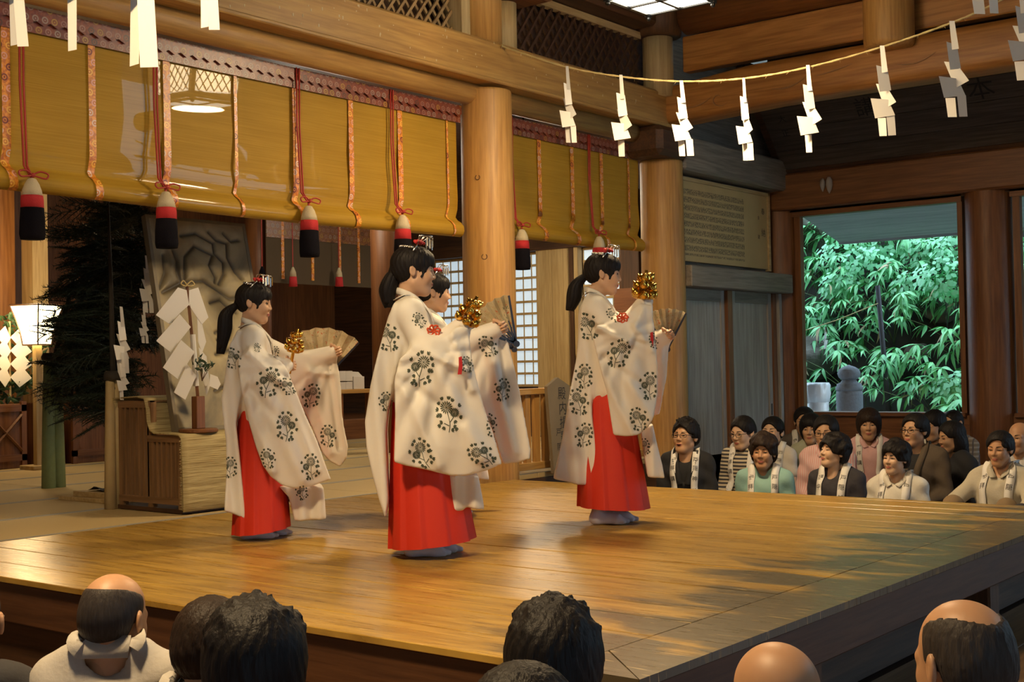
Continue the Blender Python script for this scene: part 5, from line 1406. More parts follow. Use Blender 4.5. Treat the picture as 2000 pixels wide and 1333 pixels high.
def ribbon(B, path, wd, off, mat, par, name='sash'):
    """strip that follows a surface; returns its centre frames"""
    pts = catmull(path, 7); fr = []
    for p in pts:
        loc, n, _, _ = B.find_nearest(p); fr.append((loc + n * off, n.copy()))
    for _ in range(2): fr = [fr[0]] + [((fr[i - 1][0] + fr[i][0] * 2 + fr[i + 1][0]) / 4, (fr[i - 1][1] + fr[i][1] * 2 + fr[i + 1][1]).normalized()) for i in range(1, len(fr) - 1)] + [fr[-1]]
    V = []; out = []
    for i, (p, n) in enumerate(fr):
        t = (fr[min(i + 1, len(fr) - 1)][0] - fr[max(i - 1, 0)][0]).normalized(); s = t.cross(n).normalized(); n2 = s.cross(t)
        V += [p - s * wd / 2, p + s * wd / 2, p + s * wd / 2 + n2 * .003, p - s * wd / 2 + n2 * .003]; out.append((p + n2 * .0042, t, s, n2))
    m = MB(); F = []
    for i in range(len(fr) - 1):
        a = i * 4; F += [[a + j, a + (j + 1) % 4, a + 4 + (j + 1) % 4, a + 4 + j] for j in range(4)]
    F += [[3, 2, 1, 0], [len(V) - 4 + j for j in range(4)]]
    m.add(V, F); return m.obj(name, mat, par, True), out
# ------------------------------------------------------------------ the four dancing girls
ROBE = plain('white_silk', (.78, .74, .66), .62, bump=.05, bscale=300)
HAKAMA = plain('scarlet_hakama', (.60, .028, .008), .65, bump=.08, bscale=200)
TABI = plain('white_tabi', (.60, .58, .64), .8)
PRINT = plain('green_print', (.060, .075, .048), .8)
GOLD = plain('gold_bell', (.80, .46, .08), .22, 1.0)
SILVER = plain('silver_ornament', (.75, .73, .68), .25, 1.0)
REDORN = plain('red_flower', (.60, .03, .03), .5)
CORDO = plain('orange_cord', (.62, .075, .015), .6)
FANP = None
def fan_mat():
    m, nt, b_ = _new('fan_paper'); N = nt.nodes.new; L = nt.links.new
    tc = N('ShaderNodeTexCoord')
    def nz(s, d, dist=0): 
        n = N('ShaderNodeTexNoise'); n.inputs['Scale'].default_value = s; n.inputs['Detail'].default_value = d; n.inputs['Distortion'].default_value = dist; L(tc.outputs['Object'], n.inputs['Vector']); return n.outputs['Fac']
    def ramp(f, p0, p1, c0, c1):
        r = N('ShaderNodeValToRGB'); r.color_ramp.elements[0].position = p0; r.color_ramp.elements[1].position = p1; r.color_ramp.elements[0].color = c0; r.color_ramp.elements[1].color = c1; L(f, r.inputs['Fac']); return r.outputs['Color']
    base = ramp(nz(14, 3), .35, .65, (.42, .32, .17, 1), (.62, .53, .34, 1))
    a = ramp(nz(60, 2, 1.5), .64, .67, (0, 0, 0, 1), (1, 1, 1, 1)); g = ramp(nz(34, 2, 2.0), .66, .69, (0, 0, 0, 1), (1, 1, 1, 1))
    def mx(f, x, c):
        q = N('ShaderNodeMix'); q.data_type = 'RGBA'; L(f, q.inputs[0]); L(x, q.inputs[6]); q.inputs[7].default_value = c; return q.outputs[2]
    L(mx(g, mx(a, base, (.50, .12, .04, 1)), (.14, .15, .08, 1)), b_.inputs['Base Color']); b_.inputs['Roughness'].default_value = .6
    return m
FANP = fan_mat(); FANS = plain('fan_stick', (.018, .010, .008), .35); FANW = plain('fan_guard', (.45, .30, .14), .5)

def motif_polys(seed):
    """a sprig of chrysanthemums as flat printed shapes, about 1 unit tall"""
    r = random.Random(seed); out = []
    def leaf(p, a, l, w_):
        c, s = math.cos(a), math.sin(a); q = [(0, 0), (.25, .5), (.6, .5), (1, 0), (.6, -.5), (.25, -.5)]
        out.append([(p[0] + c * x * l - s * y * w_, p[1] + s * x * l + c * y * w_) for x, y in q])
    def flower(p, R):
        for ring, n in ((1.0, 16), (.66, 12), (.34, 7)):
            for i in range(n):
                a = i * 2 * math.pi / n + ring; leaf((p[0] + math.cos(a) * R * ring * .55, p[1] + math.sin(a) * R * .85 * ring * .55), a, R * .36 * ring + .018, .042 * (.45 + .55 * ring))
        out.append([(p[0] + math.cos(q) * R * .13, p[1] + math.sin(q) * R * .13) for q in np.linspace(0, 2 * math.pi, 7)[:-1]])
    def stem(P):
        P = catmull([(x, y, 0) for x, y in P], 4)
        for i in range(len(P) - 1):
            d = (P[i + 1] - P[i]).normalized(); n = Vector((-d.y, d.x, 0)) * .013
            out.append([tuple((P[i] - n)[:2]), tuple((P[i + 1] - n)[:2]), tuple((P[i + 1] + n)[:2]), tuple((P[i] + n)[:2])])
    stem([(.02, -.5), (.06, -.25), (.0, .0), (-.05, .2)]); stem([(.05, -.2), (.18, -.05), (.22, .1)]); stem([(.03, -.3), (-.15, -.22)])
    flower((-.06, .26), .24); flower((.23, .10), .17)
    for (x, y, a) in ((-.30, .34, 2.2), (-.34, .18, 2.9), (.12, .44, .9), (-.2, .48, 1.9), (.02, .5, 1.4), (.36, .28, .7), (.40, -.02, -.3), (.22, -.14, -.9), (-.20, -.18, 3.4), (-.28, -.26, 3.9), (-.14, -.32, 4.3), (.18, -.30, -.5), (.26, -.36, -1.0), (.10, -.42, -.2), (-.22, .02, 3.2), (-.32, -.02, 2.6)):
        for k in (-.5, 0, .5): leaf((x, y), a + k + r.uniform(-.1, .1), .130, .062)
    return out
MOT = [motif_polys(i) for i in range(3)]
def add_motifs(B, par, lst, U):
    """print the sprigs on the robe: each vertex is dropped onto the cloth from the near side"""
    for k, (u, w_, s, a) in enumerate(lst):
        m = MB(); c, sn = math.cos(a), math.sin(a); mir = -1 if k % 2 else 1
        for pl in MOT[k % 3]:
            V = []; ok = True; ys = []
            for (x, y) in pl:
                x *= mir * .84; X, Z = u + (c * x - sn * y) * s, w_ + (sn * x + c * y) * s
                h = B.ray_cast(Vector((X, -1.0, Z)), Vector((0, 1, 0)))
                if h[0] is None: ok = False; break
                n = h[1] if h[1].y < 0 else -h[1]
                V.append(h[0] + n * .0012); ys.append(h[0].y)
            if ok and max(ys) - min(ys) < .02: m.add(V, [list(range(len(V)))])
        if m.V: m.obj('printed_sprig', PRINT, par)['kind'] = 'stuff'

def bell_wand(root_mat, c, axis, size, label, n=(6, 5, 3)):
    t = thing('bell_wand', label, 'bells', (0, 0, 0), 0); t.matrix_world = root_mat @ frame(axis, (0, -1, 0), c) @ Matrix.Rotation(math.pi / 2, 4, 'Y')
    # local z along the wand
    MB().tube([(0, 0, -.13), (0, 0, .10)], [.009, .007], 8).obj('handle', GOLD, t, True)
    bm_ = MB(); bm_.lathe([(.002, -.017), (.010, -.0165), (.0155, -.009), (.0172, -.001), (.0185, 0), (.0172, .001), (.0155, .009), (.010, .0145), (.004, .0165), (.004, .022), (.001, .023)], (0, 0, 0), 14)
    bme = bm_.me('bell', GOLD, True)
    for tier, (z, R) in enumerate(((.0, .040), (.034, .031), (.068, .019))):
        for i in range(n[tier]):
            a = i * 2 * math.pi / n[tier] + tier * .5
            o = link('bell', bme, t, (R * math.cos(a), R * math.sin(a), z + .004 * ((i * 7) % 3 - 1)), (.9 * math.sin(a) * -1, .9 * math.cos(a), 0)); o.scale = (size,) * 3
        q = MB(); q.tube([(R * .8 * math.cos(b), R * .8 * math.sin(b), z) for b in np.linspace(0, 2 * math.pi, 17)], .0025, 5, False); q.obj('wire_ring', GOLD, t, True)
    MB().lathe([(.030, -.022), (.034, -.018), (.030, -.012)], (0, 0, 0), 18).obj('collar_plate', GOLD, t, True)
    t.scale = (size * 1.15,) * 3
    return t
def folding_fan(root_mat, piv, a0, a1, R, label, yaw=0.0, knob=True, n=6, inner=.36, pleat=.012):
    """pivot in girl space, angles in degrees in her x-z plane"""
    t = thing('folding_fan', label, 'fan', (0, 0, 0)); t.matrix_world = root_mat @ Matrix.Translation(piv) @ Matrix.Rotation(yaw, 4, 'Z')
    P = MB(); A_ = np.radians(np.linspace(a0, a1, 2 * n + 1)); V = []
    for i, a in enumerate(A_):
        y = pleat if i % 2 else -pleat; bump = 1.03 if i % 2 else 1.0
        for q in (inner, .7, 1.0): V.append((math.cos(a) * R * q * (bump if q == 1 else 1), y * q, math.sin(a) * R * q * (bump if q == 1 else 1)))
    F = [[i * 3 + j, (i + 1) * 3 + j, (i + 1) * 3 + j + 1, i * 3 + j + 1] for i in range(2 * n) for j in range(2)]
    P.add(V, F); o = P.obj('pleated_paper', FANP, t); md = o.modifiers.new('thickness', 'SOLIDIFY'); md.thickness = .0012
    for i in range(0, 2 * n + 1, 2):
        a = A_[i]; g = i in (0, 2 * n); m = MB(); d = Vector((math.cos(a), 0, math.sin(a))); s = Vector((-d.z, 0, d.x)) * (.006 if g else .0035); y = -.0035 - pleat
        L = R * (1.0 if g else .5); th = .0035 if g else .0015
        m.add([-d * .012 - s + Vector((0, y, 0)), d * L - s * .8 + Vector((0, y, 0)), d * L + s * .8 + Vector((0, y, 0)), -d * .012 + s + Vector((0, y, 0)),
               -d * .012 - s + Vector((0, y + th, 0)), d * L - s * .8 + Vector((0, y + th, 0)), d * L + s * .8 + Vector((0, y + th, 0)), -d * .012 + s + Vector((0, y + th, 0))],
              [[3, 2, 1, 0], [4, 5, 6, 7], [0, 1, 5, 4], [1, 2, 6, 5], [2, 3, 7, 6], [3, 0, 4, 7]])
        m.obj('guard_stick' if g else 'stick', FANS, t)
    if knob: MB().tube([(0, -.020, 0), (0, .014, 0)], .016, 14).obj('pivot', FANS, t)
    return t

def dancer(D):
    p0 = Vector(onz(*D['foot'])); v = Vector((p0.x, p0.y, 0)).normalized()
    ey = v; ex = Vector((v.y, -v.x, 0)); yaw = math.atan2(ex.y, ex.x)
    T = thing('person', D['label'], 'person', tuple(p0), yaw, None); T.rotation_euler = (0, 0, yaw)
    W = Matrix.Translation(p0) @ Matrix.Rotation(yaw, 4, 'Z')
    reg = D['reg']
    def L(zx, zy, vv=0.0):
        px, py = reg[0] + zx * reg[2], reg[1] + zy * reg[2]
        d = Vector(ray(px, py)); o = Vector(CAMP) - p0
        t = (vv - o.dot(ey)) / d.dot(ey); q = o + d * t
        return (q.dot(ex), q.z)
    PL = lambda pts, vv: [L(x, y, vv) for x, y in pts]
    k = D['k']                                   # body scale
    nb = L(*D['neck']); nx, nz_ = nb
    ns, fs, bp_, fp = PL(D['near'], -.25), PL(D['far'], .24), PL(D['back'], 0), PL(D['front'], 0)
    allp = np.array(ns + fs + bp_ + fp + [(nx, nz_ + .06)])
    f = Field((allp[:, 0].min() - .05, -.37, allp[:, 1].min() - .04), (allp[:, 0].max() + .05, .36, allp[:, 1].max() + .05), .0078)
    # trunk and shoulders
    f.cap((nx + .01, 0, nz_ - .12 * k), (nx + .035, 0, nz_ - .52 * k), .098 * k, .105 * k, .04, sy=.66)
    for s in (-1, 1): f.cap((nx - .002, s * .03, nz_ - .035 * k), (nx + .012, s * .145 * k, nz_ - .075 * k), .045 * k, .058 * k, .04)
    # arms
    for key, s in (('armN', -1), ('armF', 1)):
        S_, E_, H_ = (nx + .012, s * .150 * k, nz_ - .085 * k), L(*D[key][0], s * .22), L(*D[key][1], s * D.get('hv', .16))
        f.cap(S_, (E_[0], s * .22, E_[1]), .058 * k, .060 * k, .05); f.cap((E_[0], s * .22, E_[1]), (H_[0], s * D.get('hv', .16), H_[1]), .060 * k, .042 * k, .05)
    def folds(lines, base, tilt, rad=None):
        def ym(X, Z):
            y = base + tilt * (X - nx)
            for (a, b, am, sg) in lines:
                a_, b__ = L(*a, base), L(*b, base); d = segd(a_, b__, X, Z); y = y + 1.25 * am * np.exp(-(d / (sg * .8)) ** 2)
            if rad:
                for (c_, n_, am) in rad:
                    q = L(*c_, base); r_ = np.hypot(X - q[0], Z - q[1]); th_ = np.arctan2(Z - q[1], X - q[0])
                    wv = np.sin(th_ * n_ + 1.5 * np.sin(th_ * 3.1) + 5 * r_); y = y + am * np.clip(r_ / .25, 0, 1) * (wv + .35 * np.abs(wv))
            return y
        return ym
    thS = lambda t0, t1: (lambda X, Z, d2: t1 + (t0 - t1) * np.clip(-d2 / .12, 0, 1))
    ed = lambda e, vv: PL(e, vv)
    f.sheet(bp_, lambda X, Z: 0 * X, lambda X, Z, d2: .150 * k - .05 * np.clip((nz_ - .1 - Z) * 0, 0, 1) + .012 * np.sin(X * 60 + Z * 4), .035, .012)
    f.sheet(fp, lambda X, Z: -.02 + 0 * X, lambda X, Z, d2: .12 * k + .012 * np.sin(X * 70), .02, .010)
    f.sheet(fs, folds(D['foldF'], .215, -.02, [(D['armF'][1], 15, .0075)]), thS(.045, .030), .035, .006, (ed(D['mouthF'], .24), .035, .018))
    f.sheet(ns, folds(D['foldN'], -.235, .06, [(D['armN'][0], 13, .0085), (D['armN'][1], 17, .0045)]), thS(.050, .030), .045, .006, (ed(D['mouthN'], -.25), .035, .018))
    # neck opening
    f.cap((nx + .01, 0, nz_ + .0), (nx + .03, 0, nz_ + .12), .052 * k, .075 * k, .012, '-')
    V, F = f.mesh(); V = relax(V, F, 1, .45)
    rb = link('robe', mesh('robe', V, F, ROBE, True), T); B = bvh(V, F)
    add_motifs(B, rb, [(*L(x, y, -.22), s * .94 * reg[2] / D['ppm'], a) for (x, y, s, a) in D['motifs']], None)
    # collar band crossing at the chest
    for s in (-1, 1):
        ribbon(B, [Vector((nx - .062 * k, s * .004, nz_ + .012 * k)), Vector((nx - .035 * k, s * .052 * k, nz_ + .004 * k)), Vector((nx + .022 * k, s * .064 * k, nz_ - .022 * k)), Vector((nx + .075 * k, s * .046 * k, nz_ - .070 * k)), Vector((nx + .115 * k, s * .016 * k, nz_ - .125 * k)), Vector((nx + .125 * k, -s * .012 * k, nz_ - .20 * k))], .036 * k, .006 + .003 * (s > 0), ROBE, rb, 'collar')
        P = catmull([(nx - .050 * k, s * .003, nz_ + .030 * k), (nx - .028 * k, s * .046 * k, nz_ + .022 * k), (nx + .024 * k, s * .054 * k, nz_ - .004 * k), (nx + .070 * k, s * .034 * k, nz_ - .050 * k), (nx + .100 * k, 0, nz_ - .105 * k)], 6)
        q = MB(); q.tube(P, .016 * k, 8, True, .4, up=(0, 0, 1)); q.obj('inner_collar', ROBE, T, True)
    # hakama
    hl, hr = L(*D['hemL'], -.05), L(*D['hemR'], -.05); wx, wz = nx + .035, nz_ - .30 * k
    m = MB(); N_, Rw = 96, 14
    for j in range(Rw + 1):
        t = j / Rw; zc = wz + (min(hl[1], hr[1]) - wz) * t; cx_ = wx + ((hl[0] + hr[0]) / 2 - wx) * t; rx = .098 * k + ((hr[0] - hl[0]) / 2 - .098 * k) * (t ** .85); ry = .130 * k + .080 * k * t
        for i in range(N_):
            a = 2 * math.pi * i / N_; pl = ((a * 11 / (2 * math.pi)) % 1.0); st = (pl * .09 - .045) * (.25 + .75 * t)
            zz = zc + (t ** 2) * ((hr[1] - hl[1]) * .5 * math.cos(a) + (hr[1] - hl[1]) * .0)
            m.V.append((cx_ + rx * (1 + st) * math.cos(a), ry * (1 + st) * math.sin(a), zz))
    for j in range(Rw):
        for i in range(N_): m.F.append([j * N_ + i, j * N_ + (i + 1) % N_, (j + 1) * N_ + (i + 1) % N_, (j + 1) * N_ + i]); m.M.append(0)
    hk = m.obj('hakama', HAKAMA, T, True)
    # feet in split-toed socks
    ff = []
    for (zx, zy, vv, aa) in D['feet']:
        u, w_ = L(zx, zy, vv); g = Field((-.12, -.06, -.01), (.19, .06, .16), .0055); fk_ = k
        g.cap((-.055 * k, 0, .030 * k), (.06 * k, 0, .030 * k), .031 * k, .030 * k, 0, sy=.95); g.cap((.05 * k, .010, .022 * k), (.118 * k, .016 * k, .015 * k), .026 * k, .013 * k, .02); g.cap((.06 * k, -.016 * k, .020 * k), (.100 * k, -.020 * k, .014 * k), .022 * k, .012 * k, .02)
        g.cap((-.045 * k, 0, .04 * k), (-.040 * k, 0, .14 * k), .030 * k, .028 * k, .03); g.cap((.09, -.002 * k, .045), (.14, -.002 * k, .01), .003, k=.006, op='-'); g.box((-.2, -.1, -.1), (.3, .1, .001), .004)
        fv, fF = g.mesh(); link('tabi_sock', mesh('tabi_sock', relax(fv, fF, 1), fF, TABI, True), T, (u, vv, .0), (0, 0, aa)); ff.append((u, vv))
    # body under the clothes: trunk, arms, legs, head, hands in one mesh
    g = Field((min(nx - .2, -.3), -.30, .05), (.42, .30, nz_ + .05), .014)
    g.cap((nx + .01, 0, nz_ - .08), (wx, 0, wz - .05), .075 * k, .085 * k, .03, sy=.7); g.cap((nx, 0, nz_ + .05), (nx, 0, nz_ - .1), .038 * k, .05 * k, .03)
    for i, (u, vv) in enumerate(ff): g.cap((wx, (-1, 1)[i] * .06, wz - .08), (u - .04 * k, vv, .12), .07 * k, .036 * k, .03)
    hands = []
    for key, s in (('armN', -1), ('armF', 1)):
        S_, E_, H_ = (nx + .012, s * .135 * k, nz_ - .085 * k), L(*D[key][0], s * .22), L(*D[key][1], s * D.get('hv', .16))
        g.cap(S_, (E_[0], s * .22, E_[1]), .036 * k, .032 * k, .03); g.cap((E_[0], s * .22, E_[1]), (H_[0], s * D.get('hv', .16), H_[1]), .032 * k, .022 * k, .02)
        hands.append((E_, H_, s))
    body = [g.mesh()]
    hv_, hF = get_hand(.95)
    for (E_, H_, s) in hands:
        fw_ = Vector((H_[0] - E_[0], s * (D.get('hv', .16) - .22), H_[1] - E_[1])); 
        up_d = Vector((0, s, .25)) if s < 0 else Vector((0, s, .25))
        M_ = frame(fw_, (0, s * 1.0, .15), (H_[0], s * D.get('hv', .16), H_[1])) @ Matrix.Diagonal((k * .80, (1 if s < 0 else -1) * k * .80, k * .80, 1))
        f2 = hF if s < 0 else hF[:, ::-1]
        body.append((xf(hv_, M_), f2))
    hc = L(*D['head']); hs = D['hs']
    HM = Matrix.Translation((hc[0], 0, hc[1])) @ Matrix.Rotation(math.radians(D['hyaw']), 4, 'Z') @ Matrix.Rotation(math.radians(D['hpitch']), 4, 'Y') @ Matrix.Diagonal((hs, hs, hs, 1))
    V0, F0, B0 = get_head('girl', .0036); body.append((xf(V0, HM), F0))
    bv, bf = join(*body); link('body', mesh('body', bv, bf, SK_GIRL, True), T)
    face_parts(B0, HM, T, 1.0, LIPR if D.get('red') else LIP, HR_B, 0, 1.15, 1.3)
    hv2, hf2 = get_hair('pony', .0045, D['seed']); hr_ = link('hair', mesh('hair', xf(hv2, HM), hf2, HR_B, True), T)
    # ponytail
    tl = [HM @ Vector((-.098, 0, -.008))]; 
    for (zx, zy) in D['tail']: u, w_ = L(zx, zy, 0); tl.append(Vector((u, .0, w_)))
    tp = catmull(tl, 6); n = len(tp); tm = MB()
    rad = [(.016 + .024 * math.sin(min(1, i / (n * .55)) * math.pi / 2)) * (1 - .55 * max(0, (i / n - .6) / .4)) * hs for i in range(n)]
    for j in range(7):
        a = j * .9; off = [Vector((math.cos(a) * r * .45, math.sin(a) * r * .45, 0)) for r in rad]
        tm.tube([tp[i] + off[i] for i in range(n - (j % 3))], [r * (.62 if j else .8) for r in rad[:n - (j % 3)]], 8)
    tm.obj('ponytail', HR_B, hr_, True)
    tb = MB(); tb.tube([tl[0] + Vector((.008, 0, .004)), tl[0] + Vector((-.012, 0, -.004))], .020 * hs, 12); tb.obj('hair_tie', HR_D, hr_, True)
    # flower and silver hair ornament
    om = thing_child('hair_ornament', T)
    r = random.Random(D['seed'])
    def hp(x, y, z): return HM @ Vector((x, y, z))
    s = MB()
    s.tube([hp(-.01, -.075, .09), hp(.015, -.04, .128), hp(.02, 0, .138), hp(.015, .04, .128), hp(-.01, .075, .09)], .004, 6)
    for i in range(5):
        a = -1 + i * .5; s.tube([hp(.015, a * .05, .13), hp(.02 + .012 * i, a * .055, .168 + .006 * (i % 2)), hp(.085, a * .05, .166)], .0022, 5)
    s.obj('silver_frame', SILVER, om, True)
    for i in range(9):
        a = -1 + i * .25; z = .150 - .01 * (i % 2); q = MB(); q.box(hp(.060 + .014 * (i % 3), a * .055, z - .012), (.004, .007, .044), Matrix.Rotation(a * .3, 3, 'X')); q.obj('silver_dangle', SILVER, om)
    for i in range(3):
        q = MB(); c = hp(.012 + .012 * i, (-.03, 0, .03)[i], .138)
        for b in range(6): q.sphere(c + Vector((math.cos(b) * .010, math.sin(b) * .010, .004 * (b % 2))), .0085, 7, 5)
        q.obj('red_flower', REDORN, om, True)
    for i in range(5):
        q = MB(); c = hp(-.02 - .02 * (i % 3), -.06 + .03 * i, .118 - .004 * abs(i - 2))
        for b in range(5): q.sphere(c + Vector((math.cos(b * 1.256) * .009, math.sin(b * 1.256) * .009, 0)), .0065, 6, 4)
        q.obj('silver_flower', SILVER, om, True)
    # cords
    if D.get('cord'):
        u, w_ = L(*D['cord'], -.06); h = B.ray_cast(Vector((u, -1, w_)), Vector((0, 1, 0))); y = h[0].y - .008 if h[0] else -.1
        q = MB()
        for i in range(7):
            a = i * .9; q.tube(catmull([(u, y, w_), (u + .030 * math.cos(a), y - .012, w_ + .026 * math.sin(a)), (u + .022 * math.cos(a + .7), y - .014, w_ + .02 * math.sin(a + .7)), (u, y - .004, w_)], 4), .0042, 5)
        q.tube([(u, y, w_), (u + .012, y + .002, w_ - .04), (u + .02, y + .004, w_ - .07)], .005, 6); q.obj('chest_cord', CORDO, T, True)
    if D.get('tag'):
        u, w_ = L(*D['tag'], -.26); h = B.ray_cast(Vector((u, -1, w_)), Vector((0, 1, 0)))
        if h[0]:
            q = MB(); q.prism([(-.006, .035), (.008, .04), (.010, 0), (.006, -.04), (-.012, -.04), (-.006, 0)], lambda a, z: (u + a, h[0].y - .004, w_ + z), None, (0, -1, 0), .002); q.obj('red_sleeve_cord', SILKR, T)
    # what she holds
    if D.get('bell'):
        (bx, bz), ax, sz, vv = D['bell'][0], D['bell'][1], D['bell'][2], D['bell'][3]; u, w_ = L(bx, bz, vv)
        HELD['bell'] = bell_wand(W, (u, vv, w_), ax, sz, D['bell_label'])
    if D.get('fan'):
        (zx, zy), a0, a1, R, yw, vv = D['fan']; u, w_ = L(zx, zy, vv)
        HELD['fan'] = folding_fan(W, (u, vv, w_), a0, a1, R, D['fan_label'], yw)
    return T
def thing_child(name, par):
    o = bpy.data.objects.new(name, None); COL.objects.link(o); o.parent = par; o.empty_display_size = .05; return o

DC = dict(label='tallest white-robed dancing girl holding gold bells before the round stage column', reg=(690, 440, .5028), ppm=425, foot=(842, 1084), k=1.0, hs=.95, hyaw=4, hpitch=2, seed=1, neck=(212, 280),
    head=(235, 178), near=[(160, 600), (163, 740), (158, 920), (205, 935), (300, 955), (380, 975), (440, 975), (520, 955), (580, 930), (562, 870), (540, 800), (510, 710), (485, 620), (462, 520), (448, 400), (425, 392), (395, 400), (360, 440), (300, 460), (235, 470), (180, 520)],
    far=[(400, 450), (440, 420), (500, 425), (545, 408), (565, 395), (590, 420), (605, 480), (625, 560), (645, 650), (665, 760), (685, 870), (683, 905), (640, 920), (580, 926), (540, 800), (470, 640)],
    back=[(165, 310), (130, 390), (100, 500), (72, 620), (50, 760), (56, 860), (78, 960), (105, 1060), (130, 1130), (141, 1060), (136, 950), (131, 800), (138, 720), (160, 610), (200, 450)],
    front=[(370, 955), (375, 1097), (420, 1100), (438, 1085), (470, 1092), (505, 1096), (500, 1060), (482, 965)],
    mouthN=[(448, 400), (465, 520), (512, 710), (580, 930)], mouthF=[(590, 420), (645, 650), (685, 900)],
    foldN=[((175, 580), (330, 930), -.018, .035), ((300, 500), (440, 560), -.030, .030), ((330, 560), (500, 900), -.022, .05), ((180, 600), (420, 760), .016, .03), ((380, 420), (460, 640), -.016, .025), ((240, 560), (250, 900), .012, .04)],
    foldF=[((520, 430), (620, 880), -.016, .03), ((570, 420), (600, 700), .014, .02), ((480, 440), (580, 880), .012, .03)],
    armN=((300, 500), (430, 385)), armF=((400, 470), (550, 408)), hv=.15, hemL=(135, 1242), hemR=(475, 1200), feet=((270, 1280, -.06, -.10), (320, 1265, .07, -.35)),
    tail=[(148, 205), (130, 260), (138, 320)], cord=(312, 415), tag=(414, 545),
    motifs=[(132, 440, 110, .2), (265, 565, 130, -.1), (368, 740, 130, 0), (270, 890, 115, .5), (500, 895, 110, .8), (258, 372, 60, .7), (540, 470, 90, .5), (600, 650, 90, 0), (545, 790, 80, 0), (125, 690, 70, .2), (440, 545, 60, 0)],
    bell=((442, 368), (.45, -.1, 1), 1.0, -.17), bell_label='cluster of gold bells held up by the tallest dancing girl',
    fan=((632, 462), 98, 160, .235, .1, .20), fan_label='open patterned fan with a black guard held by the tallest dancing girl')
DL = dict(label='small white-robed dancing girl with a long ponytail before the carved grey panel', reg=(400, 500, .4354), ppm=377, foot=(512, 1050), k=.93, hs=.87, hyaw=-14, hpitch=4, seed=2, neck=(208, 312),
    head=(222, 212), near=[(150, 470), (160, 590), (190, 720), (230, 860), (260, 940), (295, 990), (345, 1030), (405, 1046), (480, 1036), (568, 1006), (545, 945), (505, 830), (455, 720), (415, 620), (390, 560), (365, 500), (330, 465), (270, 450), (200, 420)],
    far=[(370, 490), (440, 440), (500, 440), (560, 430), (585, 455), (600, 520), (610, 600), (613, 700), (625, 780), (640, 850), (635, 905), (605, 945), (560, 920), (530, 890), (480, 770), (420, 640), (380, 560)],
    back=[(150, 335), (115, 400), (98, 500), (78, 640), (85, 730), (98, 830), (100, 950), (90, 1135), (185, 1168), (175, 1050), (160, 900), (142, 750), (165, 620), (200, 420)],
    front=[(330, 1025), (375, 1075), (400, 1180), (540, 1170), (535, 1100), (528, 1030), (480, 1020)],
    mouthN=[(345, 480), (390, 560), (455, 720), (568, 1006)], mouthF=[(585, 455), (613, 700), (640, 880)],
    foldN=[((165, 560), (300, 960), -.02, .035), ((185, 430), (330, 560), -.026, .03), ((240, 560), (440, 1000), -.018, .045), ((200, 600), (380, 780), .016, .03), ((320, 500), (500, 960), -.014, .03)],
    foldF=[((450, 450), (560, 880), -.016, .03), ((550, 440), (600, 860), .016, .02), ((470, 520), (560, 530), -.02, .025)],
    armN=((225, 500), (362, 492)), armF=((420, 480), (566, 436)), hv=.16, hemL=(120, 1240), hemR=(383, 1200), feet=((225, 1265, -.06, -.15), (290, 1250, .06, -.3)),
    tail=[(95, 260), (85, 340), (68, 440)], cord=None, tag=None,
    motifs=[(125, 465, 95, .2), (285, 575, 130, -.2), (365, 770, 125, -.1), (492, 640, 110, -.1), (570, 830, 100, -.1), (475, 950, 110, .2), (282, 910, 85, 0), (318, 432, 55, 0), (372, 590, 80, .5), (112, 960, 90, .1), (235, 415, 40, 0), (440, 1070, 70, .3)],
    bell=((400, 415), (.2, -.1, 1), .88, -.17), bell_label='cluster of gold bells in the fist of the small girl by the carved panel',
    fan=((528, 563), 46, 132, .285, .0, .21), fan_label='wide open patterned fan held by the small girl by the carved panel')
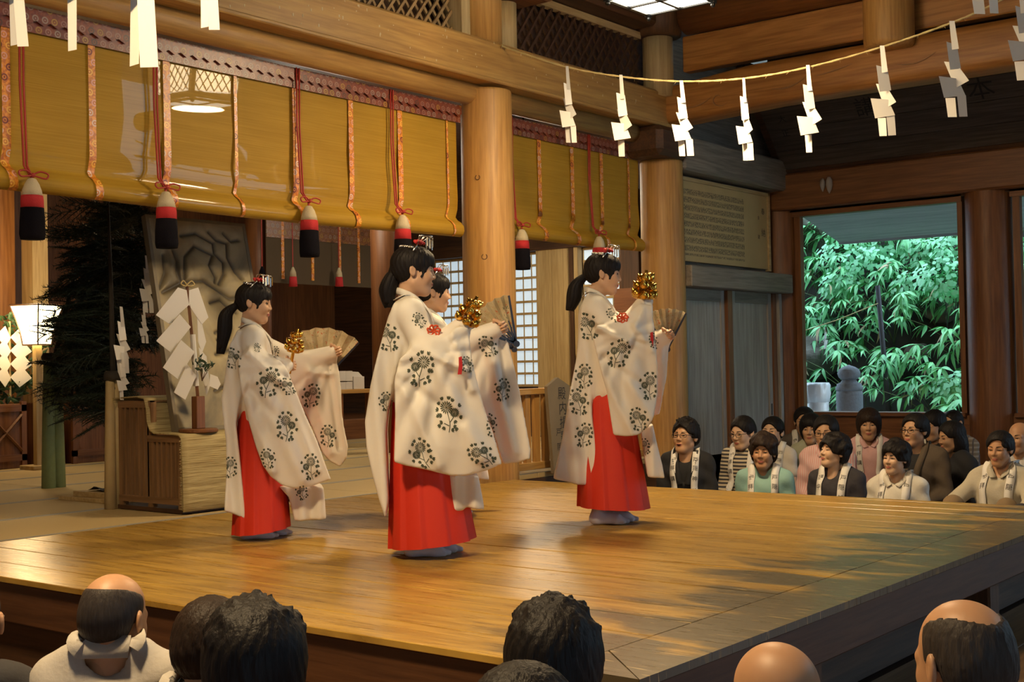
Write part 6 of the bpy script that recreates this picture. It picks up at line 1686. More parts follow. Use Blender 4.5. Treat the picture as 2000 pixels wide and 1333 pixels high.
DR = dict(label='white-robed dancing girl raising gold bells before the second column and seated crowd', reg=(1050, 440, .4655), ppm=363, foot=(1203, 1022), k=1.0, hs=.93, hyaw=2, hpitch=4, seed=3, neck=(238, 292), red=True,
    head=(275, 205), near=[(230, 470), (262, 600), (290, 700), (318, 882), (370, 888), (425, 880), (465, 848), (490, 800), (505, 700), (505, 600), (495, 480), (482, 335), (430, 330), (385, 370), (360, 405), (300, 420), (250, 420)],
    far=[(470, 470), (520, 442), (558, 450), (550, 500), (545, 570), (540, 640), (525, 710), (512, 790), (490, 800), (460, 700)],
    back=[(215, 290), (190, 350), (180, 430), (165, 560), (135, 720), (105, 900), (70, 1055), (170, 1080), (275, 1085), (262, 1000), (245, 900), (232, 800), (228, 700), (262, 605), (250, 450)],
    front=[(430, 855), (445, 960), (460, 1050), (530, 1055), (520, 1000), (495, 900), (480, 830)],
    mouthN=[(482, 335), (498, 480), (505, 640), (490, 800)], mouthF=[(558, 450), (545, 570), (515, 780)],
    foldN=[((265, 600), (400, 880), -.02, .035), ((250, 430), (380, 490), -.035, .032), ((400, 420), (480, 520), -.022, .03), ((280, 560), (470, 700), .016, .03), ((330, 560), (480, 820), -.018, .045), ((440, 350), (400, 470), -.014, .025)],
    foldF=[((520, 450), (520, 760), -.014, .02)],
    armN=((350, 470), (452, 318)), armF=((470, 500), (537, 468)), hv=.15, hemL=(165, 1172), hemR=(470, 1184), feet=((285, 1262, -.06, -.05), (325, 1258, .06, -.2)),
    tail=[(160, 250), (148, 310), (133, 358)], cord=(355, 395), tag=(478, 480),
    motifs=[(210, 430, 115, .3), (340, 545, 120, -.3), (325, 380, 70, .8), (470, 680, 110, .1), (425, 820, 100, .2), (195, 640, 100, .1), (170, 750, 110, .1), (195, 890, 100, -.1), (490, 490, 65, .1), (450, 940, 70, .2)],
    bell=((448, 290), (.1, -.05, 1), 1.12, -.16), bell_label='cluster of gold bells raised by the girl before the second column',
    fan=((545, 522), 62, 122, .225, .0, .20), fan_label='open patterned fan held by the girl before the second column')
HELD = {}
tC = dancer(DC); fanC, bellC = HELD['fan'], HELD['bell']; bpy.context.view_layer.update(); tL = dancer(DL); tR = dancer(DR)
# the fourth girl stands behind the tallest one: same costume, her own place and head
ph = Vector(atd(840, 580, 7.45)); v4 = Vector((ph.x, ph.y, 0)).normalized()
hb = [c for c in tC.children if c.name.startswith('hair')][0]
hz0 = 1.285; s4 = ph.z / hz0; r4 = Matrix.Rotation(math.atan2(-v4.x, v4.y), 4, 'Z')
t4 = dup(tC, (0, 0, 0), math.atan2(-v4.x, v4.y), 'white-robed dancing girl mostly hidden behind the tallest dancing girl')
t4.scale = (s4,) * 3
t4.location = ph + (r4 @ Vector((.078 * s4, 0, 0))); t4.location.z = 0
WC = Matrix.Translation(tC.location) @ Matrix.Rotation(tC.rotation_euler[2], 4, 'Z'); W4 = Matrix.Translation(t4.location) @ r4 @ Matrix.Diagonal((s4, s4, s4, 1))
for src, lab in ((fanC, 'fan held by the hidden girl behind the tallest dancing girl'), (bellC, 'cluster of gold bells held by the hidden girl behind the tallest')):
    o = dup(src, label=lab); o.matrix_world = W4 @ WC.inverted() @ src.matrix_world
# ------------------------------------------------------------------ the seated audience
def stripes(name, c1, c2, freq, axis=2, duty=.5, c3=None, f3=0):
    m, nt, b_ = _new(name); N = nt.nodes.new; L = nt.links.new
    tc = N('ShaderNodeTexCoord'); sp = N('ShaderNodeSeparateXYZ'); L(tc.outputs['Object'], sp.inputs[0])
    def band(ax, fq, du):
        a = N('ShaderNodeMath'); a.operation = 'MULTIPLY'; a.inputs[1].default_value = fq; L(sp.outputs[ax], a.inputs[0])
        f = N('ShaderNodeMath'); f.operation = 'FRACT'; L(a.outputs[0], f.inputs[0]); g = N('ShaderNodeMath'); g.operation = 'GREATER_THAN'; g.inputs[1].default_value = du; L(f.outputs[0], g.inputs[0]); return g.outputs[0]
    mx = N('ShaderNodeMix'); mx.data_type = 'RGBA'; mx.inputs[6].default_value = (*c1, 1); mx.inputs[7].default_value = (*c2, 1); L(band(axis, freq, duty), mx.inputs[0]); out = mx.outputs[2]
    if c3:
        m2 = N('ShaderNodeMix'); m2.data_type = 'RGBA'; L(out, m2.inputs[6]); m2.inputs[7].default_value = (*c3, 1); L(band(1, f3, .75), m2.inputs[0]); out = m2.outputs[2]
    L(out, b_.inputs['Base Color']); b_.inputs['Roughness'].default_value = .85; return m
def cloth(name, col, bump=.15, bs=90, var=.06): return plain('cloth_' + name, col, .85, bump=bump, bscale=bs, var=var)
SASH = plain('white_sash', (.74, .72, .68), .75)
TROU = cloth('dark_trousers', (.03, .03, .04)); KHAKI = cloth('khaki', (.22, .15, .08))
def letters(par, fr, idxs, text, size, flip):
    for i, ch in zip(idxs, text):
        p, t, s, n = fr[i]; up = t if t.z > 0 else -t; rt = up.cross(n)
        q = MB(); put_glyph(q, ch, p, tuple(rt), tuple(up), size); q.obj('brush_letter', INK, par)

def seated(D):
    if D.get('dep'): Pt = Vector(atd(D['px'], D['top'], D['dep'])); hs = D.get('hs', 1.0)
    else:
        Pt = Vector(ony(D['px'], D['top'], D['row'])); hs = min(1.08, max(.9, D['hpx'] * float(np.dot(np.array(Pt) - CAMP, _fw)) / FPX / .25))
    zt = Pt.z - FLZ; w_ = D.get('w', 1.0)
    toc = math.atan2(-Pt.y, -Pt.x); yb = toc - math.radians(D['body']); dh = -math.radians(D['face'] - D['body'])
    fwd = Vector((math.cos(yb), math.sin(yb), 0)); P0 = Vector((Pt.x, Pt.y, FLZ)) - fwd * .04 - Vector(D.get('shift', (0, 0, 0)))
    T = thing('person', D['label'], 'person', tuple(P0), yb, D.get('group'))
    hz = zt - .130 * hs; sz = hz - D.get('nk', .174); nbz = sz + .052
    lean = D.get('lean', .0); hx = .04
    sw = .138 * w_
    def torso(f, g, op=True):
        f.cap((.005, 0, sz - .09), (-.01 - lean, 0, .16), .100 * w_ + g, .115 * w_ + g, .05, sy=.70)
        f.ell((.03, 0, sz - .13), (.095 + g, .120 * w_ + g, .12), .05)
        for s in (-1, 1): f.cap((.0, s * .04, sz + .045), (.0, s * sw, sz - .010), .042 + g, .050 + g, .045)
    pose = D.get('pose', 'lap'); arms = {}
    for s in (-1, 1):
        S_ = (.0, s * (sw + .02), sz - .03)
        if pose == 'knees': E_ = (.20, s * (.25), sz - .17); H_ = (.38, s * .04, sz - .30)
        else: E_ = (.04, s * (sw + .058), sz - .29); H_ = (.23, s * .07, max(.17, sz - .36))
        arms[s] = (S_, E_, H_)
    # shirt or jacket
    f = Field((-.26, -.42, .02), (.50, .42, sz + .13), .0105)
    torso(f, .012)
    for s in (-1, 1):
        S_, E_, H_ = arms[s]
        if D.get('sleeve', 'long') == 'long':
            f.cap(S_, E_, .050 * w_, .046 * w_, .035); f.cap(E_, H_, .046 * w_, .034 * w_, .03)
        else:
            m_ = [S_[i] + (E_[i] - S_[i]) * .55 for i in range(3)]; f.cap(S_, m_, .058 * w_, .060 * w_, .04)
    x, y, z = f.xyz((slice(None),) * 3); sd = D['seed'] * 1.7
    f.V += (.004 * np.sin(28 * z + 14 * x + sd) * np.sin(20 * y - 11 * z + sd) + .003 * np.sin(55 * z + 30 * y + sd)).astype(np.float32)
    r_n = .060 if D.get('neck', 'crew') == 'crew' else .072
    f.cap((.0, 0, nbz + .0), (.02, 0, nbz + .12), r_n, r_n + .03, .012, '-')
    if D.get('neck') in ('v', 'jacket'): f.cap((.06, 0, nbz + .02), (.16, 0, nbz - (.12 if D['neck'] == 'v' else .24)), .055, .02, .012, '-')
    V, F = f.mesh(); V = relax(V, F, 1, .5); st_ = link(D.get('garment', 'shirt'), mesh('shirt', V, F, D['shirt'], True), T); B = bvh(V, F)
    if D.get('neck') == 'jacket':
        f = Field((-.2, -.25, .1), (.3, .25, sz + .13), .012); torso(f, .0); f.cap((.0, 0, nbz), (.02, 0, nbz + .12), .058, .085, .012, '-'); v2, f2 = f.mesh(); link('undershirt', mesh('undershirt', v2, f2, D.get('inner', cloth('black_tee', (.012, .012, .014))), True), T)
        for s in (-1, 1):
            lo, fr = ribbon(B, [Vector((-.05, s * .05, nbz + .06)), Vector((.02, s * .075, nbz + .03)), Vector((.09, s * .07, nbz - .05)), Vector((.14, s * .045, nbz - .15)), Vector((.15, s * .03, nbz - .24))], .045, .006, D['shirt'], st_, 'lapel')
    if D.get('neck') in ('collar', 'v', 'band'):
        cm = D.get('collarm', D['shirt'])
        for s in (-1, 1):
            ribbon(B, [Vector((-.075, 0, nbz + .05)), Vector((-.03, s * .07, nbz + .045)), Vector((.05, s * .065, nbz - .01)), Vector((.10, s * .025, nbz - .06))], .040 if D['neck'] != 'band' else .06, .010, cm, st_, 'collar')
    # legs
    f = Field((-.22, -.46, .0), (.62, .46, .55), .014)
    f.ell((-.01, 0, .12), (.13, .17 * w_, .115), 0)
    for s in (-1, 1):
        if pose == 'knees':
            f.cap((.0, s * .09, .10), (.38, s * .17, .38), .085, .062, .05); f.cap((.38, s * .17, .38), (.44, s * .10, .06), .058, .042, .03); f.cap((.42, s * .10, .04), (.54, s * .12, .035), .036, .03, .03)
        else:
            f.cap((.0, s * .085, .15), (.36, s * .095, .115), .088, .066, .05); f.cap((.36, s * .095, .075), (-.05, s * .085, .05), .060, .045, .03); f.cap((-.05, s * .085, .045), (-.16, s * .08, .035), .038, .028, .03)
    f.box((-.5, -.6, -.2), (.8, .6, .004), .004)
    V2, F2 = f.mesh(); link('trousers', mesh('trousers', V2, F2, D.get('trous', TROU), True), T)
    # body: trunk, arms, hands and head as one mesh
    g = Field((-.2, -.40, .03), (.50, .40, sz + .16), .013); torso(g, -.022)
    g.cap((.0, 0, sz), (.0, 0, nbz + .06), .052, .047, .04)
    for s in (-1, 1):
        S_, E_, H_ = arms[s]; g.cap(S_, E_, .040 * w_, .036 * w_, .03); g.cap(E_, H_, .036 * w_, .025 * w_, .02)
    body = [g.mesh()]; hv_, hF = get_hand(.45)
    for s in (-1, 1):
        S_, E_, H_ = arms[s]; M_ = frame(Vector(H_) - Vector(E_), (0, 0, 1), H_) @ Matrix.Diagonal((1, -s, 1, 1)); body.append((xf(hv_, M_), hF if s < 0 else hF[:, ::-1]))
    HM = Matrix.Translation((hx, 0, hz)) @ Matrix.Rotation(dh, 4, 'Z') @ Matrix.Rotation(math.radians(D.get('pitch', 0)), 4, 'Y') @ Matrix.Rotation(math.radians(D.get('roll', 0)), 4, 'X') @ Matrix.Diagonal((hs, hs, hs, 1))
    V0, F0, B0 = get_head(D['kind'], .0046); body.append((xf(V0, HM), F0)); bv, bf = join(*body)
    link('body', mesh('body', bv, bf, D['skin'], True), T)
    if not D.get('noface'): face_parts(B0, HM, T, 1, LIP, D.get('hairm', HR_B), D.get('gaze', 0), D.get('lid', .66), D.get('brow', 1.0), D.get('glasses', False), D.get('mouth', 0))
    if D.get('hair'):
        hv2, hf2 = get_hair(D['hair'], .0055 if D.get('dep') else .0068, D['seed'] % 3); link('hair', mesh('hair', xf(hv2, HM), hf2, D.get('hairm', HR_B), True), T)
    if D.get('sash'):
        zl = max(.16, sz - .36); P = [Vector((.16, -.085, zl)), Vector((.15, -.085, zl + .12)), Vector((.12, -.080, sz - .10)), Vector((.07, -.082, sz + .01)), Vector((.0, -.082, nbz + .03)), Vector((-.06, -.05, nbz + .05)), Vector((-.075, 0, nbz + .055)),
             Vector((-.06, .05, nbz + .05)), Vector((.0, .082, nbz + .03)), Vector((.07, .082, sz + .01)), Vector((.12, .080, sz - .10)), Vector((.15, .085, zl + .12)), Vector((.16, .085, zl))]
        so, fr = ribbon(B, P, .052, .008, SASH, T); L_, R_ = D['sash']; n = len(fr) - 1
        letters(so, fr, [20 - i * 4 - D.get('sd', 0) for i in range(len(L_))] if L_ else [], L_, .040, 1); letters(so, fr, [n - 20 + i * 4 + D.get('sd', 0) for i in range(len(R_))], R_, .040, 1)
    return T, B
tee = cloth('cream_tee', (.62, .58, .52))
G = None
AUD = [
 dict(px=1338, top=818, hpx=70, row=8.55, face=28, body=12, pitch=-10, kind='man', hair='spiky', skin=SK_A, shirt=cloth('black_jacket', (.012, .012, .014)), neck='jacket', garment='jacket', glasses=True, sash=('参拝講', '戸隠神社'), w=1.05, mouth=.006, seed=1, label='man in black jacket and glasses looking up, alone by the grey doors'),
 dict(px=1450, top=812, hpx=64, row=9.40, face=38, body=20, pitch=8, kind='man', hair='short', skin=SK_B, shirt=stripes('navy_stripes', (.52, .45, .33), (.035, .035, .045), 34), glasses=True, sash=('参拝講', ''), w=.95, seed=2, label='young man in striped shirt and black glasses glancing down'),
 dict(px=1508, top=813, hpx=63, row=10.15, face=22, body=20, pitch=-6, kind='woman', hair='bun', skin=SK_B, shirt=tee, sleeve='short', sash=('', '戸隠'), w=.9, seed=3, label='woman in cream short-sleeved top with hair tied back behind the old lady in mint'),
 dict(px=1490, top=849, hpx=68, row=8.35, face=12, body=8, pitch=-4, kind='old', hair='perm', hairm=HR_D, skin=SK_O, shirt=cloth('mint_top', (.24, .42, .38)), sash=('参拝', '戸隠神'), sd=0, w=1.0, lid=.6, seed=4, label='elderly lady in mint green top with white lettered stole'),
 dict(px=1570, top=794, hpx=58, row=11.00, face=2, body=4, pitch=0, kind='man', hair='short', skin=SK_A, shirt=cloth('grey_vest', (.10, .085, .075)), sash=('参拝', ''), w=1.05, seed=5, label='tall man in grey brown vest sitting against the window wall'),
 dict(px=1583, top=808, hpx=58, row=10.40, face=10, body=10, pitch=2, kind='man', hair='bob', skin=SK_A, shirt=cloth('sage_shirt', (.34, .34, .24)), w=.9, seed=6, label='boy with long dark fringe squeezed behind the man in pink stripes'),
 dict(px=1612, top=811, hpx=66, row=9.30, face=16, body=12, pitch=2, kind='man', hair='sidepart', skin=SK_A, shirt=stripes('pink_stripes', (.62, .30, .30), (.62, .50, .48), 60, 1), glasses=True, w=1.05, neck='collar', seed=7, label='man with round glasses in pink striped shirt'),
 dict(px=1628, top=849, hpx=66, row=8.40, face=52, body=25, pitch=-14, kind='old', hair='perm', skin=SK_B, shirt=cloth('dark_blouse', (.028, .025, .032), .3, 30, .5), sash=('講中', '戸隠神'), w=1.0, lid=.5, seed=8, label='smiling older lady in dark patterned blouse gazing up to the dancers'),
 dict(px=1696, top=797, hpx=62, row=10.20, face=2, body=0, pitch=2, kind='woman', hair='bob', hairm=HR_D, skin=SK_A, shirt=cloth('pink_hoodie', (.62, .38, .38)), neck='v', garment='hoodie', sash=('参拝講中', ''), w=.92, seed=9, label='girl with a bob and pink hoodie in front of the window'),
 dict(px=1748, top=862, hpx=64, row=8.35, face=34, body=18, pitch=-4, kind='old', hair='perm', skin=SK_B, shirt=cloth('white_blouse', (.60, .57, .50)), neck='collar', sash=('参拝', '戸'), w=.98, lid=.6, seed=10, label='older lady in white blouse with dark wavy hair and white stole'),
 dict(px=1786, top=807, hpx=66, row=9.10, face=36, body=18, pitch=-4, kind='man', hair='sidepart', skin=SK_A, shirt=cloth('brown_jacket', (.085, .062, .042)), neck='jacket', garment='jacket', glasses=True, w=1.12, seed=11, label='man in brown jacket over black shirt with thin glasses'),
 dict(px=1823, top=800, hpx=60, row=10.30, face=44, body=10, pitch=10, kind='woman', hair='bun', skin=SK_A, shirt=cloth('black_top', (.010, .010, .012)), sash=('', '戸隠'), w=.92, seed=12, label='woman in black with white stole lowering her eyes behind the brown jacket'),
 dict(px=1857, top=822, hpx=62, row=9.70, face=60, body=50, pitch=6, kind='woman', hair='long', skin=SK_A, shirt=cloth('black_dress', (.010, .010, .013)), w=.95, seed=13, label='woman with long black hair in black beside the window column'),
 dict(px=1860, top=799, hpx=54, row=11.20, face=40, body=20, pitch=4, kind='man', hair='buzz', skin=SK_O, shirt=stripes('plaid', (.20, .16, .12), (.32, .29, .25), 26, 2, .6, (.10, .09, .10), 22), w=1.0, seed=14, label='shaven-headed man in plaid shirt in front of the window column'),
 dict(px=1952, top=842, hpx=66, row=8.40, face=24, body=22, pitch=2, kind='old', hair='sidepart', hairm=HR_B, skin=SK_O, shirt=cloth('grey_sweater', (.46, .42, .33)), neck='v', sash=('参拝', '戸隠'), w=1.08, pose='knees', trous=KHAKI, lid=.6, seed=15, label='elderly man in pale grey sweater hugging his knees at the stage edge'),
 dict(px=1990, top=823, hpx=62, row=9.40, face=30, body=20, pitch=0, kind='old', hair='ring', hairm=HR_D, skin=SK_O, shirt=cloth('pale_shirt', (.50, .48, .46)), w=1.0, seed=16, label='bald-fronted man sitting behind the elderly man in grey sweater'),
 dict(px=2092, top=862, hpx=66, row=8.10, face=25, body=20, pitch=0, kind='woman', hair='bob', skin=SK_A, shirt=cloth('cable_knit', (.60, .57, .50), .9, 45, .1), w=1.08, pose='knees', seed=17, label='person in cream cable-knit sweater next to the elderly man at the stage edge'),
]
GWH = cloth('white_robe', (.46, .43, .39)); TWEED = plain('tweed', (.24, .20, .14), .9, bump=1.0, bscale=110, var=.7)
AUD += [
 dict(px=-62, top=1118, dep=3.3, face=-170, body=-175, kind='old', hair='ring', hairm=HR_G, skin=SK_O, shirt=cloth('dark_coat', (.03, .028, .03)), glasses=True, seed=20, label='man with glasses at the outer end of the front row facing the stage'),
 dict(px=222, top=1113, dep=3.35, face=-148, body=-165, pitch=10, kind='old', nk=.125, hair='ring', hairm=HR_G, skin=SK_O, shirt=GWH, neck='band', garment='robe', seed=21, label='bald old man in white robe seen from behind'),
 dict(px=412, top=1166, dep=3.0, face=-165, body=-165, pitch=14, kind='man', nk=.14, hair='short', hairm=HR_D, skin=SK_O, shirt=TWEED, neck='band', collarm=GWH, garment='jacket', seed=22, label='dark-haired man in woven tweed jacket seen from behind'),
 dict(px=497, top=1177, dep=2.42, face=-176, body=-176, pitch=0, kind='man', hair='spiky', skin=SK_A, shirt=cloth('black_coat', (.012, .012, .016)), hs=1.03, seed=24, label='black-haired man seen from behind beside the tweed jacket'),
 dict(px=1080, top=1178, dep=2.5, face=-178, body=-178, pitch=4, kind='man', hair='spiky', skin=SK_A, shirt=cloth('navy_coat', (.012, .013, .02)), hs=1.02, seed=25, label='black-haired man seen from behind at the middle of the stage front'),
 dict(px=1020, top=1292, dep=1.85, face=-178, body=-178, pitch=4, kind='man', hair='short', skin=SK_A, shirt=cloth('navy_coat', (.012, .013, .02)), hs=.98, seed=26, label='dark-haired person seated lowest behind the middle black-haired man'),
 dict(px=1512, top=1243, dep=2.42, face=150, body=170, pitch=10, kind='old', hair=None, skin=SK_O, shirt=cloth('brown_coat', (.05, .035, .03)), glasses=True, hs=1.0, brow=.0, seed=27, label='bald man with dark-rimmed glasses seen from behind below the stage corner'),
 dict(px=1878, top=1160, dep=2.5, face=142, body=165, pitch=8, kind='old', nk=.15, hair='balding', hairm=HR_G, skin=SK_O, shirt=cloth('blue_shirt', (.33, .38, .55)), neck='collar', hs=1.04, seed=28, label='balding man in pale blue collar near the stage step'),
]
for d in AUD: seated(d)
# ------------------------------------------------------------------ outside the window: bank of bamboo grass
SOIL = plain('bank_soil', (.030, .024, .015), .95, bump=.8, bscale=6, var=.6)
def hill(X, Y):
    if Y < 14.6: return -.55
    t = Y - 14.6; return -.55 + 1.15 * t * (1 - .02 * t) + .10 * math.sin(X * 2.1 + Y) + .08 * math.sin(X * 4.7 - Y * 2)
g = MB(); g.grid(lambda u, v: (-16 + u * 22, 12.8 + v * 12, hill(-16 + u * 22, 12.8 + v * 12)), 70, 48)
struct(g.obj('ground_bank', SOIL, None, True))
struct(MB().bb(-16, 6, 12.75, 14.2, -.62, -.5).obj('ground_path', plain('stone_path', (.16, .16, .16), .9, bump=.4, bscale=12, var=.3)))
def leafmat(name, c1, c2):
    m, nt, b_ = _new(name); N = nt.nodes.new; L = nt.links.new
    oi = N('ShaderNodeObjectInfo'); ge = N('ShaderNodeNewGeometry')
    n1 = N('ShaderNodeTexNoise'); n1.inputs['Scale'].default_value = 5; L(ge.outputs['Position'], n1.inputs['Vector'])
    ad = N('ShaderNodeMath'); ad.operation = 'MULTIPLY_ADD'; ad.inputs[1].default_value = .35; L(oi.outputs['Random'], ad.inputs[0]); L(n1.outputs['Fac'], ad.inputs[2])
    cr = N('ShaderNodeValToRGB'); cr.color_ramp.elements[0].position = .4; cr.color_ramp.elements[1].position = .9; cr.color_ramp.elements[0].color = (*c1, 1); cr.color_ramp.elements[1].color = (*c2, 1); L(ad.outputs[0], cr.inputs['Fac'])
    L(cr.outputs['Color'], b_.inputs['Base Color']); b_.inputs['Roughness'].default_value = .45
    return m
LEAF1 = leafmat('bamboo_leaf', (.09, .40, .13), (.26, .70, .28)); LEAF2 = leafmat('shrub_leaf', (.15, .52, .22), (.32, .74, .40)); DRY = plain('dry_leaf', (.42, .33, .18), .7)
CULM = plain('bamboo_culm', (.16, .20, .07), .6)
def leaf_v(l, w_, droop):
    V = []; n = 5
    for i in range(n + 1):
        t = i / n; hw = w_ * (math.sin(math.pi * min(1, t * 1.02 + .06)) ** .8) * (1 - .15 * t) if i < n else .0005
        x = l * t; z = -droop * l * t * t
        V += [(x, -hw, z + hw * .35), (x, 0, z), (x, hw, z + hw * .35)]
    F = []
    for i in range(n):
        for j in range(2): a = i * 3 + j; F.append([a, a + 1, a + 4, a + 3])
    return V, F
LM = []
for i, (l, w_, dr) in enumerate(((.20, .022, .35), (.24, .024, .55), (.17, .020, .2))):
    V, F = leaf_v(l, w_, dr); LM.append((V, F, mesh('bamboo_leaf', V, F, LEAF1, True), mesh('bamboo_leaf', V, F, DRY, True)))
rb_ = random.Random(11); leafcount = 0; LABS = ['bamboo grass plant with drooping fingered leaves on the bank outside the window', 'sparser bamboo grass plant high on the bank beyond the window column']
def bamboo(x, y, idx, indiv):
    z = hill(x, y)
    t = thing('bamboo_grass', LABS[0] if x < -4.6 else LABS[1], 'plant', (x, y, z), 0, 'bamboo grass on the bank outside the window'); t.rotation_euler = (0, 0, rb_.uniform(-.5, .5))
    joined = MB(); cu = MB()
    for c in range(6 if not indiv else 4):
        az = -math.pi / 2 + rb_.uniform(-1.2, 1.2); L_ = rb_.uniform(.45, .85); le = rb_.uniform(.5, .95)
        P = [Vector((math.cos(az) * le * L_ * u ** 1.5, math.sin(az) * le * L_ * u ** 1.5, L_ * (u - .35 * u * u * le))) for u in (0, .35, .7, 1)]
        cu.tube(P, [.005, .0045, .004, .003], 4)
        for (pp_, k) in ((P[3], 7), (P[2], 4)):
            for q in range(k):
                a = az + (q - (k - 1) / 2) * (2.6 / k) + rb_.uniform(-.15, .15); pitch_ = rb_.uniform(-.1, .75)
                R = Matrix.Rotation(a, 4, 'Z') @ Matrix.Rotation(pitch_, 4, 'Y') @ Matrix.Rotation(rb_.uniform(-.6, .6), 4, 'X'); s_ = rb_.uniform(.8, 1.2); v = rb_.randrange(3)
                M = Matrix.Translation(pp_) @ R @ Matrix.Diagonal((s_, s_, s_, 1))
                if indiv:
                    o = link('leaf', LM[v][3 if rb_.random() < .05 else 2], t); o.matrix_local = M
                else: joined.mi = 1 if rb_.random() < .06 else 0; joined.add([tuple(M @ Vector(p)) for p in LM[v][0]], LM[v][1])
    cu.obj('culm', CULM, t, True)
    if not indiv: joined.obj('leaves', [LEAF1, DRY], t, True)['kind'] = 'stuff'
spots = []
for r in range(12):
    yy = 14.7 + r * .30
    for c in range(14):
        xx = -8.9 + c * .42 + (r % 2) * .21 + rb_.uniform(-.12, .12) - r * .10
        if rb_.random() < .10: continue
        spots.append((xx, yy + rb_.uniform(-.1, .1)))
near = sorted(spots, key=lambda s: abs(s[0] + 6.5) + abs(s[1] - 15.1) * 1.2)[:7]
for i, (x, y) in enumerate(spots): bamboo(x, y, i, (x, y) in near)
# round-leaved shrubs
def shrub(px, py, Y, r, lab):
    p = Vector(ony(px, py, Y)); t = thing('shrub', lab, 'shrub', (p.x, p.y, p.z)); q = MB()
    for i in range(230):
        d = Vector((rb_.gauss(0, 1), rb_.gauss(0, 1), rb_.gauss(0, 1))).normalized() * r * rb_.uniform(.55, 1.0); d.z *= .7
        n = (d.normalized() + Vector((rb_.uniform(-.5, .5), -.6, .7))).normalized(); a = n.orthogonal().normalized(); a.rotate(Quaternion(n, rb_.uniform(0, 6))); b2 = n.cross(a); s_ = rb_.uniform(.028, .048)
        q.add([d - a * s_, d - a * s_ * .3 + b2 * s_ * .7, d + a * s_ * .5 + b2 * s_ * .55, d + a * s_ * 1.1, d + a * s_ * .5 - b2 * s_ * .55, d - a * s_ * .3 - b2 * s_ * .7], [[0, 1, 2, 3, 4, 5]])
    q.obj('leaves', LEAF2, t)['kind'] = 'stuff'
    zb = hill(p.x, p.y) - p.z - .05; st2 = MB()
    for i in range(3): st2.tube([(rb_.uniform(-.05, .05), .05, min(zb, -r)), (rb_.uniform(-r, r) * .5, 0, 0)], [.012, .005], 5)
    st2.obj('stem', BARK, t)
for k, (px, py, Y, r) in enumerate(((1650, 500, 16.3, .42), (1700, 520, 16.1, .40), (1740, 480, 16.5, .42), (1790, 560, 16.0, .34), (1850, 545, 15.6, .42), (1880, 490, 15.9, .42), (1640, 560, 16.0, .30), (1870, 760, 14.9, .30), (1815, 500, 16.4, .36), (2000, 480, 15.8, .5), (1600, 640, 15.9, .26), (2000, 640, 15.4, .5))):
    shrub(px, py, Y, r, ['round-leaved green shrub high on the bank under the eave', 'round-leaved shrub in the middle of the upper bank', 'round-leaved shrub under the eave boards', 'small round-leaved shrub beside the dark stake', 'big round-leaved shrub against the window column', 'round-leaved shrub at the top corner near the column', 'low round-leaved shrub left of the stake', 'small round-leaved shrub low by the window column', 'round-leaved shrub between the upper shrubs', 'round-leaved shrub seen through the second window', 'tiny round-leaved shrub over the hanging paper', 'lower round-leaved shrub seen through the second window'][k])
# rocks on the bank
for k, (px, py, Y, r) in enumerate(((1600, 470, 17.2, .55), (1585, 700, 15.6, .4), (1840, 610, 16.3, .2), (1790, 690, 15.8, .16))):
    p = ony(px, py, Y); f = Field((-r * 1.3,) * 3, (r * 1.3,) * 3, r / 9); f.ell((0, 0, 0), (r, r * .8, r * .75), 0); rr_ = random.Random(k)
    for i in range(8): f.ell([rr_.uniform(-r, r) * .7 for _ in range(3)], [r * rr_.uniform(.25, .5)] * 3, r * .2, '+' if i % 2 else '-')
    V, F = f.mesh(); tag(link('rock', mesh('rock', V, F, plain('bank_rock', (.17, .15, .12), .9, bump=.6, bscale=9, var=.4), False), None, (p[0], p[1], p[2])), ['sandy rock high on the bank', 'mossy rock low on the bank behind the bagged bin', 'brown rock among the leaves on the bank', 'small brown rock by the dark stake'][k], 'rock')
# stone post with onion-shaped top
p = ony(1660, 811, 13.9); zt_ = ony(1658, 713, 13.9)[2]; h_ = zt_ + .5
sp_ = thing('stone_post', 'grey stone post with an onion-shaped cap outside the window', 'stone post', (p[0], 13.9, -.5))
STON = plain('grey_stone', (.16, .165, .18), .85, bump=.5, bscale=40, var=.25)
MB().lathe([(.15, 0), (.15, h_ - .34), (.145, h_ - .30)], (0, 0, 0), 28).obj('shaft', STON, sp_, True)
MB().lathe([(.145, h_ - .30), (.155, h_ - .28), (.155, h_ - .25), (.14, h_ - .245), (.14, h_ - .22), (.095, h_ - .20), (.08, h_ - .175)], (0, 0, 0), 28).obj('ring', STON, sp_, True)
MB().lathe([(.08, h_ - .175), (.115, h_ - .145), (.130, h_ - .10), (.115, h_ - .055), (.07, h_ - .025), (.025, h_ - .01), (.004, h_)], (0, 0, 0), 28).obj('cap', STON, sp_, True)
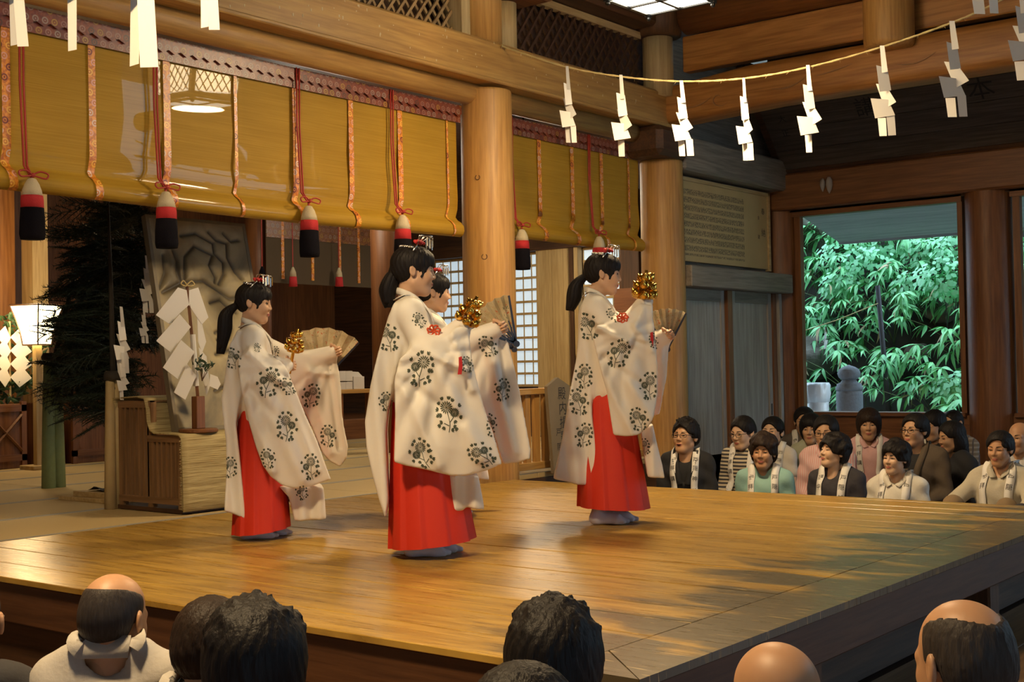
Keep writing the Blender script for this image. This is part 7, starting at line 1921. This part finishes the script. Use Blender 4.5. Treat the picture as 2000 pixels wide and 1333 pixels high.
# bin in a white plastic bag
p = ony(1597, 811, 13.6); hb = ony(1597, 748, 13.6)[2] + .5; bn = thing('bagged_bin', 'bin lined with a crumpled white plastic bag outside the window', 'bin', (p[0], 13.6, -.5))
PLB = plain('white_plastic', (.88, .89, .90), .3, bump=.5, bscale=14)
MB().lathe([(.11, 0), (.125, hb * .5), (.13, hb - .1)], (0, 0, 0), 24).obj('bin_body', PLB, bn, True)
MB().lathe([(.135, hb - .22), (.150, hb - .12), (.145, hb - .03), (.128, hb), (.11, hb - .02)], (0, 0, 0), 40, fn=lambda r, z, a: r * (1 + .05 * math.sin(a * 7 + z * 20) + .03 * math.sin(a * 13))).obj('bag_rim', PLB, bn, True)
# dark stake, thin cord, hanging paper
a, c = Vector(ony(1714, 558, 14.9)), Vector(ony(1738, 830, 14.9)); tag(MB().tube([tuple(c - (a - c) * .1), tuple(a)], [.035, .030], 8).obj('wooden_stake', plain('dark_stake', (.05, .045, .05), .8), None, True), 'dark leaning wooden stake in front of the bamboo grass', 'stake')
a = Vector(ony(1560, 650, 14.6)); c = Vector(ony(1715, 593, 14.86)); mid = (a + c) / 2 + Vector((0, 0, -.02)); tag(MB().tube([a, mid, c], .006, 5).obj('thin_cord', ROPE), 'thin pale cord tied to the dark stake outside', 'cord')
p = ony(1612, 640, 14.65); q = ony(1612, 682, 14.65); shide((p[0], p[1], p[2]), p[2] - q[2], A, 'folded white paper hanging on the cord outside the window', -1, None, .8, 51)
# eave boards outside
EAV = wood('eave_board', (.34, .35, .35), (.46, .47, .47), 'X', .8)
ev = thing('eave', 'grey boarded eave hanging outside above the window', 'eave')
for i in range(5):
    y0_, z0_ = 12.74 + i * .32, 2.64 - i * .075
    MB().prism([(y0_, z0_), (y0_ + .316, z0_ - .074), (y0_ + .316, z0_ - .05), (y0_, z0_ + .024)], lambda a, z: (-6.35, a, z), None, (1, 0, 0), 8.5).obj('eave_board', EAV, ev)
MB().bb(-6.35, 2.2, 14.34, 14.40, 2.24, 2.36).obj('eave_fascia', EAV, ev)
struct(MB().bb(-6.5, 6.2, 12.7, 14.5, 2.80, 2.86).obj('roof_outer', W_DARKX))
struct(MB().bb(-13.4, 6.4, -5.2, 14.2, 6.4, 6.5).obj('roof', W_DARKX))
